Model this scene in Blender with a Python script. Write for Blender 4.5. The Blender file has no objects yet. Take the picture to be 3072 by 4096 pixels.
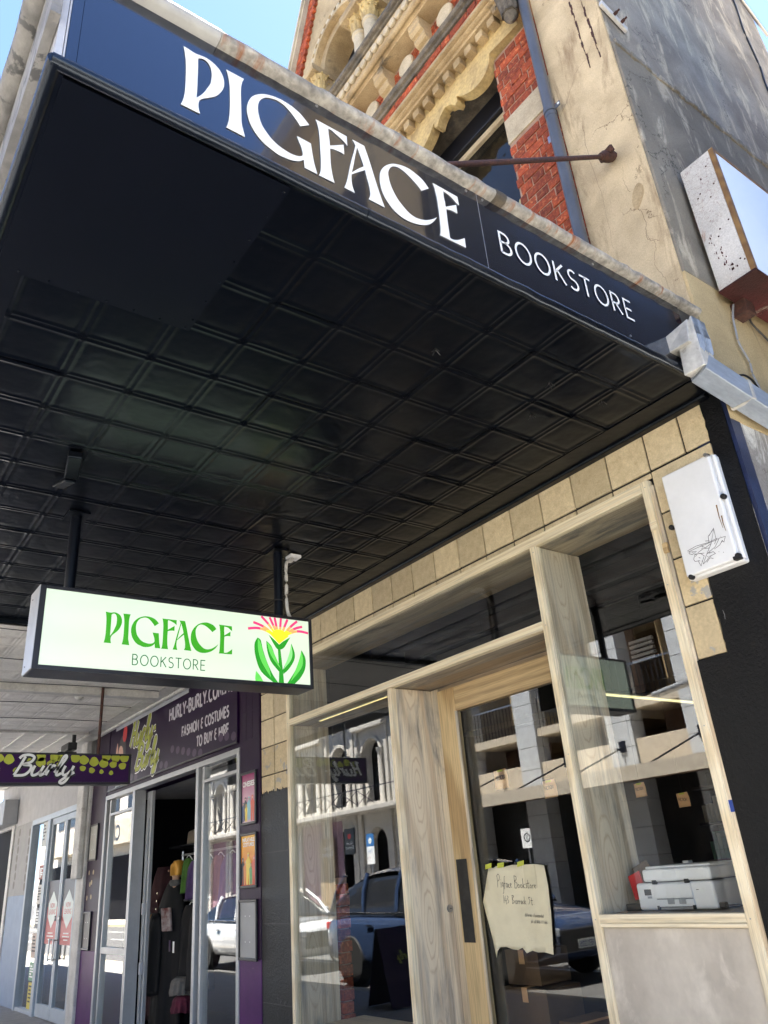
import bpy, bmesh, math, random
from mathutils import Vector, Matrix, noise
random.seed(11)
RAD = math.radians
sc = bpy.context.scene
col = sc.collection

# ------------------------------------------------------------------ camera, sky, sun, exposure
cam = bpy.data.cameras.new('camera')
cam_o = bpy.data.objects.new('camera', cam)
col.objects.link(cam_o)
right = Vector((0.58060928, 0.81059569, -0.07633807))
down = Vector((-0.3845887, 0.19040866, -0.90323645))
fwd = Vector((-0.71762414, 0.55378622, 0.42229897))
m = Matrix.Identity(4)
for i in range(3):
    m[i][0] = right[i]; m[i][1] = -down[i]; m[i][2] = -fwd[i]
m[0][3], m[1][3], m[2][3] = 0.0, -3.4, 1.5
cam_o.matrix_world = m
cam.sensor_fit = 'VERTICAL'; cam.sensor_height = 36.0; cam.lens = 27.015
cam.clip_start = 0.05; cam.clip_end = 2000
sc.camera = cam_o

SUN_EL, SUN_AZ = 71.5, -6.0          # degrees; azimuth clockwise from +y (behind the shops)
w = bpy.data.worlds.new('World'); sc.world = w; w.use_nodes = True
nt = w.node_tree
sky = nt.nodes.new('ShaderNodeTexSky'); sky.sky_type = 'NISHITA'; sky.sun_disc = False
sky.sun_elevation = RAD(SUN_EL); sky.sun_rotation = RAD(SUN_AZ)
sky.air_density = 0.58; sky.dust_density = 0.1; sky.ozone_density = 2.6; sky.altitude = 20
bg = nt.nodes['Background']; bg.inputs['Strength'].default_value = 0.05
nt.links.new(sky.outputs[0], bg.inputs['Color'])
sun = bpy.data.lights.new('sun', 'SUN'); sun.energy = 5.0; sun.angle = RAD(0.5); sun.color = (1.0, 0.95, 0.87)
sun_o = bpy.data.objects.new('sun', sun); col.objects.link(sun_o)
d = Vector((math.sin(RAD(SUN_AZ)) * math.cos(RAD(SUN_EL)), math.cos(RAD(SUN_AZ)) * math.cos(RAD(SUN_EL)), math.sin(RAD(SUN_EL))))
sun_o.rotation_euler = d.to_track_quat('Z', 'Y').to_euler()
sun_o.location = d * 40
vs = sc.view_settings
vs.view_transform = 'Standard'; vs.look = 'None'; vs.gamma = 1.0; vs.use_curve_mapping = False
vs.exposure = 3.75
sc.render.engine = 'CYCLES'
sc.cycles.transparent_max_bounces = 24
sc.cycles.max_bounces = 10
sc.cycles.diffuse_bounces = 5
sc.cycles.caustics_reflective = False; sc.cycles.caustics_refractive = False
sc.cycles.sample_clamp_indirect = 6.0

# ------------------------------------------------------------------ helpers
def tag(o, label=None, cat=None, group=None, kind=None):
    if label: o['label'] = label
    if cat: o['category'] = cat
    if group: o['group'] = group
    if kind: o['kind'] = kind
    return o

def thing(name, label, cat, loc=(0, 0, 0), group=None):
    o = bpy.data.objects.new(name, None); col.objects.link(o)
    o.location = loc; o.empty_display_size = 0.1
    return tag(o, label, cat, group)

def wm(o):
    return wm(o.parent) @ o.matrix_parent_inverse @ o.matrix_basis if o.parent else o.matrix_basis.copy()

def par(o, p):
    """parent o to p, keeping o where it stands"""
    if p is not None:
        o.parent = p; o.matrix_parent_inverse = wm(p).inverted()
    return o

def link(name, me, mt=None, parent=None, mw=None):
    o = bpy.data.objects.new(name, me); col.objects.link(o)
    if mt is not None and len(me.materials) == 0: me.materials.append(mt)
    if mw is not None: o.matrix_basis = mw
    return par(o, parent)

class MB:
    def __init__(s): s.v = []; s.f = []; s.sm = False
    def add(s, vs_, fs_):
        n = len(s.v); s.v += [tuple(p) for p in vs_]; s.f += [tuple(n + i for i in f) for f in fs_]; return s
    def box(s, x0, x1, y0, y1, z0, z1):
        x0, x1 = sorted((x0, x1)); y0, y1 = sorted((y0, y1)); z0, z1 = sorted((z0, z1))
        return s.add([(x0, y0, z0), (x1, y0, z0), (x1, y1, z0), (x0, y1, z0), (x0, y0, z1), (x1, y0, z1), (x1, y1, z1), (x0, y1, z1)],
                     [(0, 3, 2, 1), (4, 5, 6, 7), (0, 1, 5, 4), (1, 2, 6, 5), (2, 3, 7, 6), (3, 0, 4, 7)])
    def obox(s, c, ax, ay, az):
        """box from a centre and three half-axis vectors"""
        c, ax, ay, az = Vector(c), Vector(ax), Vector(ay), Vector(az)
        vs_ = [c + i * ax + j * ay + k * az for k in (-1, 1) for j in (-1, 1) for i in (-1, 1)]
        return s.add(vs_, [(0, 2, 3, 1), (4, 5, 7, 6), (0, 1, 5, 4), (1, 3, 7, 5), (3, 2, 6, 7), (2, 0, 4, 6)])
    def prism(s, poly, a0, a1, axis='x'):
        """poly: 2-D loop; axis x -> (y,z), y -> (x,z), z -> (x,y); swept a0..a1"""
        n = len(poly)
        def p3(q, a): return (a, q[0], q[1]) if axis == 'x' else ((q[0], a, q[1]) if axis == 'y' else (q[0], q[1], a))
        vs_ = [p3(q, a0) for q in poly] + [p3(q, a1) for q in poly]
        fs_ = [tuple(range(n - 1, -1, -1)), tuple(range(n, 2 * n))] + [(i, (i + 1) % n, n + (i + 1) % n, n + i) for i in range(n)]
        return s.add(vs_, fs_)
    def tube(s, pts, r, n=10, caps=True):
        pts = [Vector(p) for p in pts]
        rs = r if isinstance(r, (list, tuple)) else [r] * len(pts)
        rings = []
        up = Vector((0, 0, 1))
        for i, p in enumerate(pts):
            t = (pts[min(i + 1, len(pts) - 1)] - pts[max(i - 1, 0)]).normalized()
            u = t.cross(up)
            if u.length < 1e-3: u = t.cross(Vector((0, 1, 0)))
            u.normalize(); v_ = u.cross(t).normalized()
            rings.append([p + rs[i] * (math.cos(2 * math.pi * k / n) * u + math.sin(2 * math.pi * k / n) * v_) for k in range(n)])
        b = len(s.v)
        for rg in rings: s.v += [tuple(p) for p in rg]
        for i in range(len(pts) - 1):
            for k in range(n):
                a = b + i * n + k; c = b + i * n + (k + 1) % n
                s.f.append((a, c, c + n, a + n))
        if caps:
            s.f.append(tuple(b + k for k in range(n - 1, -1, -1))); s.f.append(tuple(b + (len(pts) - 1) * n + k for k in range(n)))
        s.sm = True
        return s
    def lathe(s, prof, c=(0, 0, 0), axis='z', n=24):
        """prof: (radius, height) pairs round an axis through c"""
        b = len(s.v)
        for r, h in prof:
            for k in range(n):
                a = 2 * math.pi * k / n; x, y = r * math.cos(a), r * math.sin(a)
                p = (x, y, h) if axis == 'z' else ((x, -h, y) if axis == 'y' else (h, x, y))
                s.v.append((c[0] + p[0], c[1] + p[1], c[2] + p[2]))
        for i in range(len(prof) - 1):
            for k in range(n):
                a = b + i * n + k; d_ = b + i * n + (k + 1) % n
                s.f.append((a, d_, d_ + n, a + n))
        s.f.append(tuple(b + k for k in range(n - 1, -1, -1))); s.f.append(tuple(b + (len(prof) - 1) * n + k for k in range(n)))
        return s
    def mesh(s, name, smooth=None):
        me = bpy.data.meshes.new(name); me.from_pydata(s.v, [], s.f); me.update()
        bm = bmesh.new(); bm.from_mesh(me); bmesh.ops.recalc_face_normals(bm, faces=bm.faces); bm.to_mesh(me); bm.free()
        return me
    def build(s, name, mt, parent=None, bevel=0, smooth=False, seg=2):
        me = s.mesh(name); o = link(name, me, mt, parent)
        if bevel:
            b = o.modifiers.new('bevel', 'BEVEL'); b.width = bevel; b.segments = seg; b.limit_method = 'ANGLE'; b.angle_limit = RAD(40)
        if smooth or s.sm:
            for p in me.polygons: p.use_smooth = True
            e = o.modifiers.new('split', 'EDGE_SPLIT'); e.split_angle = RAD(38)
        return o

def bx(name, mt, parent, x0, x1, y0, y1, z0, z1, bevel=0.0):
    return MB().box(x0, x1, y0, y1, z0, z1).build(name, mt, parent, bevel)

def sub(o, levels=2):
    s_ = o.modifiers.new('sub', 'SUBSURF'); s_.levels = levels; s_.render_levels = levels
    for p in o.data.polygons: p.use_smooth = True
    return o

# ---- planes for flat lettering: local x, y, z -> world
def plane_x(x, y=0, z=0):      # faces +x, text runs along +y
    return Matrix(((0, 0, 1, x), (1, 0, 0, y), (0, 1, 0, z), (0, 0, 0, 1)))
def plane_ny(y, x=0, z=0):     # faces -y, text runs along +x
    return Matrix(((1, 0, 0, x), (0, 0, -1, y), (0, 1, 0, z), (0, 0, 0, 1)))
def plane_py(y, x=0, z=0):     # faces +y, text runs along -x
    return Matrix(((-1, 0, 0, x), (0, 0, 1, y), (0, 1, 0, z), (0, 0, 0, 1)))

def smooth_loop(pts, seg=4):
    """closed loop of (x, y, corner) -> dense loop; Catmull-Rom except at corners"""
    n = len(pts); out = []
    for i in range(n):
        p0, p1, p2, p3 = pts[i - 1], pts[i], pts[(i + 1) % n], pts[(i + 2) % n]
        out.append((p1[0], p1[1]))
        if p1[2] and p2[2]: continue
        a = p1 if p1[2] else p0; b = p2 if p2[2] else p3
        for k in range(1, seg):
            t = k / seg
            q = [0.5 * (2 * p1[j] + (p2[j] - a[j]) * t + (2 * a[j] - 5 * p1[j] + 4 * p2[j] - b[j]) * t * t + (3 * p1[j] - a[j] - 3 * p2[j] + b[j]) * t ** 3) for j in (0, 1)]
            out.append(tuple(q))
    return out

def shape_mesh(name, loops, depth=0.0):
    cu = bpy.data.curves.new('tmp', 'CURVE'); cu.dimensions = '2D'; cu.fill_mode = 'BOTH'; cu.extrude = depth / 2
    for lp in loops:
        sp = cu.splines.new('POLY'); sp.points.add(len(lp) - 1); sp.use_cyclic_u = True
        for q, p in zip(sp.points, lp): q.co = (p[0], p[1], 0, 1)
    o = bpy.data.objects.new('tmp', cu)
    me = bpy.data.meshes.new_from_object(o); me.name = name
    bpy.data.objects.remove(o); bpy.data.curves.remove(cu)
    return me

def shape(name, loops, mw, mt, parent=None, depth=0.0):
    return link(name, shape_mesh(name, loops, depth), mt, parent, mw)

def font_text(name, body, size, mw, mt, parent=None, align='LEFT', sx=1.0, bold=0.0, shear=0.0):
    cu = bpy.data.curves.new('tmp', 'FONT'); cu.body = body; cu.size = size; cu.align_x = align; cu.offset = bold; cu.shear = shear
    cu.space_line = 0.9
    o = bpy.data.objects.new('tmp', cu)
    me = bpy.data.meshes.new_from_object(o); me.name = name
    bpy.data.objects.remove(o); bpy.data.curves.remove(cu)
    if sx != 1.0:
        for v_ in me.vertices: v_.co.x *= sx
    return link(name, me, mt, parent, mw)

def ribbon(pts, wd, mb, closed=False):
    """flat stroke of width wd along 2-D points, into MB at z=0"""
    n = len(pts); L = []; Rr = []
    for i in range(n):
        if closed: a, b = pts[i - 1], pts[(i + 1) % n]
        else: a, b = pts[max(i - 1, 0)], pts[min(i + 1, n - 1)]
        p = pts[i]
        def nrm(u, v_):
            dx, dy = v_[0] - u[0], v_[1] - u[1]; l_ = math.hypot(dx, dy) or 1; return (-dy / l_, dx / l_)
        n1 = nrm(a, p) if a != p else nrm(p, b); n2 = nrm(p, b) if b != p else n1
        mx, my = n1[0] + n2[0], n1[1] + n2[1]; l_ = math.hypot(mx, my)
        if l_ < 0.2: mx, my, k = n1[0], n1[1], 1
        else:
            mx /= l_; my /= l_; k = min(1 / max(mx * n1[0] + my * n1[1], 0.35), 2.2)
        ww = wd if not callable(wd) else wd(i / (n - 1))
        L.append((p[0] + mx * k * ww / 2, p[1] + my * k * ww / 2, 0)); Rr.append((p[0] - mx * k * ww / 2, p[1] - my * k * ww / 2, 0))
    fs_ = []
    m_ = n if closed else n - 1
    for i in range(m_):
        j = (i + 1) % n; fs_.append((i, j, n + j, n + i))
    mb.add(L + Rr, fs_)

def arc(cx, cy, rx, ry, a0, a1, n=12):
    return [(cx + rx * math.cos(RAD(a0 + (a1 - a0) * i / n)), cy + ry * math.sin(RAD(a0 + (a1 - a0) * i / n))) for i in range(n + 1)]

# sans stroke capitals, cap height 1: (advance, [polylines])
SF = {
 'A': (.78, [[(.02, 0), (.37, 1), (.72, 0)], [(.15, .34), (.59, .34)]]),
 'B': (.68, [[(.08, 0), (.08, 1), (.3, 1)] + arc(.3, .77, .24, .23, 90, -90) + [(.08, .54)], [(.3, .54)] + arc(.32, .27, .28, .27, 90, -90) + [(.08, 0)]]),
 'C': (.78, [arc(.44, .5, .38, .5, 50, 310, 18)]),
 'D': (.78, [[(.08, 0), (.08, 1), (.3, 1)] + arc(.3, .5, .4, .5, 90, -90) + [(.08, 0)]]),
 'E': (.6, [[(.56, 1), (.08, 1), (.08, 0), (.56, 0)], [(.08, .52), (.5, .52)]]),
 'F': (.56, [[(.54, 1), (.08, 1), (.08, 0)], [(.08, .5), (.48, .5)]]),
 'G': (.84, [arc(.44, .5, .38, .5, 50, 320, 18) + [(.76, .45), (.48, .45)]]),
 'H': (.76, [[(.08, 0), (.08, 1)], [(.66, 0), (.66, 1)], [(.08, .52), (.66, .52)]]),
 'I': (.26, [[(.12, 0), (.12, 1)]]),
 'K': (.66, [[(.08, 0), (.08, 1)], [(.6, 1), (.1, .46)], [(.24, .6), (.64, 0)]]),
 'L': (.54, [[(.08, 1), (.08, 0), (.52, 0)]]),
 'M': (.9, [[(.08, 0), (.08, 1), (.45, .3), (.8, 1), (.8, 0)]]),
 'N': (.8, [[(.08, 0), (.08, 1), (.68, 0), (.68, 1)]]),
 'O': (.88, [arc(.44, .5, .39, .5, 0, 345, 23)]),
 'P': (.64, [[(.08, 0), (.08, 1), (.3, 1)] + arc(.3, .74, .26, .26, 90, -90) + [(.08, .48)]]),
 'R': (.68, [[(.08, 0), (.08, 1), (.3, 1)] + arc(.3, .74, .26, .26, 90, -90) + [(.08, .48)], [(.3, .48), (.62, 0)]]),
 'S': (.64, [arc(.33, .76, .23, .24, 40, 250, 12) + arc(.31, .26, .26, .26, 80, -140, 12)]),
 'T': (.66, [[(0, 1), (.64, 1)], [(.32, 0), (.32, 1)]]),
 'U': (.76, [[(.08, 1), (.08, .32)] + arc(.37, .32, .29, .32, 180, 360, 12) + [(.66, 1)]]),
 'Y': (.68, [[(.02, 1), (.34, .48), (.66, 1)], [(.34, .48), (.34, 0)]]),
 '&': (.6, [arc(.34, .76, .22, .22, 50, 260, 10) + arc(.33, .27, .27, .27, 90, 300, 12)]),
 '-': (.4, [[(.05, .45), (.34, .45)]]), '.': (.25, [[(.1, 0), (.1, .12)]]), ' ': (.4, []),
}
CLOSED = {'O'}
def stroke_text(name, body, h, wd, mw, mt, parent=None, width=None, gap=0.0, sx=1.0):
    """stroke capitals of height h; width = total width to fit (scales x)"""
    adv = sum(SF[c][0] + gap for c in body) * h * sx
    k = sx * (width / adv if width else 1.0)
    mb = MB(); x = 0
    for c in body:
        a, ls = SF[c]
        for l_ in ls:
            ribbon([(x + p[0] * h * k, p[1] * h) for p in l_], wd, mb, closed=c in CLOSED)
        x += (a + gap) * h * k
    me = bpy.data.meshes.new(name); me.from_pydata(mb.v, [], mb.f); me.update()
    return link(name, me, mt, parent, mw)

def strokes(name, lines, wd, mw, mt, parent=None):
    mb = MB()
    for l_ in lines: ribbon(l_, wd, mb)
    me = bpy.data.meshes.new(name); me.from_pydata(mb.v, [], mb.f); me.update()
    return link(name, me, mt, parent, mw)

def spline(pts, seg=5):
    out = []
    n = len(pts)
    for i in range(n - 1):
        p0, p1, p2, p3 = pts[max(i - 1, 0)], pts[i], pts[i + 1], pts[min(i + 2, n - 1)]
        for k in range(seg):
            t = k / seg
            out.append(tuple(0.5 * (2 * p1[j] + (p2[j] - p0[j]) * t + (2 * p0[j] - 5 * p1[j] + 4 * p2[j] - p3[j]) * t * t + (3 * p1[j] - p0[j] - 3 * p2[j] + p3[j]) * t ** 3) for j in range(len(p1))))
    out.append(tuple(pts[-1])); return out

# ------------------------------------------------------------------ materials
def new_mat(name):
    mt = bpy.data.materials.new(name); mt.use_nodes = True
    return mt, mt.node_tree, mt.node_tree.nodes['Principled BSDF']

def N(nt_, t, **kw):
    n_ = nt_.nodes.new(t)
    for k, v_ in kw.items():
        if k in n_.inputs.keys(): n_.inputs[k].default_value = v_
        else: setattr(n_, k, v_)
    return n_

def coords(nt_, stretch=(1, 1, 1), local=False):
    mp = N(nt_, 'ShaderNodeMapping'); mp.inputs['Scale'].default_value = stretch
    if local:
        tc = N(nt_, 'ShaderNodeTexCoord'); nt_.links.new(tc.outputs['Object'], mp.inputs['Vector'])
    else:
        g = N(nt_, 'ShaderNodeNewGeometry'); nt_.links.new(g.outputs['Position'], mp.inputs['Vector'])
    return mp

def ramp(nt_, fac, stops):
    r_ = N(nt_, 'ShaderNodeValToRGB'); e = r_.color_ramp.elements
    while len(e) < len(stops): e.new(0.5)
    for el, (p, c) in zip(e, stops):
        el.position = p; el.color = (*c, 1) if len(c) == 3 else c
    nt_.links.new(fac, r_.inputs['Fac']); return r_

def noise_n(nt_, mp, scale, detail=6, rough=0.55, dist=0.0):
    n_ = N(nt_, 'ShaderNodeTexNoise'); n_.inputs['Scale'].default_value = scale; n_.inputs['Detail'].default_value = detail
    n_.inputs['Roughness'].default_value = rough; n_.inputs['Distortion'].default_value = dist
    nt_.links.new(mp.outputs[0], n_.inputs['Vector']); return n_

def set_mix(nt_, fac, a, b, mode='MIX'):
    m_ = N(nt_, 'ShaderNodeMix'); m_.data_type = 'RGBA'; m_.blend_type = mode
    f, A, B = m_.inputs[0], m_.inputs[6], m_.inputs[7]
    def put(s_, v_):
        if isinstance(v_, bpy.types.NodeSocket): nt_.links.new(v_, s_)
        elif isinstance(v_, tuple): s_.default_value = (*v_, 1)
        else: s_.default_value = v_
    put(f, fac); put(A, a); put(B, b)
    return m_.outputs[2]

def bump_n(nt_, h, strength, dist=0.01, nrm=None):
    b = N(nt_, 'ShaderNodeBump'); b.inputs['Strength'].default_value = strength; b.inputs['Distance'].default_value = dist
    nt_.links.new(h, b.inputs['Height'])
    if nrm is not None: nt_.links.new(nrm, b.inputs['Normal'])
    return b.outputs['Normal']

def mat(name, c1, c2=None, rough=0.6, scale=6, lo=0.35, hi=0.65, bump=0.0, bscale=40, bdist=0.004, metal=0.0, spec=0.5,
        stretch=(1, 1, 1), patch=None, pscale=3, pth=(0.55, 0.62), fine=0.15, coat=0.0, objvar=0.0, wav=0.0, wscale=6, pstretch=(1, 1, 1), tint=None):
    """two-tone noise surface with optional patches of a third colour, fine speckle, bump"""
    mt, t, p = new_mat(name)
    c2 = c2 or tuple(min(1, x * 0.8) for x in c1)
    mp = coords(t, stretch)
    n1 = noise_n(t, mp, scale)
    cr = ramp(t, n1.outputs['Fac'], [(lo, c1), (hi, c2)]).outputs['Color']
    if fine:
        n2 = noise_n(t, mp, bscale, 4)
        g = ramp(t, n2.outputs['Fac'], [(0.3, (1 - fine,) * 3), (0.7, (1 + 0 * fine,) * 3)]).outputs['Color']
        cr = set_mix(t, 1.0, cr, g, 'MULTIPLY')
    if patch:
        mp2 = coords(t, pstretch)
        n3 = noise_n(t, mp2, pscale, 8, 0.6, 0.3)
        f = ramp(t, n3.outputs['Fac'], [(pth[0], (0, 0, 0)), (pth[1], (1, 1, 1))]).outputs['Color']
        cr = set_mix(t, f, cr, patch)
    if objvar:
        oi = N(t, 'ShaderNodeObjectInfo')
        hs = N(t, 'ShaderNodeHueSaturation')
        mr = N(t, 'ShaderNodeMapRange'); mr.inputs['To Min'].default_value = 1 - objvar; mr.inputs['To Max'].default_value = 1 + objvar
        t.links.new(oi.outputs['Random'], mr.inputs['Value']); t.links.new(mr.outputs[0], hs.inputs['Value']); t.links.new(cr, hs.inputs['Color'])
        cr = hs.outputs['Color']
    t.links.new(cr, p.inputs['Base Color'])
    nr = None
    if wav:
        n5 = noise_n(t, coords(t), wscale, 2); nr = bump_n(t, n5.outputs['Fac'], wav, 0.05)
    if bump:
        n4 = noise_n(t, mp, bscale, 8, 0.65); nr = bump_n(t, n4.outputs['Fac'], bump, bdist, nr)
    if nr is not None: t.links.new(nr, p.inputs['Normal'])
    p.inputs['Roughness'].default_value = rough; p.inputs['Metallic'].default_value = metal
    p.inputs['Specular IOR Level'].default_value = spec; p.inputs['Coat Weight'].default_value = coat
    if tint: p.inputs['Specular Tint'].default_value = (*tint, 1); p.inputs['Coat Tint'].default_value = (*tint, 1)
    return mt

def plain(name, c, rough=0.5, metal=0.0, spec=0.5, coat=0.0):
    mt, t, p = new_mat(name)
    mp = coords(t); n_ = noise_n(t, mp, 9, 5)
    cr = ramp(t, n_.outputs['Fac'], [(0.3, tuple(x * 0.9 for x in c)), (0.7, c)])
    t.links.new(cr.outputs['Color'], p.inputs['Base Color'])
    p.inputs['Roughness'].default_value = rough; p.inputs['Metallic'].default_value = metal; p.inputs['Specular IOR Level'].default_value = spec
    p.inputs['Coat Weight'].default_value = coat
    return mt

def emit(name, c, strength):
    mt, t, p = new_mat(name)
    p.inputs['Base Color'].default_value = (*[x * 0.5 for x in c], 1); p.inputs['Emission Color'].default_value = (*c, 1)
    p.inputs['Emission Strength'].default_value = strength; p.inputs['Roughness'].default_value = 0.25
    return mt

def glass(name, tint=(0.9, 0.93, 0.92), f0=0.05, wav=0.0, wscale=3.0, wdist=0.01, rough=0.0):
    mt, t, p = new_mat(name); t.nodes.remove(p)
    out = t.nodes['Material Output']
    g = N(t, 'ShaderNodeNewGeometry')
    dt = N(t, 'ShaderNodeVectorMath'); dt.operation = 'DOT_PRODUCT'
    t.links.new(g.outputs['Normal'], dt.inputs[0]); t.links.new(g.outputs['Incoming'], dt.inputs[1])
    ab = N(t, 'ShaderNodeMath'); ab.operation = 'ABSOLUTE'; t.links.new(dt.outputs['Value'], ab.inputs[0])
    om = N(t, 'ShaderNodeMath'); om.operation = 'SUBTRACT'; om.inputs[0].default_value = 1.0; t.links.new(ab.outputs[0], om.inputs[1])
    pw = N(t, 'ShaderNodeMath'); pw.operation = 'POWER'; pw.inputs[1].default_value = 5.0; t.links.new(om.outputs[0], pw.inputs[0])
    ma = N(t, 'ShaderNodeMath'); ma.operation = 'MULTIPLY_ADD'; ma.inputs[1].default_value = 1 - f0; ma.inputs[2].default_value = f0
    t.links.new(pw.outputs[0], ma.inputs[0])
    tr = N(t, 'ShaderNodeBsdfTransparent'); tr.inputs['Color'].default_value = (*tint, 1)
    gl = N(t, 'ShaderNodeBsdfGlossy'); gl.inputs['Roughness'].default_value = rough; gl.inputs['Color'].default_value = (1, 1, 1, 1)
    if wav:
        n_ = noise_n(t, coords(t), wscale, 2); nr = bump_n(t, n_.outputs['Fac'], wav, wdist); t.links.new(nr, gl.inputs['Normal'])
    mx = N(t, 'ShaderNodeMixShader'); t.links.new(ma.outputs[0], mx.inputs[0]); t.links.new(tr.outputs[0], mx.inputs[1]); t.links.new(gl.outputs[0], mx.inputs[2])
    t.links.new(mx.outputs[0], out.inputs['Surface'])
    return mt

def wood(name, light, dark, axis='z', grain=1.0, rough=0.55, weather=None, wth=(0.5, 0.7), contrast=1.0, rings=0.75, knots=False):
    mt, t, p = new_mat(name)
    def st(lng, crs): return {'x': (lng, crs, crs), 'y': (crs, lng, crs), 'z': (crs, crs, lng)}[axis]
    # growth figure: distorted rings drawn out along the board
    wv = N(t, 'ShaderNodeTexWave'); wv.wave_type = 'RINGS'; wv.inputs['Scale'].default_value = 1.15; wv.inputs['Distortion'].default_value = 5.0
    wv.inputs['Detail'].default_value = 3.0; wv.inputs['Detail Scale'].default_value = 0.7; wv.inputs['Detail Roughness'].default_value = 0.55
    t.links.new(coords(t, st(0.55 * grain, 6.5 * grain)).outputs[0], wv.inputs['Vector'])
    fig = ramp(t, wv.outputs['Fac'], [(0.12, dark), (0.12 + 0.5 / contrast, light)]).outputs['Color']
    n0 = noise_n(t, coords(t, st(0.5, 4)), 1.0, 4, 0.5, 0.4)
    mid = tuple(0.35 * a_ + 0.65 * b_ for a_, b_ in zip(dark, light))
    big = ramp(t, n0.outputs['Fac'], [(0.35, mid), (0.6, light)]).outputs['Color']
    cr = set_mix(t, rings, big, fig)
    n1 = noise_n(t, coords(t, st(3.0, 95)), 1.0, 6, 0.6, 0.2)
    cr = set_mix(t, 0.7, cr, ramp(t, n1.outputs['Fac'], [(0.38, (0.62,) * 3), (0.56, (1.0,) * 3)]).outputs['Color'], 'MULTIPLY')
    if weather:
        n3 = noise_n(t, coords(t, st(0.75, 5.5)), 1.3, 8, 0.66, 0.9)
        f = ramp(t, n3.outputs['Fac'], [(wth[0], (0, 0, 0)), (wth[1], (1, 1, 1))]).outputs['Color']
        n6 = noise_n(t, coords(t, st(1.6, 26)), 1.0, 8, 0.72, 0.8)
        wc = ramp(t, n6.outputs['Fac'], [(0.38, tuple(x * 0.5 for x in weather)), (0.62, weather)]).outputs['Color']
        cr = set_mix(t, f, cr, wc)
    if knots:      # flame figure round knots, spaced along each board
        def mth(op, a_, b_=None, c_=None):
            m_ = N(t, 'ShaderNodeMath'); m_.operation = op
            for i_, v_ in enumerate((a_, b_, c_)):
                if v_ is None: continue
                if isinstance(v_, (int, float)): m_.inputs[i_].default_value = v_
                else: t.links.new(v_, m_.inputs[i_])
            return m_.outputs[0]
        sp_ = N(t, 'ShaderNodeSeparateXYZ'); t.links.new(coords(t).outputs[0], sp_.inputs[0])
        zz = mth('SUBTRACT', mth('MODULO', mth('ADD', mth('MULTIPLY_ADD', sp_.outputs['X'], 0.37, 20.0), sp_.outputs['Z']), 0.83), 0.415)
        yy = mth('SUBTRACT', sp_.outputs['Y'], 0.16)
        nk = noise_n(t, coords(t, (3, 9, 3)), 1.0, 3)
        dd_ = mth('SQRT', mth('ADD', mth('MULTIPLY', mth('MULTIPLY', yy, yy), 110.0), mth('MULTIPLY', mth('MULTIPLY', zz, zz), 5.5)))
        dn = mth('ADD', dd_, mth('MULTIPLY', nk.outputs['Fac'], 0.5))
        rg_ = ramp(t, mth('FRACT', mth('MULTIPLY', dn, 4.2)), [(0.0, dark), (0.16, tuple(x * 0.97 for x in light)), (0.8, light), (1.0, dark)]).outputs['Color']
        mk_ = ramp(t, dd_, [(0.55, (0.85,) * 3), (1.0, (0, 0, 0))]).outputs['Color']
        cr = set_mix(t, mk_, cr, rg_)
    t.links.new(cr, p.inputs['Base Color'])
    t.links.new(bump_n(t, n1.outputs['Fac'], 0.2, 0.002), p.inputs['Normal'])
    p.inputs['Roughness'].default_value = rough
    return mt

M = {}
M['navy_gloss'] = mat('navy fascia enamel', (0.0014, 0.0026, 0.0095), (0.0018, 0.003, 0.011), rough=0.14, bump=0.02, bscale=300, bdist=0.001, fine=0.1, wav=0.02, wscale=5, spec=0.8, coat=0.8, tint=(0.80, 0.88, 1.0))
M['soffit'] = mat('black soffit enamel', (0.0012, 0.0016, 0.0036), (0.0022, 0.0026, 0.0048), rough=0.28, bump=0.12, bscale=55, bdist=0.003, fine=0.3, wav=0.09, wscale=7, spec=0.26, tint=(0.68, 0.84, 1.0), patch=(0.008, 0.0085, 0.010), pscale=14, pth=(0.68, 0.73))
M['soffit_plain'] = mat('navy flat panel', (0.0018, 0.0025, 0.0058), (0.0024, 0.0031, 0.0068), rough=0.36, bump=0.04, bscale=200, bdist=0.001, fine=0.1, spec=0.26, tint=(0.75, 0.87, 1.0), wav=0.03, wscale=2.5)
M['bead'] = mat('navy bead enamel', (0.004, 0.0055, 0.010), (0.008, 0.0095, 0.014), rough=0.26, bump=0.25, bscale=24, bdist=0.006, fine=0.2, spec=0.5, tint=(0.72, 0.85, 1.0), patch=(0.03, 0.03, 0.034), pscale=26, pth=(0.68, 0.72))
M['capping'] = mat('weathered zinc capping', (0.52, 0.49, 0.43), (0.30, 0.28, 0.25), rough=0.66, scale=13, bump=0.9, bscale=38, bdist=0.010, fine=0.5, patch=(0.26, 0.085, 0.022), pscale=5, pth=(0.55, 0.66), pstretch=(0.6, 2.6, 0.6))
M['capping_front'] = mat('flaking grey capping', (0.36, 0.35, 0.33), (0.2, 0.195, 0.19), rough=0.65, scale=7, bump=0.6, bscale=20, bdist=0.01, fine=0.3, patch=(0.10, 0.10, 0.10), pscale=9, pth=(0.58, 0.62))
M['zinc_new'] = mat('new grey flashing', (0.40, 0.40, 0.385), (0.34, 0.34, 0.33), rough=0.5, fine=0.08)
M['white_metal'] = mat('white flashing', (0.55, 0.56, 0.60), (0.46, 0.47, 0.5), rough=0.4, fine=0.08)
M['letter_white'] = plain('white vinyl', (0.86, 0.87, 0.86), 0.4)
M['brick'] = mat('red brick', (0.46, 0.085, 0.022), (0.27, 0.044, 0.014), rough=0.85, scale=26, bump=0.9, bscale=70, bdist=0.006, fine=0.5, patch=(0.56, 0.19, 0.07), pscale=30, pth=(0.55, 0.7), objvar=0.42)
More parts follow.
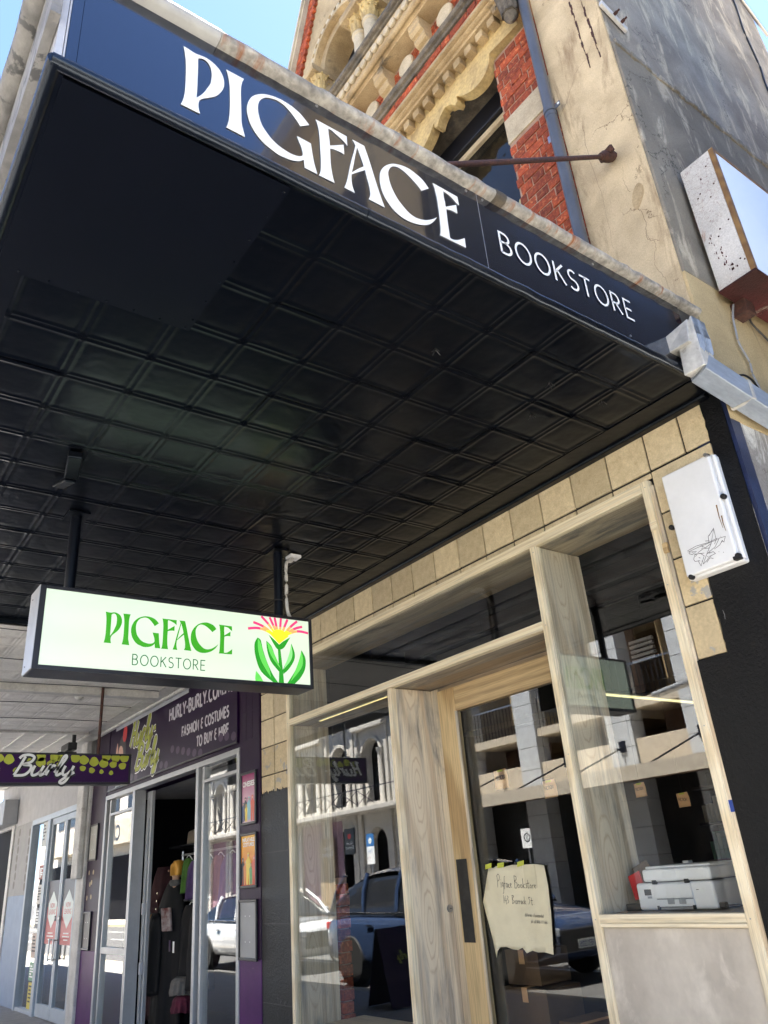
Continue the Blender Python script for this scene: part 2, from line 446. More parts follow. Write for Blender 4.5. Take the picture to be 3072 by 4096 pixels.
M['mortar'] = mat('pale mortar', (0.40, 0.27, 0.19), (0.29, 0.19, 0.13), rough=0.9, bump=0.4, bscale=90)
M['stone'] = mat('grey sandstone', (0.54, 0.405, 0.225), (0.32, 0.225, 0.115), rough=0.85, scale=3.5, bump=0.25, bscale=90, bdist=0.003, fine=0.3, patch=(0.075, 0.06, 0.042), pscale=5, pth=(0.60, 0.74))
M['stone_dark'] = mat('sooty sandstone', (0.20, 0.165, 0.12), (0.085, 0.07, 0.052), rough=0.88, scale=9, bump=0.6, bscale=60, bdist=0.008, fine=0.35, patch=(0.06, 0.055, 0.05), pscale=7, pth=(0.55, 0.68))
M['stone_yellow'] = mat('yellowed sandstone', (0.66, 0.485, 0.205), (0.48, 0.345, 0.155), rough=0.85, scale=5, bump=0.5, bscale=45, bdist=0.006, fine=0.3, patch=(0.30, 0.21, 0.10), pscale=6, pth=(0.56, 0.7))
M['stone_pale'] = mat('pale stone', (0.58, 0.485, 0.335), (0.44, 0.36, 0.24), rough=0.85, scale=6, bump=0.25, bscale=90, bdist=0.003, fine=0.25)
M['pipe'] = mat('blue grey pipe enamel', (0.095, 0.10, 0.115), (0.075, 0.079, 0.09), rough=0.32, bump=0.05, bscale=60, fine=0.1)
M['rust'] = mat('rusty brown iron', (0.10, 0.035, 0.022), (0.05, 0.022, 0.018), rough=0.8, scale=30, bump=0.7, bscale=80, fine=0.4)
M['black_frame'] = plain('black window paint', (0.008, 0.009, 0.014), 0.35)
M['tile'] = mat('cream wall tile', (0.74, 0.62, 0.41), (0.62, 0.505, 0.315), rough=0.5, scale=20, bump=0.2, bscale=110, bdist=0.002, fine=0.22, objvar=0.18, patch=(0.50, 0.39, 0.23), pscale=30, pth=(0.6, 0.7))
M['tile_plain'] = mat('cream patched tile', (0.72, 0.58, 0.35), (0.60, 0.48, 0.29), rough=0.6, scale=12, bump=0.35, bscale=60, bdist=0.003, fine=0.25, objvar=0.08, patch=(0.36, 0.345, 0.32), pscale=9, pth=(0.58, 0.62))
M['grout'] = mat('dark grout', (0.055, 0.048, 0.04), (0.03, 0.027, 0.024), rough=0.9, bump=0.4, bscale=90)
M['black_paint'] = mat('black wall paint', (0.0024, 0.0028, 0.0040), (0.0042, 0.0046, 0.0060), rough=0.40, bump=0.9, bscale=75, bdist=0.006, fine=0.3, wav=0.05, wscale=5, spec=0.24)
M['blue_paint'] = mat('deep blue edge paint', (0.022, 0.036, 0.105), (0.014, 0.022, 0.06), rough=0.35, bump=0.4, bscale=90, fine=0.3)
M['alu'] = mat('anodised aluminium', (0.47, 0.48, 0.49), (0.42, 0.43, 0.44), rough=0.38, metal=0.35, fine=0.06)
M['alu_blue'] = mat('pale blue enamel', (0.44, 0.50, 0.56), (0.40, 0.455, 0.51), rough=0.45, fine=0.08)
M['black_plastic'] = plain('black plastic', (0.012, 0.012, 0.013), 0.35)
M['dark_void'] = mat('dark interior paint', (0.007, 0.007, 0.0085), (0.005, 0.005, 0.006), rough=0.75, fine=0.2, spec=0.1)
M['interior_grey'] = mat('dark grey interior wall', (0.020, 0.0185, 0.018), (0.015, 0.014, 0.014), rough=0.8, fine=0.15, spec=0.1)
M['batten'] = wood('dark ceiling timber', (0.026, 0.011, 0.007), (0.012, 0.006, 0.004), 'x')
M['pine_z'] = wood('pale pine upright', (0.87, 0.77, 0.56), (0.74, 0.60, 0.38), 'z', 1.3, 0.5, rings=0.55)
M['pine_x'] = wood('pale pine rail', (0.87, 0.77, 0.56), (0.74, 0.60, 0.38), 'x', 1.3, 0.5, rings=0.55)
M['old_z'] = wood('weathered board upright', (0.80, 0.70, 0.53), (0.60, 0.475, 0.325), 'z', 0.5, 0.6, weather=(0.50, 0.455, 0.385), wth=(0.50, 0.64), rings=0.75, knots=True)
M['old_x'] = wood('weathered board level', (0.56, 0.455, 0.32), (0.33, 0.24, 0.15), 'x', 0.62, 0.6, weather=(0.33, 0.295, 0.245), wth=(0.48, 0.60), rings=0.8)
M['door_z'] = wood('honey door timber upright', (0.70, 0.53, 0.285), (0.45, 0.30, 0.14), 'z', 1.0, 0.5, rings=0.85)
M['door_x'] = wood('honey door timber rail', (0.62, 0.455, 0.24), (0.33, 0.22, 0.105), 'x', 0.6, 0.5, rings=0.55)
M['plaster'] = mat('polished plaster panel', (0.46, 0.415, 0.355), (0.60, 0.55, 0.475), rough=0.5, scale=3.4, lo=0.36, hi=0.62, bump=0.06, bscale=30, fine=0.08, patch=(0.67, 0.62, 0.54), pscale=5.5, pth=(0.54, 0.70), stretch=(1, 1, 0.8), pstretch=(1.3, 1, 0.7))
M['glass'] = glass('shop glass', (0.962, 0.975, 0.97), 0.062)
M['glass_door'] = glass('door glass', (0.962, 0.975, 0.97), 0.060)
M['glass_old'] = glass('wavy old glass', (0.88, 0.9, 0.88), 0.02, wav=0.25, wscale=4.5, wdist=0.03)
M['paper'] = mat('cream packing paper', (0.82, 0.77, 0.57), (0.74, 0.69, 0.50), rough=0.8, scale=5, bump=0.3, bscale=9, bdist=0.02, fine=0.05)
M['note_paper'] = plain('kraft note', (0.78, 0.46, 0.23), 0.8)
M['ink'] = plain('black ink', (0.02, 0.02, 0.03), 0.6)
M['tape'] = plain('yellow green tape', (0.55, 0.60, 0.06), 0.5)
M['printer_white'] = plain('printer white', (0.84, 0.845, 0.86), 0.4)
M['printer_grey'] = plain('printer grey', (0.32, 0.33, 0.345), 0.5)
M['red'] = plain('red card', (0.52, 0.012, 0.014), 0.5)
M['card'] = mat('corrugated card', (0.14, 0.085, 0.045), (0.11, 0.066, 0.035), rough=0.85, fine=0.1)
M['meter'] = mat('meter box white', (0.80, 0.81, 0.82), (0.74, 0.75, 0.76), rough=0.4, scale=5, fine=0.05, patch=(0.42, 0.33, 0.22), pscale=8, pth=(0.70, 0.78), wav=0.05)
M['screw'] = plain('dark screw', (0.03, 0.03, 0.033), 0.4, 0.6)
M['purple'] = mat('purple wall paint', (0.017, 0.0045, 0.025), (0.021, 0.006, 0.031), rough=0.42, bump=0.1, bscale=60, fine=0.15, patch=(0.15, 0.12, 0.16), pscale=26, pth=(0.71, 0.73), spec=0.15)
M['purple_light'] = mat('bright purple paint', (0.085, 0.018, 0.12), (0.068, 0.014, 0.098), rough=0.4, bump=0.1, bscale=60, fine=0.12, patch=(0.30, 0.25, 0.32), pscale=30, pth=(0.72, 0.74), spec=0.15)
M['purple_board'] = mat('purple sign board', (0.014, 0.003, 0.026), (0.017, 0.004, 0.031), rough=0.35, fine=0.05, spec=0.15)
M['purple_dot'] = plain('plum dot', (0.038, 0.010, 0.055), 0.4)
M['sign_purple'] = mat('hanging sign purple', (0.042, 0.011, 0.072), (0.030, 0.008, 0.052), rough=0.35, scale=2, fine=0.05, spec=0.15)
M['lime'] = plain('lime vinyl', (0.42, 0.46, 0.045), 0.45)
M['lime_dark'] = plain('olive vinyl', (0.25, 0.29, 0.035), 0.45)
M['sign_text'] = plain('pale lilac lettering', (0.55, 0.53, 0.58), 0.45)
M['white_tin'] = mat('white pressed tin', (0.84, 0.81, 0.76), (0.74, 0.71, 0.665), rough=0.75, bump=0.1, bscale=50, fine=0.15, patch=(0.50, 0.47, 0.43), pscale=6, pth=(0.62, 0.75), spec=0.15)
M['white_dirty'] = mat('dirty white paint', (0.66, 0.645, 0.61), (0.50, 0.485, 0.455), rough=0.6, bump=0.2, bscale=40, fine=0.2, patch=(0.20, 0.18, 0.16), pscale=9, pth=(0.64, 0.74))
M['white_wall'] = mat('white render', (0.46, 0.455, 0.46), (0.40, 0.395, 0.40), rough=0.7, bump=0.2, bscale=60, fine=0.1)
M['blue_wall'] = mat('pale blue wall', (0.24, 0.31, 0.43), (0.21, 0.275, 0.385), rough=0.6, bump=0.1, bscale=60, fine=0.08)
M['spot_wall'] = mat('grey wall with round marks', (0.36, 0.355, 0.35), (0.32, 0.315, 0.31), rough=0.75, bump=0.1, bscale=60, fine=0.12)
M['asphalt'] = mat('asphalt', (0.095, 0.094, 0.093), (0.075, 0.074, 0.073), rough=0.85, bump=0.5, bscale=160, fine=0.4)
M['footpath'] = mat('grey paving', (0.34, 0.325, 0.30), (0.28, 0.265, 0.245), rough=0.85, bump=0.3, bscale=90, fine=0.25)
M['line_white'] = mat('road paint', (0.62, 0.62, 0.60), (0.5, 0.5, 0.48), rough=0.7, fine=0.2)
M['rubber'] = plain('rubber', (0.012, 0.012, 0.012), 0.75)
M['chrome'] = plain('polished metal', (0.7, 0.7, 0.7), 0.15, 1.0)
M['steel'] = plain('satin steel', (0.42, 0.42, 0.43), 0.32, 0.9)

def render_mat(name, c1, c2, streak, crackc, rough=0.9, crack=0.012, cscale=1.6, scale=2.2, streak_dir=(1, 1, 0.25), sth=(0.54, 0.66), bstr=0.5):
    """old cement render: blotches, runs, hairline cracks"""
    mt, t, p = new_mat(name)
    mp = coords(t)
    n1 = noise_n(t, mp, scale, 8, 0.6, 0.4)
    cr = ramp(t, n1.outputs['Fac'], [(0.36, c1), (0.64, c2)]).outputs['Color']
    n2 = noise_n(t, coords(t, streak_dir), 3.2, 9, 0.7, 0.6)
    f = ramp(t, n2.outputs['Fac'], [(sth[0], (0, 0, 0)), (sth[1], (1, 1, 1))]).outputs['Color']
    cr = set_mix(t, f, cr, streak)
    n3 = noise_n(t, mp, 110, 5, 0.7)
    cr = set_mix(t, 0.7, cr, ramp(t, n3.outputs['Fac'], [(0.3, (0.62,) * 3), (0.66, (1,) * 3)]).outputs['Color'], 'MULTIPLY')
    nd = noise_n(t, mp, 2.6, 6, 0.6)
    add = N(t, 'ShaderNodeVectorMath'); add.operation = 'MULTIPLY_ADD'
    t.links.new(nd.outputs['Color'], add.inputs[0]); add.inputs[1].default_value = (0.9, 0.9, 0.9); t.links.new(mp.outputs[0], add.inputs[2])
    vo = N(t, 'ShaderNodeTexVoronoi'); vo.feature = 'DISTANCE_TO_EDGE'; vo.inputs['Scale'].default_value = cscale
    t.links.new(add.outputs[0], vo.inputs['Vector'])
    ck = ramp(t, vo.outputs['Distance'], [(0.0, (1, 1, 1)), (crack, (0, 0, 0))]).outputs['Color']
    nm = noise_n(t, mp, 1.7, 3)
    msk = ramp(t, nm.outputs['Fac'], [(0.5, (0, 0, 0)), (0.58, (1, 1, 1))]).outputs['Color']
    ck = set_mix(t, 1.0, ck, msk, 'MULTIPLY')
    cr = set_mix(t, ck, cr, crackc)
    t.links.new(cr, p.inputs['Base Color'])
    nb = noise_n(t, mp, 70, 8, 0.7)
    nr = bump_n(t, nb.outputs['Fac'], bstr, 0.006)
    nr = bump_n(t, n2.outputs['Fac'], 0.35, 0.02, nr)
    t.links.new(nr, p.inputs['Normal']); p.inputs['Roughness'].default_value = rough
    p.inputs['Specular IOR Level'].default_value = 0.25
    return mt

M['pier'] = render_mat('cream cement render', (0.72, 0.575, 0.365), (0.52, 0.405, 0.25), (0.36, 0.26, 0.155), (0.10, 0.06, 0.035), cscale=1.15, crack=0.006, sth=(0.53, 0.63), scale=3.0)
M['side_up'] = render_mat('grey cement render', (0.40, 0.365, 0.31), (0.24, 0.215, 0.18), (0.60, 0.53, 0.405), (0.05, 0.05, 0.05), streak_dir=(1, 1.6, 0.42), sth=(0.52, 0.62), bstr=1.0, cscale=0.9, crack=0.005)
M['side_low'] = render_mat('darker cement render', (0.30, 0.275, 0.225), (0.20, 0.18, 0.15), (0.54, 0.485, 0.39), (0.05, 0.05, 0.045), streak_dir=(1, 1.6, 0.5), sth=(0.54, 0.64), bstr=1.0)
M['side_yellow'] = render_mat('stained yellow render', (0.62, 0.49, 0.28), (0.46, 0.36, 0.205), (0.25, 0.205, 0.14), (0.08, 0.06, 0.04), sth=(0.55, 0.68), bstr=0.9)
M['peeling'] = render_mat('peeling white wall', (0.42, 0.40, 0.375), (0.27, 0.255, 0.24), (0.70, 0.69, 0.65), (0.06, 0.055, 0.05), cscale=5, crack=0.03, sth=(0.48, 0.52), bstr=1.0)

# ================================================================== the setting
tag(bx('ground', M['asphalt'], None, -400, 400, -400, 400, -0.6, -0.16), kind='structure')
tag(bx('footpath', M['footpath'], None, -60, 40, -3.62, 14, -0.15, 0.0), kind='structure')
k = MB().box(-60, 40, -3.8, -3.625, -0.155, 0.004); tag(k.build('kerb', M['stone_pale'], None, 0.02), kind='structure')
tag(bx('road', M['asphalt'], None, -80, 60, -12.2, -3.805, -0.158, -0.13), kind='structure')
tag(bx('opposite_kerb', M['stone_pale'], None, -80, 60, -12.4, -12.205, -0.155, 0.0), kind='structure')
tag(bx('opposite_footpath', M['footpath'], None, -80, 60, -40, -12.405, -0.15, -0.01), kind='structure')
mk = MB()
for i in range(24): mk.box(-70 + i * 5, -67.5 + i * 5, -8.05, -7.95, -0.129, -0.125)
mk.box(-70, 50, -6.35, -6.25, -0.129, -0.125); mk.box(-70, 50, -4.25, -4.17, -0.129, -0.125); mk.box(-70, 50, -10.2, -10.1, -0.129, -0.125)
tag(mk.build('road_marking', M['line_white'], None), kind='structure')

# ================================================================== bookstore building
B = thing('bookstore_building', 'narrow Victorian shop building of red brick and carved stone with cream pier', 'building', (-4.05, 0.2, 0))
# rear masses and interior shell
bx('side_wall', M['side_up'], B, -1.75, -1.567, 0.016, 3.3, 6.31, 12.2)
sw = MB().box(-1.76, -1.553, 0.014, 3.3, 4.35, 6.305); sw.build('side_wall', M['side_low'], B, 0.006)
bx('side_wall', M['side_yellow'], B, -1.755, -1.556, 0.012, 5.2, 3.40, 4.347)
bx('side_wall', M['peeling'], B, -1.76, -1.560, 0.10, 6.0, 0.0, 3.398)
bx('blue_edge', M['blue_paint'], B, -1.76, -1.5575, 0.009, 0.098, 0.0, 3.6)
# ragged step where the two renders meet
st = MB()
for i in range(60):
    y = 0.03 + i * 0.054
    st.box(-1.56, -1.541 + random.uniform(-0.004, 0.006), y, y + 0.05, 6.285 + random.uniform(-0.02, 0.01), 6.315 + random.uniform(-0.005, 0.02))
st.build('render_ledge', M['side_low'], B, 0.004)
bx('side_wall', M['side_low'], B, -6.5, -1.76, 3.0, 3.3, 3.62, 9.5)
# pier
bx('pier', M['pier'], B, -2.06, -1.572, 0.0, 0.5, 4.06, 12.3, 0.004)
bx('wall', M['black_paint'], B, -2.06, -1.574, 0.012, 0.45, 0.0, 4.05)
# inner fabric of the facade under the awning
bx('wall', M['grout'], B, -6.54, -6.045, 0.016, 0.42, 0.0, 4.0)
bx('wall', M['grout'], B, -6.044, -2.064, 0.016, 0.42, 3.292, 4.05)
# soffit-to-wall strip
bx('scotia', M['soffit'], B, -6.5, -1.62, -0.05, 0.01, 3.545, 3.6, 0.01)

# --- cream tiles: head course
def tile_at(x0, x1, z0, z1, mt='tile', y=0.0):
    g = 0.0052
    return MB().box(x0 + g, x1 - g, y, y + 0.014, z0 + g, z1 - g).build('tile', M[mt], B, 0.002)
xs = [-1.676, -1.826, -2.046, -2.307, -2.573, -2.831]
while xs[-1] > -6.2: xs.append(xs[-1] - 0.2605)
xs[-1] = -6.29
xs.append(-6.54)
for i in range(len(xs) - 1):
    tile_at(xs[i + 1], xs[i], 3.33, 3.568, y=random.uniform(0, 0.003))
    if -6.05 < xs[i + 1] and xs[i] < -2.0:
        tile_at(xs[i + 1], xs[i], 3.288, 3.325, y=random.uniform(0.001, 0.003))
# right strip
zz = [3.325, 3.075, 2.818, 2.565, 2.297]
for i in range(4):
    tile_at(-2.047, -1.886 if i else -1.682, zz[i + 1], zz[i], 'tile' if i < 2 else 'tile_plain')
MB().box(-1.886, -1.684, 0.003, 0.016, 2.6, 3.08).build('tile_bed', M['black_paint'], B)
# left strip, two columns
zl = [3.325, 3.085, 2.84, 2.595, 2.35, 2.13]
for i in range(5):
    tile_at(-6.54, -6.292, zl[i + 1], zl[i], 'tile_plain' if i > 2 else 'tile'); tile_at(-6.288, -6.046, zl[i + 1], zl[i], 'tile_plain' if i > 2 else 'tile')
# black paint over the lower wall with a torn upper edge
def ragged(x0, x1, ztop, amp, n=26, seed=1):
    rnd = random.Random(seed)
    return [(x0 + (x1 - x0) * i / n, ztop + amp * 2.6 * noise.noise(Vector((i * .23, seed, 0))) + amp * 1.6 * noise.noise(Vector((i * .8, seed, 4)))) for i in range(n + 1)]
lp = [(-6.542, 0.0)] + ragged(-6.542, -6.043, 2.205, 0.014, 90, 3) + [(-6.043, 0.0)]
shape('black_paint_coat', [lp], plane_ny(-0.004), M['black_paint'], B, 0.006)
lp = [(-2.048, 0)] + [(-2.048, 2.297), (-1.99, 2.292), (-1.94, 2.301), (-1.884, 2.295)] + [(-1.886 + random.uniform(-.004, .006), 2.32 + i * 0.022) for i in range(16)] + [(-1.88, 2.68), (-1.685, 2.69)] + [(-1.678 + random.uniform(-.004, .005), 2.72 + i * 0.03) for i in range(28)] + [(-1.676, 3.6), (-1.574, 3.6), (-1.574, 0)]
shape('black_paint_coat', [lp], plane_ny(-0.003), M['black_paint'], B, 0.006)
# joints ghosting through the black paint: block courses
for zc in (0.62, 1.18, 1.72): MB().box(-6.53, -6.06, -0.0085, -0.0065, zc - 0.002, zc + 0.002).build('painted_joint', M['black_plastic'], B)

# --- interior shell of the shop
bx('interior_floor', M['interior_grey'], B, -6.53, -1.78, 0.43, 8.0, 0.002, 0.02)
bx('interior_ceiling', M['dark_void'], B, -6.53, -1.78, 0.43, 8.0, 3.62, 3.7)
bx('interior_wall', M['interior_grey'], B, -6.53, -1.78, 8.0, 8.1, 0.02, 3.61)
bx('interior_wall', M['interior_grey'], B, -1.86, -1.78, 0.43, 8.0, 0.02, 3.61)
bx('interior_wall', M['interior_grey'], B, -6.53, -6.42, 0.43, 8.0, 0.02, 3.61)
for i in range(12):
    bx('ceiling_batten', M['batten'], B, -6.4, -1.88, 0.75 + i * 0.45, 0.81 + i * 0.45, 3.5, 3.618, 0.004)
bx('bulkhead', M['interior_grey'], B, -6.4, -3.2, 2.2, 2.5, 2.75, 3.49)
vt = MB()
for i in range(5): vt.box(-3.95, -3.72, 2.17, 2.199, 2.93 + i * 0.04, 2.955 + i * 0.04)
vt.build('air_vent', M['white_metal'], B)

# --- brickwork
stretcher = MB().box(-0.111, 0.111, -0.012, 0.09, -0.0375, 0.0375).mesh('stretcher')
header = MB().box(-0.0535, 0.0535, -0.012, 0.09, -0.0375, 0.0375).mesh('header')
rb = random.Random(5)
def rough_brick(name, L, seed):
    bm = bmesh.new(); bmesh.ops.create_cube(bm, size=1)
    bmesh.ops.scale(bm, vec=(L, 0.1, 0.076), verts=bm.verts)
    bmesh.ops.bevel(bm, geom=list(bm.edges), offset=0.004, segments=1, affect='EDGES')
    r_ = random.Random(seed)
    for v_ in bm.verts: v_.co += Vector((r_.uniform(-.002, .002), r_.uniform(-.003, .002), r_.uniform(-.002, .002)))
    me = bpy.data.meshes.new(name); bm.to_mesh(me); bm.free(); me.materials.append(M['brick']); return me
BR = {L: [rough_brick('brick', L / 1000, L + s_) for s_ in range(3)] for L in (222, 106, 60)}
def brick(x, z, L=222, y=0.03, parent=B):
    o = link('brick', rb.choice(BR[L]), None, parent)
    return o
def place_brick(x, z, L, y):
    o = bpy.data.objects.new('brick', rb.choice(BR[L])); col.objects.link(o)
    o.location = (x, y + 0.05 + rb.uniform(-0.003, 0.004), z); o.rotation_euler = (rb.uniform(-.01, .01), rb.uniform(-.006, .006), rb.uniform(-.012, .012))
    return par(o, B)
def courses(x0, x1, z0, z1, y, skip=None, ch=0.084):
    n = int((z1 - z0) / ch + 0.3)
    for i in range(n):
        z = z0 + (i + 0.5) * ch
        x = x1; seq = [222, 106] if i % 2 else [106, 222]; first = True
        j = 0
        if i % 2 == 0: seq = [106, 60, 222]
        while x - x0 > 0.05:
            L = seq[j] if j < len(seq) else (222 if (j + i) % 2 else 106)
            while L / 1000 > x - x0 + 0.01 and L != 60: L = 106 if L == 222 else 60
            if L / 1000 > x - x0 + 0.02: break
            if not skip or not skip(x - L / 2000, z): place_brick(x - L / 2000, z, L, y)
            x -= L / 1000 + 0.009; j += 1
bx('brick_bed', M['mortar'], B, -2.53, -2.062, 0.037, 0.35, 4.05, 7.3)
courses(-2.53, -2.062, 4.55, 6.345, 0.03)
courses(-2.53, -2.062, 6.60, 7.3, 0.03)
bx('stone_band', M['stone_pale'], B, -2.535, -2.061, 0.026, 0.34, 6.35, 6.597, 0.004)

# --- upper window with cusped lintel
U = -3.07
bx('wall', M['mortar'], B, -6.5, -3.62, 0.04, 0.35, 4.05, 7.3)
courses(-4.05, -3.62, 5.9, 7.3, 0.03)
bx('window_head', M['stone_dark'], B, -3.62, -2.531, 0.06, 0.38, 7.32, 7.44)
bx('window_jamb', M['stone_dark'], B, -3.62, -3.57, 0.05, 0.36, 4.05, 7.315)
prof = [(.56, 7.34), (.545, 7.275), (.52, 7.225), (.46, 7.178), (.38, 7.165), (.29, 7.19), (.22, 7.235), (.17, 7.285), (.148, 7.30), (.15, 7.245), (.118, 7.225), (.085, 7.275), (.05, 7.305), (0, 7.33)]
pl = [(U + a, z, 0 if 0 < i < len(prof) - 1 and i not in (9, 10) else 1) for i, (a, z) in enumerate(prof)]
pl += [(U - a, z, 0 if i not in (9, 10) else 1) for i, (a, z) in reversed(list(enumerate(prof[:-1])))]
pl[-1] = (U - .56, 7.34, 1)
dense = smooth_loop(pl, 3)[:-2]
lint = dense + [(-4.1, 7.30), (-4.1, 7.56), (-2.2, 7.56), (-2.2, 7.30)]
shape('lintel', [lint], plane_ny(0.03), M['stone_yellow'], B, 0.09)
upw = thing('upper_window', 'tall dark framed sash window above the awning beside red brick', 'window', (U, 0.3, 4.1))
bx('frame', M['black_frame'], upw, -3.569, -2.532, 0.25, 0.33, 7.11, 7.318, 0.01)
bx('frame', M['black_frame'], upw, -3.569, -3.5, 0.25, 0.33, 4.1, 7.108, 0.008)
bx('frame', M['black_frame'], upw, -2.60, -2.532, 0.25, 0.33, 4.1, 7.108, 0.008)
bx('sash_rail', M['stone_pale'], upw, -3.498, -2.602, 0.29, 0.33, 7.05, 7.105, 0.006)
bx('glazing_bar', M['black_frame'], upw, -3.498, -2.602, 0.27, 0.315, 5.62, 5.70, 0.006)
bx('pane', M['glass_old'], upw, -3.498, -2.602, 0.335, 0.34, 4.1, 7.1)
bx('room_wall', M['interior_grey'], upw, -3.7, -2.4, 1.6, 1.65, 4.1, 8.0); bx('room_ceiling', M['interior_grey'], upw, -3.7, -2.4, 0.36, 1.6, 7.33, 7.4)
cv = MB(); n_ = 40
for i in range(n_ + 1):
    x = -3.49 + .88 * i / n_; zt = 5.95 + 0.42 * i / n_ + 0.09 * noise.noise(Vector((i * .3, 1, 1))) + .03 * math.sin(i * 1.7)
    for z in (4.1, 5.2, zt): cv.v.append((x, 0.40 + .02 * math.sin(i * .9), z))
for i in range(n_):
    for k_ in (0, 1): cv.f.append((3 * i + k_, 3 * i + 3 + k_, 3 * i + 4 + k_, 3 * i + 1 + k_))
cv.build('curtain', plain('yellowed curtain', (0.82, 0.70, 0.36), 0.9), upw)
cs_ = MB()
for k_, cx_ in enumerate((-2.74, -2.90, -3.06)): cs_.tube([(cx_ + .07 * math.cos(RAD(a)), 0.262, 5.74 + .09 * math.sin(RAD(a))) for a in range(0, 181, 15)], .016, 6)
cs_.build('scroll_reflection', M['black_frame'], upw)  # modelled arcs standing in for a reflection of black scroll ironwork in the glass

# --- dentils, cornice, friezes
for i in range(12):
    x = -2.385 - i * 0.138
    MB().box(x - 0.038, x + 0.038, -0.09, 0.02, 7.478, 7.558).build('dentil', M['stone'], B, 0.004)
def run(name, prof_, x0, x1, mt):
    o = MB().prism(prof_, x0, x1, 'x').build(name, M[mt], B)
    return o
run('cornice_moulding', [(.08, 7.562), (-.11, 7.562), (-.118, 7.572), (-.118, 7.585), (-.135, 7.588), (-.15, 7.597), (-.155, 7.61), (-.172, 7.612), (-.188, 7.62), (-.19, 7.65), (-.06, 7.69), (.08, 7.69)], -6.5, -2.26, 'stone')
bx('brick_bed', M['mortar'], B, -6.5, -2.064, -0.018, 0.35, 7.70, 8.05)
courses(-4.5, -2.3, 7.72, 8.05, -0.028)
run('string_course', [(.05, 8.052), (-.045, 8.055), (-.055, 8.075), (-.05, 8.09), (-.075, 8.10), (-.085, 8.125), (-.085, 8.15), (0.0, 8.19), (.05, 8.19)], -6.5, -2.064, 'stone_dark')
bx('brick_bed', M['mortar'], B, -6.5, -2.064, 0.012, 0.35, 8.19, 8.5)
courses(-4.7, -2.3, 8.2, 8.5, 0.0)
for i in range(4):
    x = -2.89 - i * 0.567
    MB().lathe([(0.098, 0.0), (0.104, 0.012), (0.104, 0.04), (0.094, 0.05), (0.0005, 0.052)], (x, 0.012, 8.335), 'y', 28).build('stone_disc', M['stone_pale'], B, 0, True)
    xb = -3.17 - i * 0.567 + 0.0
    MB().prism([(.02, 8.2), (-.03, 8.2), (-.045, 8.235), (-.04, 8.27), (-.075, 8.28), (-.095, 8.315), (-.09, 8.35), (-.12, 8.36), (-.145, 8.395), (-.142, 8.44), (-.15, 8.445), (-.15, 8.497), (.02, 8.497)], xb - 0.075, xb + 0.075, 'x').build('bracket', M['stone'], B, 0.005)
xb = -2.61
MB().prism([(.02, 8.2), (-.03, 8.2), (-.045, 8.235), (-.04, 8.27), (-.075, 8.28), (-.095, 8.315), (-.09, 8.35), (-.12, 8.36), (-.145, 8.395), (-.142, 8.44), (-.15, 8.445), (-.15, 8.497), (.02, 8.497)], xb - 0.075, xb + 0.075, 'x').build('bracket', M['stone'], B, 0.005)
run('ledge', [(.1, 8.5), (-.155, 8.5), (-.16, 8.51), (-.16, 8.53), (-.175, 8.535)] + [(-.195 - .033 * math.sin(RAD(a)), 8.558 - .033 * math.cos(RAD(a))) for a in range(0, 181, 20)] + [(-.165, 8.60), (-.165, 8.66), (-.17, 8.88), (.1, 8.88)], -6.3, -2.1, 'stone')
for i in range(26):
    MB().lathe([(0.043, 0.0), (0.046, 0.006), (0.046, 0.026), (0.040, 0.034), (0.0005, 0.036)], (-2.62 - i * 0.0975, -0.166, 8.765), 'y', 18).build('roundel', M['stone_pale'], B, 0, True)
run('balcony_ledge', [(.1, 8.882), (-.19, 8.882), (-.2, 8.90), (-.225, 8.905), (-.24, 8.92), (-.24, 8.955), (-.1, 8.99), (.1, 8.99)], -6.2, -2.08, 'stone_dark')
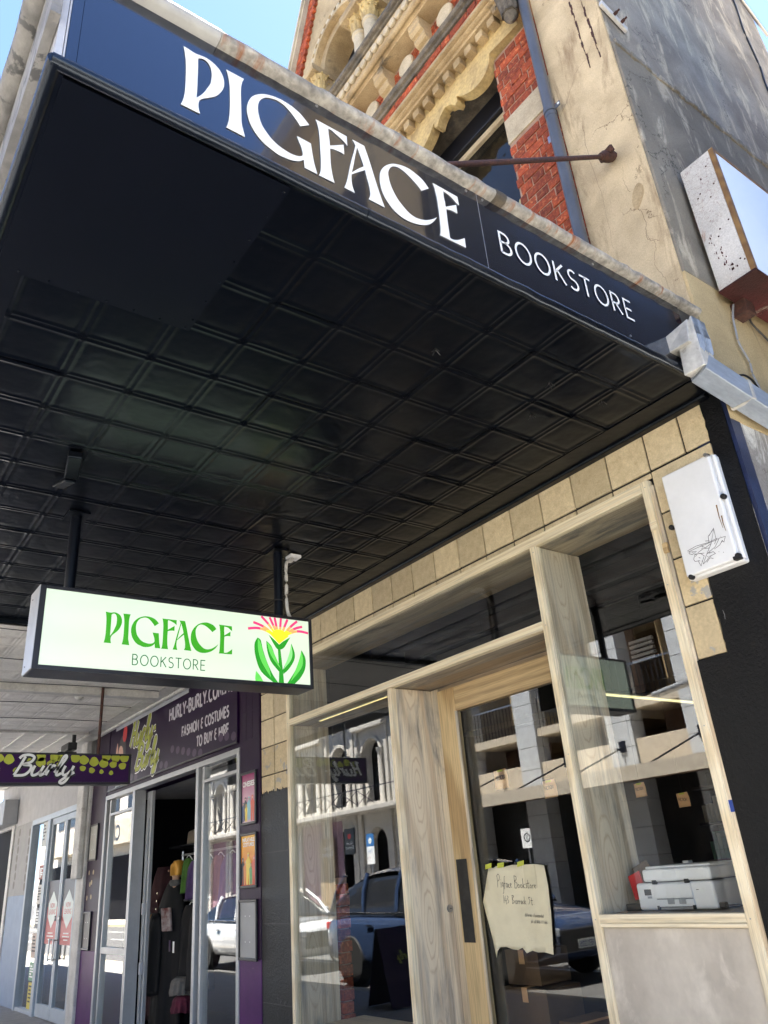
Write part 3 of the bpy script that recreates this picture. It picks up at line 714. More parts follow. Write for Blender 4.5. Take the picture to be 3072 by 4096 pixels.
# arcade storey: wall with two arched openings, raked left edge
def archloop(cx, r, z0, zs, n=20):
    return [(cx - r, z0)] + [(cx + r * math.cos(RAD(a)), zs + r * math.sin(RAD(a))) for a in [180 - 180 * i / n for i in range(n + 1)]] + [(cx + r, z0)]
zrake = lambda z: -5.5 + (z - 10.7) * 0.478
outer = [(zrake(8.99), 8.99), (zrake(12.4), 12.4), (-2.064, 12.4), (-2.064, 8.99)]
shape('arcade_wall', [outer, archloop(-4.52, 0.335, 9.0, 10.0), archloop(-3.58, 0.335, 9.0, 10.0)], plane_ny(0.16), M['stone'], B, 0.28)
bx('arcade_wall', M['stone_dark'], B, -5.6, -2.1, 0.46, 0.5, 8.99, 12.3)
for cx in (-4.52, -3.58):
    aw = thing('arched_window', 'leaded arched window set deep in the left stone arch' if cx < -4 else 'leaded arched window in the arch nearer the pier', 'window', (cx, 0.4, 9.0))
    rr = MB()
    for rad_, dep in ((0.325, 0.10), (0.285, 0.06)):
        lo_ = [(cx + rad_ * math.cos(RAD(a)), 10.0 + rad_ * math.sin(RAD(a))) for a in range(180, -1, -9)]
        li_ = [(cx + (rad_ - 0.03) * math.cos(RAD(a)), 10.0 + (rad_ - 0.03) * math.sin(RAD(a))) for a in range(0, 181, 9)]
        shape('frame', [[(cx - rad_, 9.0)] + lo_ + [(cx + rad_, 9.0), (cx + rad_ - .03, 9.0)] + li_ + [(cx - rad_ + .03, 9.0)]], plane_ny(0.36 if rad_ > .3 else .39), M['rust'], aw, 0.05)
    shape('pane', [archloop(cx, 0.26, 9.0, 10.0)], plane_ny(0.41), M['glass_old'], aw, 0.006)
    for i in range(6): bx('lead', M['rust'], aw, cx - 0.255 + i * 0.1 , cx - 0.247 + i * 0.1, 0.40, 0.405, 9.0, 10.0 + math.sqrt(max(0.0, 0.26 ** 2 - (-0.251 + i * 0.1) ** 2)))
    for i in range(8): bx('lead', M['rust'], aw, cx - 0.2, cx + 0.2, 0.398, 0.4, 9.05 + i * 0.14, 9.058 + i * 0.14)
    # hood mould and its blocks
    lo_ = [(cx + 0.50 * math.cos(RAD(a)), 10.0 + 0.50 * math.sin(RAD(a))) for a in range(180, -1, -6)]
    li_ = [(cx + 0.455 * math.cos(RAD(a)), 10.0 + 0.455 * math.sin(RAD(a))) for a in range(0, 181, 6)]
    shape('hood_mould', [lo_ + li_], plane_ny(0.0), M['stone'], B, 0.12)
    lo_ = [(cx + 0.60 * math.cos(RAD(a)), 10.0 + 0.60 * math.sin(RAD(a))) for a in range(180, -1, -6)]
    li_ = [(cx + 0.57 * math.cos(RAD(a)), 10.0 + 0.57 * math.sin(RAD(a))) for a in range(0, 181, 6)]
    shape('hood_mould', [lo_ + li_], plane_ny(0.0), M['stone'], B, 0.10)
    for i in range(15):
        a = RAD(6 + i * 12); c_ = Vector((cx + 0.535 * math.cos(a), -0.01, 10.0 + 0.535 * math.sin(a)))
        e1 = Vector((math.cos(a), 0, math.sin(a))); e2 = Vector((-math.sin(a), 0, math.cos(a)))
        MB().obox(c_, e1 * 0.03, Vector((0, 0.045, 0)), e2 * 0.03).build('arch_block', M['stone_pale'], B, 0.003)
# brick strip and raked coping at the left
for i in range(26):
    z = 9.9 + i * 0.084
    for dx in (0.24, 0.13):
        xx = zrake(z) + dx
        if math.hypot(xx + 4.52, z - 10.0) > 0.66: place_brick(xx, z, 106, -0.02)
cp = [(zrake(8.6) - 0.03, 8.6), (zrake(12.4) - 0.03, 12.4), (zrake(12.4) + 0.10, 12.4), (zrake(8.6) + 0.10, 8.6)]
shape('gable_coping', [cp], plane_ny(0.12), M['stone_pale'], B, 0.40)
cp = [(zrake(8.6) + 0.02, 8.6), (zrake(12.4) + 0.02, 12.4), (zrake(12.4) + 0.06, 12.4), (zrake(8.6) + 0.06, 8.6)]
shape('gable_coping', [cp], plane_ny(-0.085), M['stone_pale'], B, 0.03)
# columns with leafy capitals
def leafy(c, r0, r1, h, n, mt, parent, name='capital', tiers=2):
    mb = MB()
    mb.lathe([(r0, 0), (r0 * 1.02, h * .4), (r0 * 1.25, h * .8), (r0 * 1.45, h)], c, 'z', 16)
    for t_ in range(tiers):
        for k_ in range(n):
            a = 2 * math.pi * (k_ + 0.5 * t_) / n
            zb, zt = h * (0.02 + 0.38 * t_), h * (0.55 + 0.4 * t_)
            e = Vector((math.cos(a), math.sin(a), 0)); tn = Vector((-math.sin(a), math.cos(a), 0)); C_ = Vector(c)
            wd_ = 2 * math.pi * r0 / n * 0.46
            rows = [(r0 * 1.02, zb, 1), (r0 * 1.14, zb + (zt - zb) * .5, 1.1), (r0 * 1.32 + 0.1 * r0 * t_, zt * .97, .8), (r0 * 1.62 + 0.15 * r0 * t_, zt, .45), (r0 * 1.66 + .15 * r0 * t_, zt - h * .1, .15)]
            b_ = []
            for (rr_, z_, s_) in rows:
                b_ += [C_ + e * rr_ + tn * wd_ * s_ + Vector((0, 0, z_)), C_ + e * (rr_ + .008) + Vector((0, 0, z_)), C_ + e * rr_ - tn * wd_ * s_ + Vector((0, 0, z_))]
            mb.add(b_, [(3 * i + j, 3 * i + j + 1, 3 * i + j + 4, 3 * i + j + 3) for i in range(4) for j in (0, 1)])
    return mb.build(name, M[mt], parent)
for cx, cy in ((-4.93, 0.0), (-4.93, 0.2), (-4.12, 0.0), (-3.93, 0.0), (-4.12, 0.2), (-3.93, .2)):
    sh = MB().lathe([(.105, 8.99), (.105, 9.05), (.088, 9.08), (.078, 9.12), (.073, 9.6), (.088, 9.615), (.09, 9.635), (.076, 9.65), (.076, 9.66)], (cx, cy, 0), 'z', 20).build('column', M['stone_pale'], B, 0, True)
    leafy((cx, cy, 9.66), 0.072, 0.12, 0.22, 9, 'stone_yellow', sh)
for x0, x1 in ((-5.09, -4.84), (-4.26, -3.79)):
    run('abacus', [(-.15, 9.885), (-.16, 9.92), (-.16, 9.98), (.32, 9.98), (.32, 9.885)], x0, x1, 'stone')
# carved corbel and shaft beside the pier
shf = MB().lathe([(.05, 7.72), (.075, 7.76), (.062, 7.82), (.062, 9.0)], (-2.19, -0.13, 0), 'z', 16).build('corner_shaft', M['stone_pale'], B, 0, True)
MB().lathe([(.012, 7.25), (.05, 7.3), (.055, 7.4), (.085, 7.5), (.1, 7.62), (.09, 7.72)], (-2.19, -0.09, 0), 'z', 16).build('corbel', M['stone_dark'], B, 0, True)
leafy((-2.19, -0.09, 7.33), 0.06, 0.1, 0.36, 9, 'stone_dark', B, 'corbel_leaf', 2)
bx('cornice_end', M['stone'], B, -2.33, -2.064, -0.12, 0.03, 7.5, 7.69, 0.006)
# rusted slots in the pier head
for i in range(2):
    mb = MB()
    for j in range(16): mb.box(-1.75 + i * 0.085 + random.uniform(-.006, .006) - 0.001 * j, -1.742 + i * 0.085 + random.uniform(-.006, .008) - .001 * j, -0.003 - 0.0005 * (j % 2), 0.003, 6.25 + j * 0.045, 6.30 + j * 0.045)
    mb.build('rust_streak', M['rust'], B)
# patch of bare cement
pt = [(-1.70, 4.93, 0), (-1.645, 5.0, 0), (-1.635, 5.06, 0), (-1.66, 5.10, 0), (-1.70, 5.07, 0), (-1.725, 5.0, 0), (-1.72, 4.95, 0)]
shape('cement_patch', [smooth_loop(pt)], plane_ny(-0.001), M['stone'], B, 0.004)
def crack_line(pts, name='crack', wd=0.004, y=-0.0015, seed=2):
    r_ = random.Random(seed); sp_ = spline(pts, 7); sp_ = [(a + r_.uniform(-.005, .005), b + r_.uniform(-.005, .005)) for a, b in sp_]
    return strokes(name, [sp_], lambda t_: wd * 0.55 * (1 - 0.7 * t_) , plane_ny(y), M['rust'], B)
crack_line([(-1.70, 4.94), (-1.68, 4.82), (-1.70, 4.7), (-1.66, 4.62), (-1.70, 4.5), (-1.66, 4.35), (-1.67, 4.22)], seed=4)
crack_line([(-1.72, 5.08), (-1.74, 5.2), (-1.72, 5.3)], wd=.003, seed=6)
crack_line([(-2.05, 6.1), (-1.95, 6.2), (-1.85, 6.33), (-1.75, 6.36), (-1.62, 6.5)], seed=5)
crack_line([(-1.63, 4.62), (-1.68, 4.68), (-1.70, 4.75)], wd=.003, seed=8)
crack_line([(-1.9, 5.9), (-1.92, 5.6), (-1.90, 5.2), (-1.92, 4.8)], wd=.003, seed=9)

# ================================================================== timber shopfront of the bookstore
F = thing('timber_shopfront', 'pale timber shopfront with deep board frames and large panes', 'shopfront', (-4.05, 0.2, 0))
FY = -0.014
for x0, x1, z1 in ((-6.04, -5.994, 3.286), (-4.53, -4.486, 2.704), (-2.96, -2.914, 3.224), (-2.116, -2.07, 3.286)):
    po = MB().box(x0, x1, FY, 0.03, 0.0, z1).build('post', M['pine_z'], F, 0.002)
    ins = 0.004
    MB().box(x0 + ins, x1 - ins, 0.031, 0.39, 0.0, z1 - 0.002).build('reveal_board', M['old_z'], po)
tp = MB().box(-5.993, -2.117, FY, 0.03, 3.226, 3.286).build('head_rail', M['pine_x'], F, 0.002)
MB().box(-5.998, -2.112, 0.031, 0.39, 3.23, 3.28).build('reveal_board', M['old_x'], tp)
MB().box(-2.115, -2.072, FY - 0.004, FY - 0.001, 3.0, 3.05).build('packing_block', M['pine_x'], F, 0.002)
tr = MB().box(-5.993, -2.961, FY - 0.002, 0.03, 2.706, 2.76).build('transom', M['pine_x'], F, 0.002)
MB().box(-5.998, -2.956, 0.031, 0.39, 2.71, 2.756).build('reveal_board', M['old_x'], tr)
s1 = MB().box(-2.913, -2.117, FY, 0.03, 1.185, 1.222).build('sill', M['pine_x'], F, 0.002)
MB().box(-2.913, -2.117, FY + 0.001, 0.03, 1.165, 1.183).build('sill', M['pine_x'], F, 0.002)
MB().box(-2.91, -2.12, 0.031, 0.46, 1.19, 1.2195).build('window_shelf', M['old_x'], F)
MB().box(-2.913, -2.117, 0.004, 0.05, 0.0, 1.163).build('stall_panel', M['plaster'], F, 0.002)
MB().box(-5.993, -4.531, FY, 0.03, 0.44, 0.485).build('sill', M['pine_x'], F, 0.002)
MB().box(-5.99, -4.534, 0.031, 0.60, 0.45, 0.484).build('window_shelf', M['pine_x'], F)
MB().box(-5.993, -4.531, 0.004, 0.05, 0.0, 0.438).build('stall_panel', M['plaster'], F, 0.002)
# outer grey edge board and gap at the right
MB().box(-2.0695, -2.0495, 0.0, 0.05, 0.0, 3.25).build('edge_strip', M['old_z'], F)
MB().box(-2.073, -2.046, -0.020, -0.001, 2.86, 2.915).build('packing_block', M['door_x'], F, 0.003)
MB().box(-2.0705, -2.0485, -0.0015, 0.0, 1.62, 1.67).build('blue_tape', plain('blue masking tape', (0.01, 0.05, 0.30), 0.5), F)
# panes
for x0, x1, z0, z1 in ((-5.992, -4.532, 0.487, 2.704), (-5.992, -2.962, 2.762, 3.224), (-2.912, -2.118, 1.224, 3.224)):
    MB().box(x0, x1, 0.012, 0.018, z0, z1).build('pane', M['glass'], F)
# left inner wall of timber, brick behind
for i, (y0, y1) in enumerate(((0.392, 0.56), (0.565, 0.75))):
    pass
for i in range(17):
    z = 0.05 + i * 0.084
    place_b = bpy.data.objects.new('brick', BR[106][i % 3]); col.objects.link(place_b); place_b.location = (-6.035, 0.458 + (0.008 if i % 2 else 0), z); place_b.rotation_euler = (0, 0, RAD(90)); par(place_b, B)
MB().box(-6.42, -6.0, 0.425, 0.505, 0.02, 1.48).build('brick_bed', M['mortar'], B); MB().box(-6.42, -5.985, 0.424, 0.515, 1.48, 3.45).build('inner_pier', M['interior_grey'], B)
led = thing('led_strip', 'thin glowing light strip fixed under the transom of the left window', 'light', (-5.2, 0.13, 2.7))
bx('diffuser', emit('warm led', (1.0, 0.82, 0.36), 0.10), led, -5.72, -4.66, 0.130, 0.138, 2.6975, 2.7025)
bx('channel', M['steel'], led, -5.725, -4.655, 0.12, 0.148, 2.703, 2.709)
# door
D_ = thing('entrance_door', 'honey timber framed glass entrance door set back behind the posts', 'door', (-3.7, 0.36, 0))
bx('stile', M['door_z'], D_, -4.40, -4.215, 0.345, 0.395, 0.02, 2.675, 0.003)
bx('stile', M['door_z'], D_, -3.13, -2.968, 0.345, 0.395, 0.02, 2.675, 0.003)
bx('head_rail', M['door_x'], D_, -4.213, -3.132, 0.347, 0.393, 2.50, 2.673, 0.003)
bx('bottom_rail', M['door_x'], D_, -4.213, -3.132, 0.347, 0.393, 0.02, 0.2, 0.003)
bx('glazing_bead', M['old_z'], D_, -4.214, -4.192, 0.335, 0.346, 0.2, 2.5, 0.001)
bx('pane', M['glass_door'], D_, -4.212, -3.133, 0.365, 0.371, 0.202, 2.498)
bx('frame', M['old_z'], D_, -4.482, -4.405, 0.36, 0.40, 0.0, 2.70)
bx('frame_gap', M['black_plastic'], D_, -4.404, -4.401, 0.37, 0.40, 0.0, 2.70)
bx('frame', M['old_x'], D_, -4.48, -2.965, 0.37, 0.41, 2.678, 2.704)
plt = bx('push_plate', mat('black steel plate', (0.015, 0.015, 0.017), (0.03, 0.03, 0.03), rough=0.5, scale=14, fine=0.3), D_, -4.375, -4.27, 0.338, 0.344, 1.04, 1.535, 0.002)
lk = MB().lathe([(.022, 0), (.024, .004), (.022, .012), (.014, .014), (.0005, .015)], (-4.489, 0.335, 1.24), 'x', 20)
lock = thing('door_lock', 'round steel lock cylinder on the side of the middle post', 'lock', (-4.485, 0.335, 1.24))
lk.build('lock_body', M['steel'], lock, 0, True)
MB().box(-4.474, -4.4725, 0.330, 0.340, 1.2375, 1.2425).build('keyhole', M['black_plastic'], lock)

# ================================================================== black awning
A = thing('black_awning', 'black pressed tin awning with a navy end fascia lettered in white', 'awning', (-4.0, -1.6, 3.56))
ZS = 3.564
def tin_tile(name, p, q, seed, mt, plate=0.0010, diag=False):
    ds = [0, .007, .012, .018, .024, .038, .045, .075, .11]
    us = [d_ / .2925 * p for d_ in ds] ; us = us + [p / 2] + [p - u for u in reversed(us)]
    ws = [d_ / .2925 * q for d_ in ds] ; ws = ws + [q / 2] + [q - u for u in reversed(ws)]
    hh = {0: 0.0, 1: 0.0003, 2: .0026, 3: .0026, 4: 0.0002, 5: 0.0, 6: plate, 7: plate, 8: plate, 9: plate}
    n = len(us); r_ = random.Random(seed); off = r_.uniform(0, 50)
    vs_ = []
    for j in range(n):
        for i in range(n):
            k_ = min(min(i, n - 1 - i), min(j, n - 1 - j))
            h = hh[min(k_, 9)]
            di, dj = min(i, n - 1 - i), min(j, n - 1 - j)
            if di <= 3 and dj <= 3: h = 0.0045 if (di + dj) % 2 == 0 else 0.001
            wob = 0.0016 * noise.noise(Vector((us[i] * 9 + off, ws[j] * 9, off))) if k_ > 0 else 0
            vs_.append((us[i], ws[j], -(h + wob)))
    fs_ = [(j * n + i, (j + 1) * n + i, (j + 1) * n + i + 1, j * n + i + 1) for j in range(n - 1) for i in range(n - 1)]
    me = bpy.data.meshes.new(name); me.from_pydata(vs_, [], fs_); me.update(); me.materials.append(mt)
    for pl_ in me.polygons: pl_.use_smooth = True
    return me
PX, PY = 0.2925, 0.2885
TT = [tin_tile('tin_tile', PX, PY, s_, M['soffit']) for s_ in range(5)]
rt = random.Random(3)
def put_tile(x, y, z, meshes, parent, name='tin_tile', sxy=(1, 1)):
    o = bpy.data.objects.new(name, rt.choice(meshes)); col.objects.link(o)
    o.location = (x, y, z + rt.uniform(-.0018, .0012)); o.rotation_euler = (RAD(rt.gauss(0, .22)), RAD(rt.gauss(0, .22)), 0); o.scale = (sxy[0], sxy[1], 1)
    return par(o, parent)
yn = [-2.222 + PY * j for j in range(-3, 8)]      # -3.087 .. -0.2
for j in range(10):
    y = yn[j]
    for i in range(-1, 17):
        x0 = -1.819 - PX * (i + 1)
        if i == -1: x, sx_ = -1.819, 0.86
        else: x, sx_ = x0, 1
        if x + PX * sx_ > -2.40 and y + PY < -2.40: continue
        put_tile(x, y, ZS + 0.006, TT, A, 'tin_tile', (sx_, 1))
bx('plain_panel', M['soffit_plain'], A, -2.438, -1.585, -3.17, -2.446, ZS - 0.006, ZS + 0.001)
bx('soffit_border', M['soffit'], A, -6.54, -1.575, -0.2, -0.005, ZS - 0.001, ZS + 0.03)
bx('soffit_border', M['soffit_plain'], A, -6.54, -2.44, -3.19, -3.088, ZS - 0.004, ZS + 0.02)
bx('soffit_border', M['soffit_plain'], A, -2.438, -1.58, -3.19, -3.1705, ZS - 0.004, ZS + 0.02)
bx('deck', M['black_paint'], A, -6.54, -1.60, -3.18, -0.0, ZS + 0.04, 3.99)
bx('soffit_border', M['soffit'], A, -6.56, -6.51, -3.19, -0.0, ZS - 0.03, ZS + 0.03)
# fascia panels (end of the awning)
bx('fascia_panel', M['navy_gloss'], A, -1.585, -1.555, -3.147, -1.582, 3.585, 4.015)
bx('fascia_panel', M['navy_gloss'], A, -1.585, -1.5555, -1.578, -0.19, 3.585, 4.01)
bx('fascia_seam', M['white_metal'], A, -1.57, -1.5565, -1.5815, -1.5785, 3.6, 4.01)
bx('fascia_corner', M['navy_gloss'], A, -1.585, -1.553, -3.178, -3.1485, 3.585, 4.02)
bx('fascia_seam', M['white_metal'], A, -1.585, -1.554, -3.184, -3.1795, 3.59, 4.02)
bx('fascia_end', mat('dull charcoal end plate', (0.03, 0.03, 0.032), (0.07, 0.068, 0.065), rough=0.55, scale=8, bump=0.2, fine=0.3), A, -1.585, -1.558, -0.188, -0.004, 3.60, 4.0)
# front fascia, seen edge-on at the left
bx('front_fascia', M['white_metal'], A, -6.54, -1.557, -3.205, -3.186, 3.60, 4.0)
bx('front_flashing', M['capping_front'], A, -6.54, -1.53, -3.235, -3.207, 3.73, 4.0)
# lower rolled bead, with a flaky paint line
def wavy_tube(p0, p1, r, n, amp, seed):
    r_ = random.Random(seed); p0, p1 = Vector(p0), Vector(p1); pts = []
    for i in range(n + 1):
        q = p0.lerp(p1, i / n); nz = noise.noise(Vector((i * 0.35, seed, 0))) * amp; nx = noise.noise(Vector((i * 0.35, seed, 9))) * amp
        pts.append(q + Vector((nx if abs((p1 - p0).x) < .5 else 0, nx if abs((p1 - p0).y) < .5 else 0, nz)))
    return pts
MB().tube(wavy_tube((-1.558, -3.21, 3.572), (-1.558, -2.17, 3.570), 0.03, 16, 0.001, 1), 0.021, 14).build('edge_bead', M['bead'], A)
MB().tube(wavy_tube((-1.556, -2.168, 3.570), (-1.556, -0.03, 3.572), 0.03, 60, 0.0055, 2), 0.0215, 14).build('edge_bead', M['bead'], A)
MB().tube(wavy_tube((-1.55, -3.2, 3.572), (-6.54, -3.2, 3.572), 0.03, 20, 0.001, 3), 0.022, 14).build('edge_bead', M['bead'], A)
# top capping roll with overhang
def capping(y0, y1, mt, r=0.036, amp=0.004, seed=1, x=-1.538):
    r *= 0.74
    n = max(6, int((y1 - y0) / 0.05)); mb = MB(); K = 10
    for i in range(n + 1):
        y = y0 + (y1 - y0) * i / n
        dx = noise.noise(Vector((i * .8, seed, 2))) * amp; dz = noise.noise(Vector((i * .7, seed, 7))) * amp
        for k_ in range(K + 1):
            a = RAD(200 - 270 * k_ / K)
            rr_ = r * (1 + 0.25 * amp / 0.004 * 0.25 * noise.noise(Vector((i * .9, k_ * .7, seed))))
            mb.v.append((x + dx + rr_ * math.cos(a), y, 4.028 + dz + rr_ * math.sin(a)))
        mb.v.append((-1.60, y, 4.0 + dz * .3))
    K2 = K + 2
    for i in range(n):
        for k_ in range(K + 1):
            a = i * K2 + k_; mb.f.append((a, a + 1, a + 1 + K2, a + K2))
    mb.f.append(tuple(range(K2))); mb.f.append(tuple(n * K2 + k_ for k_ in range(K2)))
    mb.sm = True
    return mb.build('gutter_capping', M[mt], A)
capping(-3.26, -2.735, 'zinc_new', 0.036, 0.0005, 1)
capping(-2.733, -1.50, 'capping', 0.034, 0.006, 2)
capping(-1.50, -1.44, 'stone_dark', 0.037, 0.004, 3)
capping(-1.438, -0.03, 'capping', 0.033, 0.007, 4)
MB().tube(wavy_tube((-1.53, -3.25, 4.03), (-6.54, -3.25, 4.03), .03, 60, .012, 5), 0.04, 12).build('gutter_capping', M['capping_front'], A)
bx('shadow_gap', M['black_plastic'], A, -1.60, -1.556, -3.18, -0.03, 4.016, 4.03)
LOGO={
'P':[[(154,416,1),(178,413,0),(197,412,0),(221,418,0),(241,417,0),(263,408,0),(280,392,0),(291,367,0),(294,341,0),(291,316,0),(280,286,0),(265,261,0),(244,239,0),(227,223,0),(217,211,0),(211,196,0),(210,178,0),(212,161,0),(216,146,1),(155,146,1),(160,165,0),(164,194,0),(166,226,0),(166,275,0),(165,324,0),(163,358,0),(159,388,0)],[(203,394,1),(209,401,0),(219,406,0),(230,406,0),(241,396,0),(248,378,0),(251,355,0),(250,329,0),(247,306,0),(238,280,0),(227,251,0),(213,224,0),(203,209,1),(204,254,0),(204,304,0),(204,354,0)]],
'I':[[(301,416,1),(364,417,1),(358,397,0),(354,370,0),(353,339,0),(354,288,0),(355,239,0),(356,201,0),(361,174,0),(368,144,1),(304,145,1),(309,166,0),(313,195,0),(315,236,0),(315,286,0),(314,335,0),(311,369,0),(306,397,0)]],
'G':[[(613,365,1),(598,381,0),(577,399,0),(549,411,0),(520,416,0),(487,415,0),(455,405,0),(431,392,0),(411,374,0),(395,354,0),(384,330,0),(377,302,0),(375,273,0),(379,246,0),(387,219,0),(400,196,0),(417,175,0),(438,159,0),(463,149,0),(489,141,0),(517,142,0),(541,147,0),(561,156,0),(574,166,0),(585,179,1),(587,142,1),(636,141,1),(627,178,0),(621,220,0),(618,254,0),(616,275,1),(562,276,1),(568,257,0),(576,237,0),(581,215,0),(582,202,0),(578,191,0),(567,182,0),(554,177,0),(534,174,0),(510,177,0),(486,184,0),(463,198,0),(444,218,0),(429,240,0),(420,269,0),(415,301,0),(416,328,0),(422,353,0),(434,373,0),(450,389,0),(471,399,0),(491,403,0),(511,400,0),(531,388,0),(547,373,0),(563,355,0),(577,335,1)]],
'F':[[(642,413,1),(772,413,1),(772,366,1),(762,376,0),(747,385,0),(725,395,0),(708,402,0),(693,403,1),(693,370,0),(695,342,0),(695,316,1),(722,335,0),(755,359,1),(755,311,1),(743,313,0),(725,311,0),(709,308,0),(695,302,1),(694,260,0),(694,219,0),(697,180,0),(701,154,0),(705,141,1),(642,140,1),(648,155,0),(652,183,0),(654,230,0),(654,281,0),(654,329,0),(652,369,0),(647,398,0)]],
'A':[[(797,413,1),(849,414,1),(866,350,0),(883,274,0),(900,203,0),(916,145,1),(848,147,1),(856,169,0),(857,193,0),(854,222,0),(847,258,0),(843,287,1),(811,257,0),(780,227,1),(778,198,0),(780,168,0),(788,142,1),(745,143,1),(756,175,0),(765,211,0),(774,253,0),(787,308,0),(800,354,0),(809,391,1),(804,403,0)],[(816,388,1),(823,363,0),(832,331,0),(839,302,1),(809,270,0),(782,237,1),(792,279,0),(802,328,0)]],
'C':[[(1148,372,1),(1136,389,0),(1117,406,0),(1092,416,0),(1062,424,0),(1032,422,0),(1001,413,0),(974,399,0),(948,376,0),(928,350,0),(914,320,0),(908,289,0),(907,259,0),(911,230,0),(921,202,0),(938,177,0),(959,155,0),(987,142,0),(1015,137,0),(1049,140,0),(1085,151,0),(1112,165,0),(1135,184,0),(1153,206,0),(1164,223,0),(1171,236,1),(1161,225,0),(1146,212,0),(1126,197,0),(1105,185,0),(1078,176,0),(1053,174,0),(1030,181,0),(1007,198,0),(985,220,0),(969,247,0),(957,278,0),(951,312,0),(951,339,0),(959,363,0),(970,381,0),(986,394,0),(1004,399,0),(1024,397,0),(1043,390,0),(1062,379,0),(1081,365,0),(1097,352,0),(1109,339,1)]],
'E':[[(1174,418,1),(1301,416,1),(1303,372,1),(1290,378,0),(1275,390,0),(1255,401,0),(1226,406,1),(1224,372,0),(1226,345,0),(1226,320,1),(1251,338,0),(1287,364,1),(1286,318,1),(1273,319,0),(1254,318,0),(1228,310,1),(1226,267,0),(1225,217,0),(1225,159,1),(1240,158,0),(1263,167,0),(1287,184,0),(1305,199,1),(1304,149,1),(1174,147,1),(1179,161,0),(1183,195,0),(1185,239,0),(1186,289,0),(1186,334,0),(1183,371,0),(1180,398,0)]],
}
def logo(mw, mt, parent, depth=0.002):
    for ch in 'PIGFACE':
        loops = [[(a / 1000, b / 1000) for a, b in smooth_loop(lp, 4)] for lp in LOGO[ch]]
        o = shape('letter', loops, mw, mt, parent, depth)
logo(plane_x(-1.5525, -3.0, 3.5), M['letter_white'], A)
stroke_text('lettering', 'BOOKSTORE', 0.110, 0.0115, plane_x(-1.5518, -1.496, 3.732), M['letter_white'], A, width=0.885, gap=0.16)
# dangling torn duct tape and stubs on the soffit
hb = MB()
hb.obox((-3.72, -2.54, ZS - 0.03), (0.11, -0.02, 0.006), (0.006, 0.035, 0), (0, 0, 0.02)); hb.obox((-3.93, -2.53, ZS - 0.035), (0.07, 0.015, -0.01), (0.0, 0.03, 0), (0, 0, 0.012))
hb.build('soffit_box', M['soffit'], A, 0.006)
for (x, y) in ((-1.95, -0.83), (-1.93, -0.47), (-2.02, -1.48), (-2.2, -0.7)):
    mb = MB()
    for k_ in range(4):
        a = k_ * 1.6 + x * 7; mb.tube([(x, y, ZS), (x + 0.012 * math.cos(a), y + 0.012 * math.sin(a), ZS - 0.018), (x + 0.02 * math.cos(a), y + 0.025 * math.sin(a), ZS - 0.028)], 0.0022, 5)
    mb.build('wire_stub', M['black_plastic'], A)
# small fixings on the fascia
fx = MB()
for y, z in ((-1.64, 3.985), (-1.55, 3.985), (-2.35, 3.99), (-0.86, 3.97), (-0.7, 3.62)):
    fx.lathe([(.006, 0), (.006, .003), (.0005, .004)], (-1.5545, y, z), 'x', 8)
fx.build('fixing', M['steel'], A)

# ================================================================== illuminated hanging sign
S = thing('illuminated_sign', 'glowing white green lightbox sign with flower hanging under the black awning', 'sign', (-4.38, -1.65, 3.56))
SX0, SX1, SY0, SY1, SZ0, SZ1 = -4.48, -4.28, -2.512, -0.792, 2.602, 3.072
case = mat('black sign case', (0.012, 0.012, 0.016), (0.018, 0.018, 0.022), rough=0.35, fine=0.1)
bx('case', case, S, SX0, SX1 - 0.012, SY0 + 0.004, SY1, SZ0, SZ1, 0.003)
bx('end_cap', M['alu'], S, SX0 + 0.002, SX1 - 0.004, SY0 - 0.004, SY0 + 0.003, SZ0 + 0.002, SZ1 - 0.002, 0.002)
mt, t, p = new_mat('backlit face')
mp = coords(t)
g = N(t, 'ShaderNodeSeparateXYZ'); t.links.new(mp.outputs[0], g.inputs[0])
n_ = noise_n(t, mp, 1.1, 2)
cr = ramp(t, n_.outputs['Fac'], [(0.35, (0.80, 1.0, 0.80)), (0.65, (0.86, 1.0, 0.76))])
wv_ = N(t, 'ShaderNodeTexWave'); wv_.bands_direction = 'Z'; wv_.inputs['Scale'].default_value = 1.35; wv_.inputs['Distortion'].default_value = 0.6; t.links.new(mp.outputs[0], wv_.inputs['Vector'])
mrr = N(t, 'ShaderNodeMapRange'); mrr.inputs['To Min'].default_value = 0.057; mrr.inputs['To Max'].default_value = 0.0615; t.links.new(wv_.outputs['Fac'], mrr.inputs['Value']); t.links.new(mrr.outputs[0], p.inputs['Emission Strength'])
t.links.new(cr.outputs[0], p.inputs['Emission Color'])
p.inputs['Base Color'].default_value = (0.28, 0.32, 0.27, 1); p.inputs['Roughness'].default_value = 0.25
M['lb_face'] = mt
bx('face', M['lb_face'], S, SX1 - 0.012, SX1 - 0.006, SY0 + 0.03, SY1 - 0.02, SZ0 + 0.024, SZ1 - 0.018)
bx('face', M['lb_face'], S, SX0 - 0.003, SX0 - 0.001, SY0 + 0.03, SY1 - 0.02, SZ0 + 0.024, SZ1 - 0.018)
fr = MB()
fr.box(SX1 - 0.012, SX1, SY0, SY0 + 0.032, SZ0, SZ1); fr.box(SX1 - 0.012, SX1, SY1 - 0.021, SY1 + 0.002, SZ0, SZ1)
fr.box(SX1 - 0.012, SX1 - 0.0005, SY0 + 0.032, SY1 - 0.021, SZ0 - 0.001, SZ0 + 0.025); fr.box(SX1 - 0.012, SX1 - 0.0005, SY0 + 0.032, SY1 - 0.021, SZ1 - 0.019, SZ1 + 0.001)
fr.build('face_frame', case, S, 0.002)
M['lb_green'] = emit('backlit green', (0.045, 0.34, 0.02), 0.072)
M['lb_text'] = emit('backlit dark green', (0.03, 0.14, 0.06), 0.072)
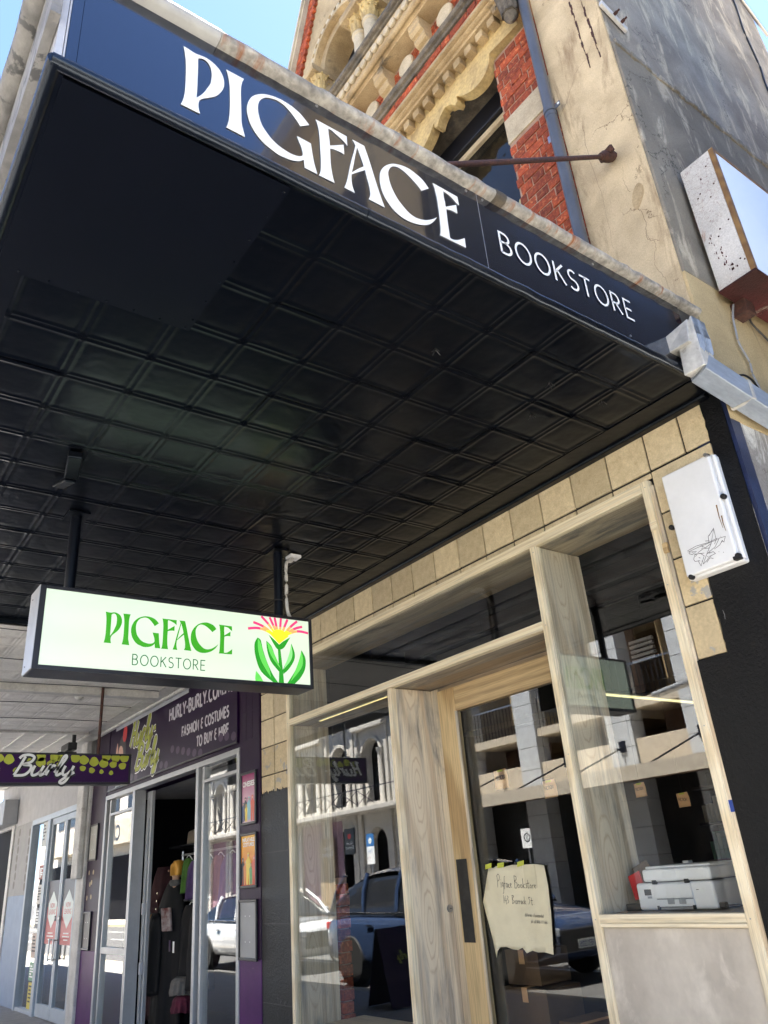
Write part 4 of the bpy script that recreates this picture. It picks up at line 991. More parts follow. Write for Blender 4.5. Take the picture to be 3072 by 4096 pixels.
# logo fitted to the face: traced size 1.151 x 0.277
k1 = (2.150 - 1.366) / 1.151; k2 = (2.960 - 2.775) / 0.276
mw = plane_x(SX1 - 0.0035, -2.151, 2.775) @ Matrix.Diagonal((k1, k2, 1, 1)) @ Matrix.Translation((-0.154, -0.142, 0))
for ch in 'PIGFACE':
    shape('letter', [[(a / 1000, b / 1000) for a, b in smooth_loop(lp, 4)] for lp in LOGO[ch]], mw, M['lb_green'], S, 0.001)
stroke_text('lettering', 'BOOKSTORE', 0.060, 0.0058, plane_x(SX1 - 0.003, -1.986, 2.666), M['lb_text'], S, width=0.455, gap=0.16)
# flower emblem
def fl(name, pts, mt, dx=0.0, parent=S): return shape(name, [smooth_loop(pts, 4)], plane_x(SX1 - 0.0035 + dx), mt, parent, 0.0008)
M['lb_leaf'] = emit('backlit leaf dark', (0.02, 0.28, 0.02), 0.080); M['lb_leaf2'] = emit('backlit leaf light', (0.12, 0.60, 0.09), 0.080)
M['lb_leaf3'] = emit('backlit leaf pale', (0.24, 0.72, 0.22), 0.080)
M['lb_yellow'] = emit('backlit yellow', (0.95, 0.80, 0.03), 0.080); M['lb_orange'] = emit('backlit orange', (0.92, 0.40, 0.13), 0.080); M['lb_pink'] = emit('backlit pink', (0.72, 0.05, 0.19), 0.080)
fl('leaf', [(-1.193, 2.905, 1), (-1.214, 2.86, 0), (-1.207, 2.78, 0), (-1.17, 2.69, 0), (-1.085, 2.627, 1), (-1.05, 2.627, 1), (-1.09, 2.68, 0), (-1.13, 2.76, 0), (-1.155, 2.83, 0), (-1.17, 2.89, 0)], M['lb_leaf'])
fl('leaf_light', [(-1.19, 2.9, 1), (-1.19, 2.83, 0), (-1.165, 2.75, 0), (-1.10, 2.655, 1), (-1.115, 2.72, 0), (-1.15, 2.80, 0), (-1.17, 2.87, 0)], M['lb_leaf2'], 0.001)
fl('leaf', [(-0.873, 2.851, 1), (-0.845, 2.80, 0), (-0.85, 2.73, 0), (-0.885, 2.67, 0), (-0.93, 2.627, 1), (-0.985, 2.627, 1), (-0.96, 2.66, 0), (-0.92, 2.72, 0), (-0.89, 2.79, 0)], M['lb_leaf'])
fl('leaf_light', [(-0.875, 2.845, 1), (-0.865, 2.79, 0), (-0.88, 2.73, 0), (-0.96, 2.64, 1), (-0.93, 2.70, 0), (-0.895, 2.78, 0)], M['lb_leaf2'], 0.001)
fl('leaf', [(-1.13, 2.89, 1), (-1.125, 2.83, 0), (-1.10, 2.76, 0), (-1.045, 2.70, 0), (-1.03, 2.69, 1), (-1.02, 2.71, 1), (-1.045, 2.75, 0), (-1.07, 2.80, 0), (-1.095, 2.86, 0)], M['lb_leaf'])
fl('leaf_light', [(-1.126, 2.88, 1), (-1.10, 2.80, 0), (-1.03, 2.715, 1), (-1.055, 2.77, 0), (-1.08, 2.82, 0), (-1.10, 2.86, 0)], M['lb_leaf2'], 0.001)
fl('leaf', [(-0.948, 2.89, 1), (-0.925, 2.83, 0), (-0.93, 2.78, 0), (-0.97, 2.72, 0), (-1.01, 2.685, 1), (-1.015, 2.71, 1), (-1.0, 2.74, 0), (-0.97, 2.80, 0), (-0.955, 2.85, 0)], M['lb_leaf'])
fl('leaf_light', [(-0.95, 2.885, 1), (-0.942, 2.82, 0), (-0.96, 2.77, 0), (-1.01, 2.715, 1), (-0.985, 2.77, 0), (-0.962, 2.83, 0)], M['lb_leaf3'], 0.001)
fl('leaf', [(-1.204, 2.69, 1), (-1.21, 2.65, 0), (-1.208, 2.627, 1), (-1.155, 2.627, 1), (-1.175, 2.66, 0)], M['lb_leaf2'])
fl('stem', [(-1.048, 2.85, 1), (-1.03, 2.85, 1), (-1.02, 2.76, 0), (-1.012, 2.68, 0), (-1.008, 2.627, 1), (-1.045, 2.627, 1), (-1.042, 2.70, 0), (-1.045, 2.78, 0)], M['lb_leaf'], 0.0004)
fl('calyx', [(-1.112, 2.93, 1), (-1.07, 2.90, 0), (-1.038, 2.873, 1), (-1.005, 2.90, 0), (-0.955, 2.93, 1), (-0.98, 2.89, 0), (-1.0, 2.86, 0), (-1.02, 2.845, 0), (-1.05, 2.842, 0), (-1.075, 2.87, 0)], M['lb_leaf'], 0.0008)
fl('flower_heart', [(-1.10, 2.935, 1), (-1.038, 2.878, 1), (-0.967, 2.935, 1), (-1.0, 2.965, 0), (-1.035, 2.975, 0), (-1.07, 2.965, 0)], M['lb_yellow'], 0.0004)
base = (-1.036, 2.90)
for i, (ty, tz, bend) in enumerate(((-1.259, 2.957, .034), (-1.222, 3.003, .02), (-1.165, 3.05, .012), (-1.105, 3.05, .006), (-1.068, 3.052, .0), (-1.022, 3.052, .0), (-0.972, 3.05, .004), (-0.90, 3.045, .012), (-0.862, 3.012, .02), (-0.818, 2.972, .034))):
    pts = []
    for k_ in range(13):
        u = 0.22 + 0.78 * k_ / 12
        pts.append((base[0] + (ty - base[0]) * u, base[1] + (tz - base[1]) * u + bend * math.sin(math.pi * u)))
    for nm, a, b, mt_ in (('petal', 0, 4, 'lb_yellow'), ('petal', 3, 7, 'lb_orange'), ('petal_tip', 6, 13, 'lb_pink')):
        strokes(nm, [pts[a:b]], 0.0165 if a else 0.015, plane_x(SX1 - 0.0034 + 0.0003 * (a > 0) + 0.0002 * (i % 2)), M[mt_], S)
for y in (-2.34, -0.985):
    ps = MB().tube([(-4.375, y, SZ1 - 0.01), (-4.375, y, ZS - 0.002)], 0.031, 20).build('post', M['soffit_plain'], S)
    MB().box(-4.45, -4.30, y - 0.06, y + 0.06, ZS - 0.012, ZS - 0.003).build('base_plate', M['soffit'], ps)
sc_ = MB()
for z in (SZ0 + 0.04, SZ1 - 0.05): sc_.lathe([(.004, 0), (.004, .002), (.0005, .003)], (-4.42, SY0 - 0.004, z), 'y', 8)
sc_.build('screw', M['screw'], S)
J = thing('junction_box', 'small white junction box and cable beside the right sign post', 'junction box', (-4.37, -0.87, 3.56))
bx('box', M['printer_white'], J, -4.42, -4.34, -0.90, -0.815, ZS - 0.028, ZS - 0.006, 0.004)
MB().tube(spline([(-4.37, -0.87, ZS - 0.03), (-4.36, -0.89, ZS - 0.06), (-4.345, -0.935, ZS - 0.09), (-4.343, -0.94, ZS - 0.25), (-4.343, -0.94, 3.16), (-4.35, -0.92, 3.10), (-4.36, -0.89, 3.07)], 5), 0.012, 10).build('cable', M['white_dirty'], J)
MB().tube([(-4.375, -0.985, 3.2), (-4.375, -0.985, 3.206)], 0.046, 14).build('cable_tie', M['black_plastic'], J)

# ================================================================== pipes, rod, boxes on the facade
dp = thing('drainpipe', 'blue grey round drainpipe running down the brick beside the cream pier', 'drainpipe', (-2.085, -0.05, 4.0))
MB().tube([(-2.085, -0.048, 4.0), (-2.085, -0.048, 6.14), (-2.085, -0.048, 12.0)], 0.040, 24).build('pipe', M['pipe'], dp)
MB().tube([(-2.085, -0.048, 6.14), (-2.085, -0.048, 6.185)], 0.0465, 24).build('clamp', M['pipe'], dp)
MB().tube([(-2.085, -0.048, 6.10), (-2.085, -0.048, 6.138)], 0.0425, 24).build('socket', M['pipe'], dp)
cl = MB().box(-2.045, -1.995, -0.05, -0.044, 6.14, 6.185); cl.build('clamp_ear', M['pipe'], dp, 0.003)
MB().lathe([(.009, 0), (.009, .004), (.0005, .005)], (-2.008, -0.05, 6.163), 'y', 10).build('bolt', M['letter_white'], dp)
MB().box(-2.16, -2.125, -0.04, -0.034, 5.93, 5.99).build('clamp_ear', M['steel'], dp, 0.003)

rod = thing('tie_rod', 'rusty iron tie rod bracing the awning back to the cream pier', 'tie rod', (-1.76, -0.02, 5.4))
MB().tube([(-1.585, -1.80, 4.06), (-1.76, -0.09, 5.37)], 0.0135, 12).build('rod', M['rust'], rod)
e_ = MB().tube([(-1.752, -0.17, 5.31), (-1.757, -0.12, 5.35), (-1.76, -0.07, 5.385), (-1.763, -0.02, 5.42), (-1.764, 0.03, 5.44)], [.02, .034, .04, .036, .026], 10)
e_.build('eye_bolt', M['rust'], rod)
MB().obox((-1.748, -0.10, 5.375), (0.05, 0, 0.01), (0, 0.014, 0.01), (0, -0.012, 0.016)).build('pin', M['rust'], rod, 0.004)

mbx = thing('meter_box', 'white metal meter box with black pen doodle bolted beside the timber frame', 'meter box', (-1.8, -0.05, 2.66))
bx('lid', M['meter'], mbx, -1.945, -1.672, -0.085, -0.060, 2.675, 3.225, 0.008)
bx('body', M['meter'], mbx, -1.955, -1.662, -0.058, 0.002, 2.665, 3.232, 0.01)
for x, z in ((-1.962, 2.95), (-1.66, 2.99), (-1.925, 2.672), (-1.672, 2.69)):
    MB().lathe([(.013, -.006), (.0135, .012), (.011, .016), (.0005, .017)], (x, -0.07, z), 'y', 12).build('screw', M['screw'], mbx, 0, True)
MB().lathe([(.011, -.004), (.011, .02), (.0005, .021)], (-1.68, -0.075, 3.222), 'y', 12).build('screw', M['steel'], mbx, 0, True)
MB().box(-1.694, -1.66, -0.088, -0.058, 2.672, 2.69).build('catch', M['screw'], mbx, 0.002)
MB().tube([(-1.662, -0.05, 2.68), (-1.662, -0.05, 3.22)], 0.012, 10).build('hinge', M['meter'], mbx)
rg = random.Random(4)
dl = []
ox, oz = -1.905, 2.70
def dd(*p): return [(ox + a * 0.205, oz + b * 0.16) for a, b in p]
dl += [dd((0, .62), (.25, .66), (.55, .62), (.8, .64)), dd((0, .58), (.3, .6), (.8, .6)), dd((.02, .52), (.1, .45), (.22, .5), (.05, .56), (.02, .52)), dd((.1, .3), (.16, .42), (.3, .4), (.38, .28), (.28, .1), (.24, .02), (.2, .2), (.12, .22), (.1, .3)),
       dd((.3, .05), (.45, .3), (.62, .55), (.78, .95), (.6, .8), (.58, .6)), dd((.62, .8), (.78, .98), (.77, .62), (.7, .5)), dd((.45, .3), (.7, .42), (.85, .62), (1.0, .6), (.93, .45), (.9, .52), (.82, .42), (.66, .36)),
       dd((.3, .05), (.42, .12), (.5, .2), (.66, .22), (.62, .3), (.5, .3)), dd((.36, .62), (.46, .5), (.62, .56)), dd((.24, .44), (.4, .5), (.55, .45)), dd((.4, .06), (.5, .16), (.58, .1)), dd((.15, .44), (.4, .36)), dd((.5, .7), (.6, .66))]
for i in range(16):
    a, b = rg.uniform(.1, .95), rg.uniform(.1, .75); dl.append(dd((a, b), (a + rg.uniform(-.06, .06), b + rg.uniform(-.05, .05))))
strokes('doodle', dl, 0.0021, plane_ny(-0.0862), M['ink'], mbx)

sb = thing('rusty_sign_box', 'old white rust edged sign box fixed to the grey side wall', 'sign', (-1.41, 1.2, 4.28))
wh = render_mat('rust speckled white enamel', (0.72, 0.70, 0.665), (0.58, 0.56, 0.53), (0.40, 0.24, 0.18), (0.16, 0.04, 0.03), cscale=14, crack=0.02, sth=(0.60, 0.66), bstr=0.4)
rs = render_mat('flaking red brown underside', (0.10, 0.022, 0.022), (0.045, 0.018, 0.016), (0.27, 0.23, 0.19), (0.03, 0.01, 0.01), cscale=9, crack=0.03, sth=(0.6, 0.64), bstr=1.0)
bx('case', wh, sb, -1.523, -1.332, 0.27, 2.6, 4.292, 5.215, 0.003)
bx('underside', rs, sb, -1.527, -1.302, 0.266, 2.6, 4.276, 4.290, 0.002)
gold = mat('rusted brass edge', (0.30, 0.17, 0.05), (0.16, 0.075, 0.02), rough=0.6, scale=20, bump=0.3, fine=0.3)
bx('corner_strip', gold, sb, -1.331, -1.303, 0.268, 0.295, 4.291, 5.215, 0.002)
bx('corner_strip', gold, sb, -1.331, -1.303, 0.296, 2.6, 5.19, 5.216, 0.002)
bx('face', mat('pale blue acrylic', (0.80, 0.84, 0.88), (0.86, 0.89, 0.92), rough=0.14, scale=1.5, fine=0.0, spec=0.6), sb, -1.331, -1.306, 0.298, 2.6, 4.294, 5.188)
ho = MB()
for (x, z) in ((-1.37, 5.12), (-1.42, 5.06), (-1.45, 4.97), (-1.47, 4.95), (-1.36, 4.97), (-1.40, 4.9), (-1.35, 4.68), (-1.43, 4.62), (-1.36, 4.4), (-1.34, 4.38), (-1.41, 4.66)):
    ho.lathe([(.0055, 0), (.0055, .0012), (.0005, .0014)], (x, 0.2695, z), 'y', 8)
ho.build('bolt_hole', M['rust'], sb)
MB().box(-1.565, -1.52, 0.33, 0.40, 4.80, 4.92).build('wall_bracket', M['rust'], sb, 0.004)
MB().box(-1.56, -1.47, 0.42, 0.52, 4.19, 4.28).build('wall_bracket', M['rust'], sb, 0.004)
rq = random.Random(15)
for i in range(34):
    t_ = rq.random(); x = -1.485 + .07 * t_ + rq.gauss(0, .014); z = 4.64 - .28 * t_ + rq.gauss(0, .02); s_ = rq.uniform(.002, .0065)
    if -1.515 < x < -1.34: shape('rust_patch', [smooth_loop([(x + s_ * (1 + .5 * math.sin(a * 2.3 + i)) * math.cos(a) * .6, z + s_ * (1.6 + .7 * math.cos(a * 3 + i)) * math.sin(a), 0) for a in [2 * math.pi * k_ / 8 for k_ in range(8)]], 2)], plane_ny(0.2692), rs, sb, 0.0006)

cb = thing('wall_cable', 'loose grey cable hanging down the yellow wall below the old sign', 'cable', (-1.53, 0.4, 4.2))
MB().tube(spline([(-1.535, 0.42, 4.27), (-1.535, 0.36, 4.15), (-1.535, 0.34, 4.05), (-1.535, 0.33, 3.96), (-1.535, 0.38, 3.86), (-1.535, 0.37, 3.77), (-1.535, 0.40, 3.68)], 6), 0.006, 8).build('wire', M['printer_grey'], cb)
cb2 = thing('wall_cable', 'black cable looping from the rusty sign underside along the wall', 'cable', (-1.53, 0.6, 4.2))
MB().tube(spline([(-1.50, 0.50, 4.27), (-1.53, 0.56, 4.2), (-1.535, 0.70, 4.14), (-1.535, 0.82, 4.06), (-1.535, 0.92, 3.93), (-1.535, 0.96, 3.8), (-1.535, 0.97, 3.5)], 6), 0.006, 8).build('wire', M['black_plastic'], cb2)
cb3 = thing('wall_cable', 'short black cable loop above the grey metal duct', 'cable', (-1.5, 0.2, 3.7))
MB().tube(spline([(-1.545, 0.19, 3.70), (-1.52, 0.22, 3.705), (-1.52, 0.30, 3.70), (-1.53, 0.37, 3.66), (-1.54, 0.40, 3.60), (-1.54, 0.39, 3.57)], 6), 0.006, 8).build('wire', M['black_plastic'], cb3)
cb4 = thing('wall_cable', 'long thin black cable sagging down the upper grey side wall', 'cable', (-1.55, 2.4, 6.0))
MB().tube(spline([(-1.56, 2.87, 9.6), (-1.555, 2.86, 9.2), (-1.555, 2.78, 8.7), (-1.555, 2.80, 8.2), (-1.555, 2.74, 7.8), (-1.555, 2.72, 6.4)], 6), 0.008, 8).build('wire', M['black_plastic'], cb4)

gd = thing('metal_duct', 'dented galvanised rectangular rainwater duct bending round the wall corner', 'duct', (-1.48, -0.3, 3.6))
galv = mat('galvanised sheet', (0.62, 0.61, 0.57), (0.50, 0.49, 0.46), rough=0.5, scale=9, metal=0.15, bump=0.2, bscale=40, fine=0.25, patch=(0.24, 0.225, 0.20), pscale=12, pth=(0.6, 0.7))
galvb = mat('blue grey galvanised sheet', (0.36, 0.41, 0.49), (0.28, 0.325, 0.39), rough=0.42, scale=12, metal=0.2, bump=0.2, bscale=60, fine=0.2, stretch=(1, .3, 1))
gv = MB(); 
def hexa(p, mb):   # 8 corners, bottom 4 then top 4
    mb.add(p, [(0, 3, 2, 1), (4, 5, 6, 7), (0, 1, 5, 4), (1, 2, 6, 5), (2, 3, 7, 6), (3, 0, 4, 7)])
hexa([(-1.575, -.39, 3.645), (-1.45, -.39, 3.645), (-1.45, -.27, 3.645), (-1.575, -.27, 3.645), (-1.575, -.39, 3.735), (-1.44, -.37, 3.775), (-1.44, -.25, 3.775), (-1.575, -.27, 3.735)], gv)
gv.build('inlet', galv, gd, 0.004)
gv = MB(); hexa([(-1.53, -.372, 3.50), (-1.425, -.36, 3.505), (-1.425, -.25, 3.515), (-1.53, -.25, 3.515), (-1.52, -.368, 3.66), (-1.424, -.362, 3.79), (-1.424, -.245, 3.79), (-1.52, -.245, 3.70)], gv)
gv.build('elbow', galv, gd, 0.005)
fl_ = MB()
for i in range(10):
    y = -.352 + i * .0112; fl_.tube([(-1.4245, y, 3.60 - .006 * (i % 3)), (-1.4215 + .003 * math.sin(i), y + .001, 3.68), (-1.4235, y, 3.785)], 0.0042, 6)
fl_.build('crimp', galvb, gd)
gv = MB(); hexa([(-1.535, -.31, 3.485), (-1.425, -.36, 3.485), (-1.43, 1.4, 3.29), (-1.54, 1.4, 3.29), (-1.535, -.31, 3.585), (-1.424, -.30, 3.585), (-1.43, 1.4, 3.39), (-1.54, 1.4, 3.39)], gv)
gv.build('run', galvb, gd, 0.005)
MB().box(-1.58, -1.572, -.43, -.41, 3.6, 3.76).build('torn_edge', M['steel'], gd)
MB().box(-1.545, -1.4215, 0.02, 0.045, 3.443, 3.549).build('strap', galv, gd)

wb = thing('wall_bracket', 'white angle bracket with two bolts near the top corner of the pier', 'bracket', (-1.56, 0.1, 6.6))
MB().obox((-1.548, 0.115, 6.625), (0.012, 0, 0), (0, 0.125, -0.042), (0, 0.009, 0.026)).build('angle', M['white_dirty'], wb, 0.003)
for y in (0.11, 0.18): MB().lathe([(.012, 0), (.012, .025), (.007, .026), (.007, .045), (.0005, .046)], (-1.537, y, 6.63 - (y - .11) * .33), 'x', 8).build('bolt', M['rust'], wb)
ws = thing('wall_pipe', 'thin metal pipe sticking out at the top rear edge of the side wall', 'pipe', (-1.55, 3.0, 9.3))
MB().tube([(-1.55, 2.75, 9.75), (-1.54, 3.1, 9.45), (-1.535, 3.42, 9.15)], 0.018, 10).build('pipe', M['steel'], ws)
MB().tube([(-1.535, 3.40, 9.17), (-1.50, 3.46, 9.22)], 0.014, 8).build('hook', M['black_plastic'], ws)

rw = random.Random(77)
for i in range(5):
    x = rw.uniform(-1.86, -1.62); z = rw.uniform(1.2, 2.55); l_ = rw.uniform(.03, .12)
    strokes('scratch', [[(x, z), (x + rw.uniform(-.006, .006), z - l_ * .5), (x + rw.uniform(-.01, .01), z - l_)]], rw.uniform(.0010, .0018), plane_ny(-0.0072), M['printer_grey'], B)
for i in range(12):
    x = rw.uniform(-6.5, -6.1); z = rw.uniform(.5, 2.1); l_ = rw.uniform(.01, .05)
    strokes('scratch', [[(x, z), (x + rw.uniform(-.02, .02), z - l_)]], rw.uniform(.001, .002), plane_ny(-0.0082), M['printer_grey'], B)
for x, zs_ in ((-6.017, (0.6, 1.4, 2.2, 2.73, 3.25)), (-4.508, (0.5, 1.2, 2.0, 2.66)), (-2.937, (0.7, 1.2, 2.0, 2.73, 3.19)), (-2.093, (0.6, 1.2, 2.0, 2.7, 3.25))):
    for z in zs_: MB().lathe([(.0035, 0), (.0035, .0006), (.0005, .0008)], (x + rw.uniform(-.006, .006), -0.0141, z), 'y', 8).build('nail_head', M['steel'], F)
for (x, z, l_) in ((-1.70, 2.96, .12), (-1.69, 2.90, .08), (-1.93, 2.68, .02)):
    strokes('rust_run', [[(x, z), (x - .003, z - l_ * .5), (x, z - l_)]], lambda t_: .007 * (1 - .7 * t_), plane_ny(-0.0857), gold, mbx)

for i in range(7):
    for (x, y) in ((-2.42, -3.1 + i * .105), (-2.36 + i * .125, -2.462)):
        MB().lathe([(.004, -.003), (.0045, 0), (.0005, .0005)], (x, y, ZS - 0.0065), 'z', 8).build('panel_screw', M['bead'], A)

# ================================================================== goods and papers in the bookstore
pr_ = thing('printer', 'white inkjet printer standing on the right window shelf, back to the street', 'printer', (-2.55, 0.3, 1.22))
PXa, PXb, PYa, PYb, PZ = -2.785, -2.345, 0.14, 0.47, 1.2205
MB().box(PXa, PXb, PYa + 0.012, PYb, PZ + 0.004, PZ + 0.125).build('lower_body', M['printer_white'], pr_, 0.014, seg=3)
MB().box(PXa + 0.055, PXb + 0.0, PYa + 0.008, PYb, PZ + 0.129, PZ + 0.186).build('scanner_body', M['printer_white'], pr_, 0.012, seg=3)
MB().box(PXa + 0.06, PXb + 0.002, PYa + 0.02, PYb + 0.01, PZ + 0.1265, PZ + 0.1285).build('seam', M['black_plastic'], pr_)
MB().box(PXa + 0.065, PXb - 0.004, PYa + 0.03, PYb - 0.01, PZ + 0.187, PZ + 0.198).build('lid', M['printer_white'], pr_, 0.005)
MB().box(PXa + 0.115, PXb - 0.115, PYa + 0.002, PYa + 0.014, PZ + 0.055, PZ + 0.118).build('rear_flap', M['printer_white'], pr_, 0.004)
MB().box(PXa + 0.12, PXb - 0.12, PYa + 0.005, PYa + 0.013, PZ + 0.05, PZ + 0.054).build('seam', M['printer_grey'], pr_)
MB().box(PXa + 0.115, PXb - 0.115, PYa + 0.004, PYa + 0.014, PZ + 0.018, PZ + 0.049).build('rear_tray', M['printer_white'], pr_, 0.003)
for x in (PXa + 0.18, PXa + 0.245): MB().box(x, x + 0.038, PYa + 0.001, PYa + 0.008, PZ + 0.03, PZ + 0.056).build('slot', M['printer_grey'], pr_, 0.002)
MB().box(PXa + 0.13, PXb - 0.13, PYa + 0.003, PYa + 0.008, PZ + 0.016, PZ + 0.0185).build('seam', M['black_plastic'], pr_)
for x in (PXa + 0.115, PXb - 0.125): MB().box(x, x + 0.012, PYa + 0.002, PYa + 0.012, PZ + 0.006, PZ + 0.024).build('clip', M['black_plastic'], pr_)
for x in (PXa + 0.11, PXb - 0.145): MB().box(x, x + 0.022, PYa + 0.004, PYa + 0.02, PZ + 0.118, PZ + 0.137).build('latch', M['black_plastic'], pr_)
MB().box(PXa + 0.048, PXa + 0.088, PYa + 0.0105, PYa + 0.0118, PZ + 0.070, PZ + 0.097).build('rating_label', M['black_plastic'], pr_)
MB().box(PXa + 0.062, PXa + 0.088, PYa + 0.0105, PYa + 0.0118, PZ + 0.056, PZ + 0.066).build('rating_label', M['printer_grey'], pr_)
MB().box(PXb - 0.095, PXb - 0.06, PYa + 0.0105, PYa + 0.0118, PZ + 0.075, PZ + 0.095).build('rating_label', M['letter_white'], pr_)
MB().box(PXb - 0.093, PXb - 0.08, PYa + 0.0100, PYa + 0.0104, PZ + 0.087, PZ + 0.090).build('label_mark', M['ink'], pr_)
MB().box(PXa + 0.095, PXa + 0.13, PYb - 0.02, PYb + 0.02, PZ + 0.18, PZ + 0.21).build('paper_guide', M['printer_white'], pr_, 0.003)
pc = thing('power_cable', 'black power cable plugged into the side of the printer', 'cable', (-2.33, 0.2, 1.23))
MB().box(-2.346, -2.315, 0.165, 0.195, 1.228, 1.252).build('plug', M['black_plastic'], pc, 0.004)
MB().tube(spline([(-2.316, .18, 1.238), (-2.27, .19, 1.236), (-2.23, .22, 1.232), (-2.16, .25, 1.229), (-2.13, .27, 1.227)], 5), 0.0045, 8).build('wire', M['black_plastic'], pc)
rl = thing('red_leaflet', 'bright red leaflet leaning in a black tray beside the printer', 'leaflet', (-2.83, 0.2, 1.25))
MB().obox((-2.808, 0.2, 1.335), (0.034, 0.004, 0.012), (0, 0.004, 0), (-0.022, 0.015, 0.055)).build('card', M['red'], rl)
MB().obox((-2.795, 0.1945, 1.285), (0.012, 0.0012, 0.004), (0, 0.0006, 0), (-0.003, 0.002, 0.007)).build('badge', M['letter_white'], rl)
ty = thing('black_tray', 'low black display tray on the shelf left of the printer', 'tray', (-2.84, 0.25, 1.22))
MB().box(-2.885, -2.79, 0.175, 0.30, 1.2205, 1.252).build('tray', M['black_plastic'], ty, 0.003)
kb = thing('kraft_box', 'open brown box behind the red leaflet on the shelf', 'box', (-2.84, 0.36, 1.22))
MB().box(-2.88, -2.785, 0.31, 0.42, 1.2205, 1.37).build('carton', M['card'], kb, 0.002)
MB().obox((-2.84, 0.305, 1.40), (0.05, 0, 0.02), (0, .002, 0), (-.01, -.01, 0.03)).build('flap', M['card'], kb)

# notice taped to the door glass
nt_ = thing('paper_notice', 'large cream paper notice with handwriting taped inside the door glass', 'notice', (-3.87, 0.36, 1.2))
rp = random.Random(9)
top = [(-4.075, 1.472), (-4.03, 1.462), (-4.0, 1.475), (-3.93, 1.470), (-3.86, 1.474), (-3.75, 1.472), (-3.66, 1.470), (-3.585, 1.462)]
rgt = [(-3.575, 1.36), (-3.585, 1.2), (-3.60, 1.08), (-3.615, 0.985)]
bot = [(-3.68, 1.0), (-3.74, 0.995), (-3.78, 1.008), (-3.83, 0.992), (-3.86, 1.016), (-3.90, 1.002), (-3.95, 1.012), (-4.0, 1.02), (-4.05, 1.018), (-4.085, 1.0), (-4.10, 0.962)]
lft = [(-4.115, 1.05), (-4.135, 1.15), (-4.165, 1.27), (-4.12, 1.37)]
lp = []
for ring in (top, rgt, bot, lft):
    for i, q in enumerate(ring): lp.append((q[0] + rp.uniform(-.003, .003), q[1] + rp.uniform(-.004, .004)))
def sheet(name, loop, y, mt, parent, amp=0.006, seed=1, cuts=14):
    bm = bmesh.new(); vs_ = [bm.verts.new((a, y, b)) for a, b in loop]; bm.faces.new(vs_)
    x0, x1 = min(a for a, b in loop), max(a for a, b in loop); z0, z1 = min(b for a, b in loop), max(b for a, b in loop)
    for i in range(1, cuts):
        for co, no in (((x0 + (x1 - x0) * i / cuts, 0, 0), (1, 0, 0)), ((0, 0, z0 + (z1 - z0) * i / cuts), (0, 0, 1))):
            bmesh.ops.bisect_plane(bm, geom=bm.verts[:] + bm.edges[:] + bm.faces[:], plane_co=co, plane_no=no)
    for v_ in bm.verts: v_.co.y += amp * noise.noise(Vector((v_.co.x * 7 + seed, v_.co.z * 5, seed))) + amp * .5 * noise.noise(Vector((v_.co.x * 22, v_.co.z * 16, seed)))
    me = bpy.data.meshes.new(name); bm.to_mesh(me); bm.free()
    for p_ in me.polygons: p_.use_smooth = True
    o = link(name, me, mt, parent)
    s_ = o.modifiers.new('solid', 'SOLIDIFY'); s_.thickness = 0.0006
    return o
sheet('sheet', lp, 0.354, M['paper'], nt_, 0.004, 3)
MB().box(-3.76, -3.66, 0.3495, 0.3499, 1.34, 1.468).build('clear_tape', plain('milky tape', (0.72, 0.67, 0.47), 0.3), nt_)
for x, a in ((-4.07, 3), (-3.955, -2), (-3.775, 4)):
    MB().obox((x, 0.3485, 1.478), (0.03, 0, 0.03 * math.sin(RAD(a)) + 0.002), (0, 0.0006, 0), (0.003, 0, 0.014)).build('tape', M['tape'], nt_)
def hw(lines, ox, oz, sx_, sz_): return [spline([(ox + a * sx_, oz + b * sz_) for a, b in l_], 5) for l_ in lines]
H1 = [[(0, 0), (.05, 1.0), (.0, 1.6)], [(-.05, 1.5), (.3, 1.8), (.55, 1.4), (.3, .95), (.05, .85)], [(.7, 0), (.72, .7)], [(.74, 1.0), (.75, 1.05)],
      [(1.2, .6), (1.0, .65), (.95, .3), (1.15, .2), (1.2, .6), (1.15, -.5), (.95, -.8)], [(1.35, -.2), (1.45, 1.3), (1.6, 1.5)], [(1.3, .55), (1.65, .6)], [(2.0, .55), (1.8, .55), (1.75, .15), (2.0, .1), (2.05, .5), (2.1, .05)],
      [(2.4, .5), (2.2, .4), (2.25, .05), (2.5, .1)], [(2.55, .3), (2.75, .45), (2.65, .6), (2.55, .3), (2.75, .05)],
      [(3.4, 0), (3.45, 1.6)], [(3.4, 1.6), (3.8, 1.5), (3.8, 1.1), (3.45, .9), (3.9, .6), (3.75, .05), (3.4, 0)], [(4.15, .5), (4.0, .25), (4.2, .05), (4.35, .3), (4.15, .5)], [(4.65, .5), (4.5, .25), (4.7, .05), (4.85, .3), (4.65, .5)],
      [(5.0, 0), (5.05, 1.3)], [(5.35, .55), (5.05, .3), (5.4, 0)], [(5.8, .6), (5.6, .55), (5.75, .25), (5.55, .05)], [(6.0, 1.1), (5.98, .1), (6.15, .1)], [(5.85, .65), (6.25, .7)], [(6.45, .5), (6.3, .25), (6.5, .05), (6.6, .3), (6.45, .5)], [(6.8, .5), (6.82, 0)], [(6.82, .35), (7.05, .5)], [(7.15, .25), (7.35, .4), (7.25, .5), (7.15, .2), (7.4, .05)]]
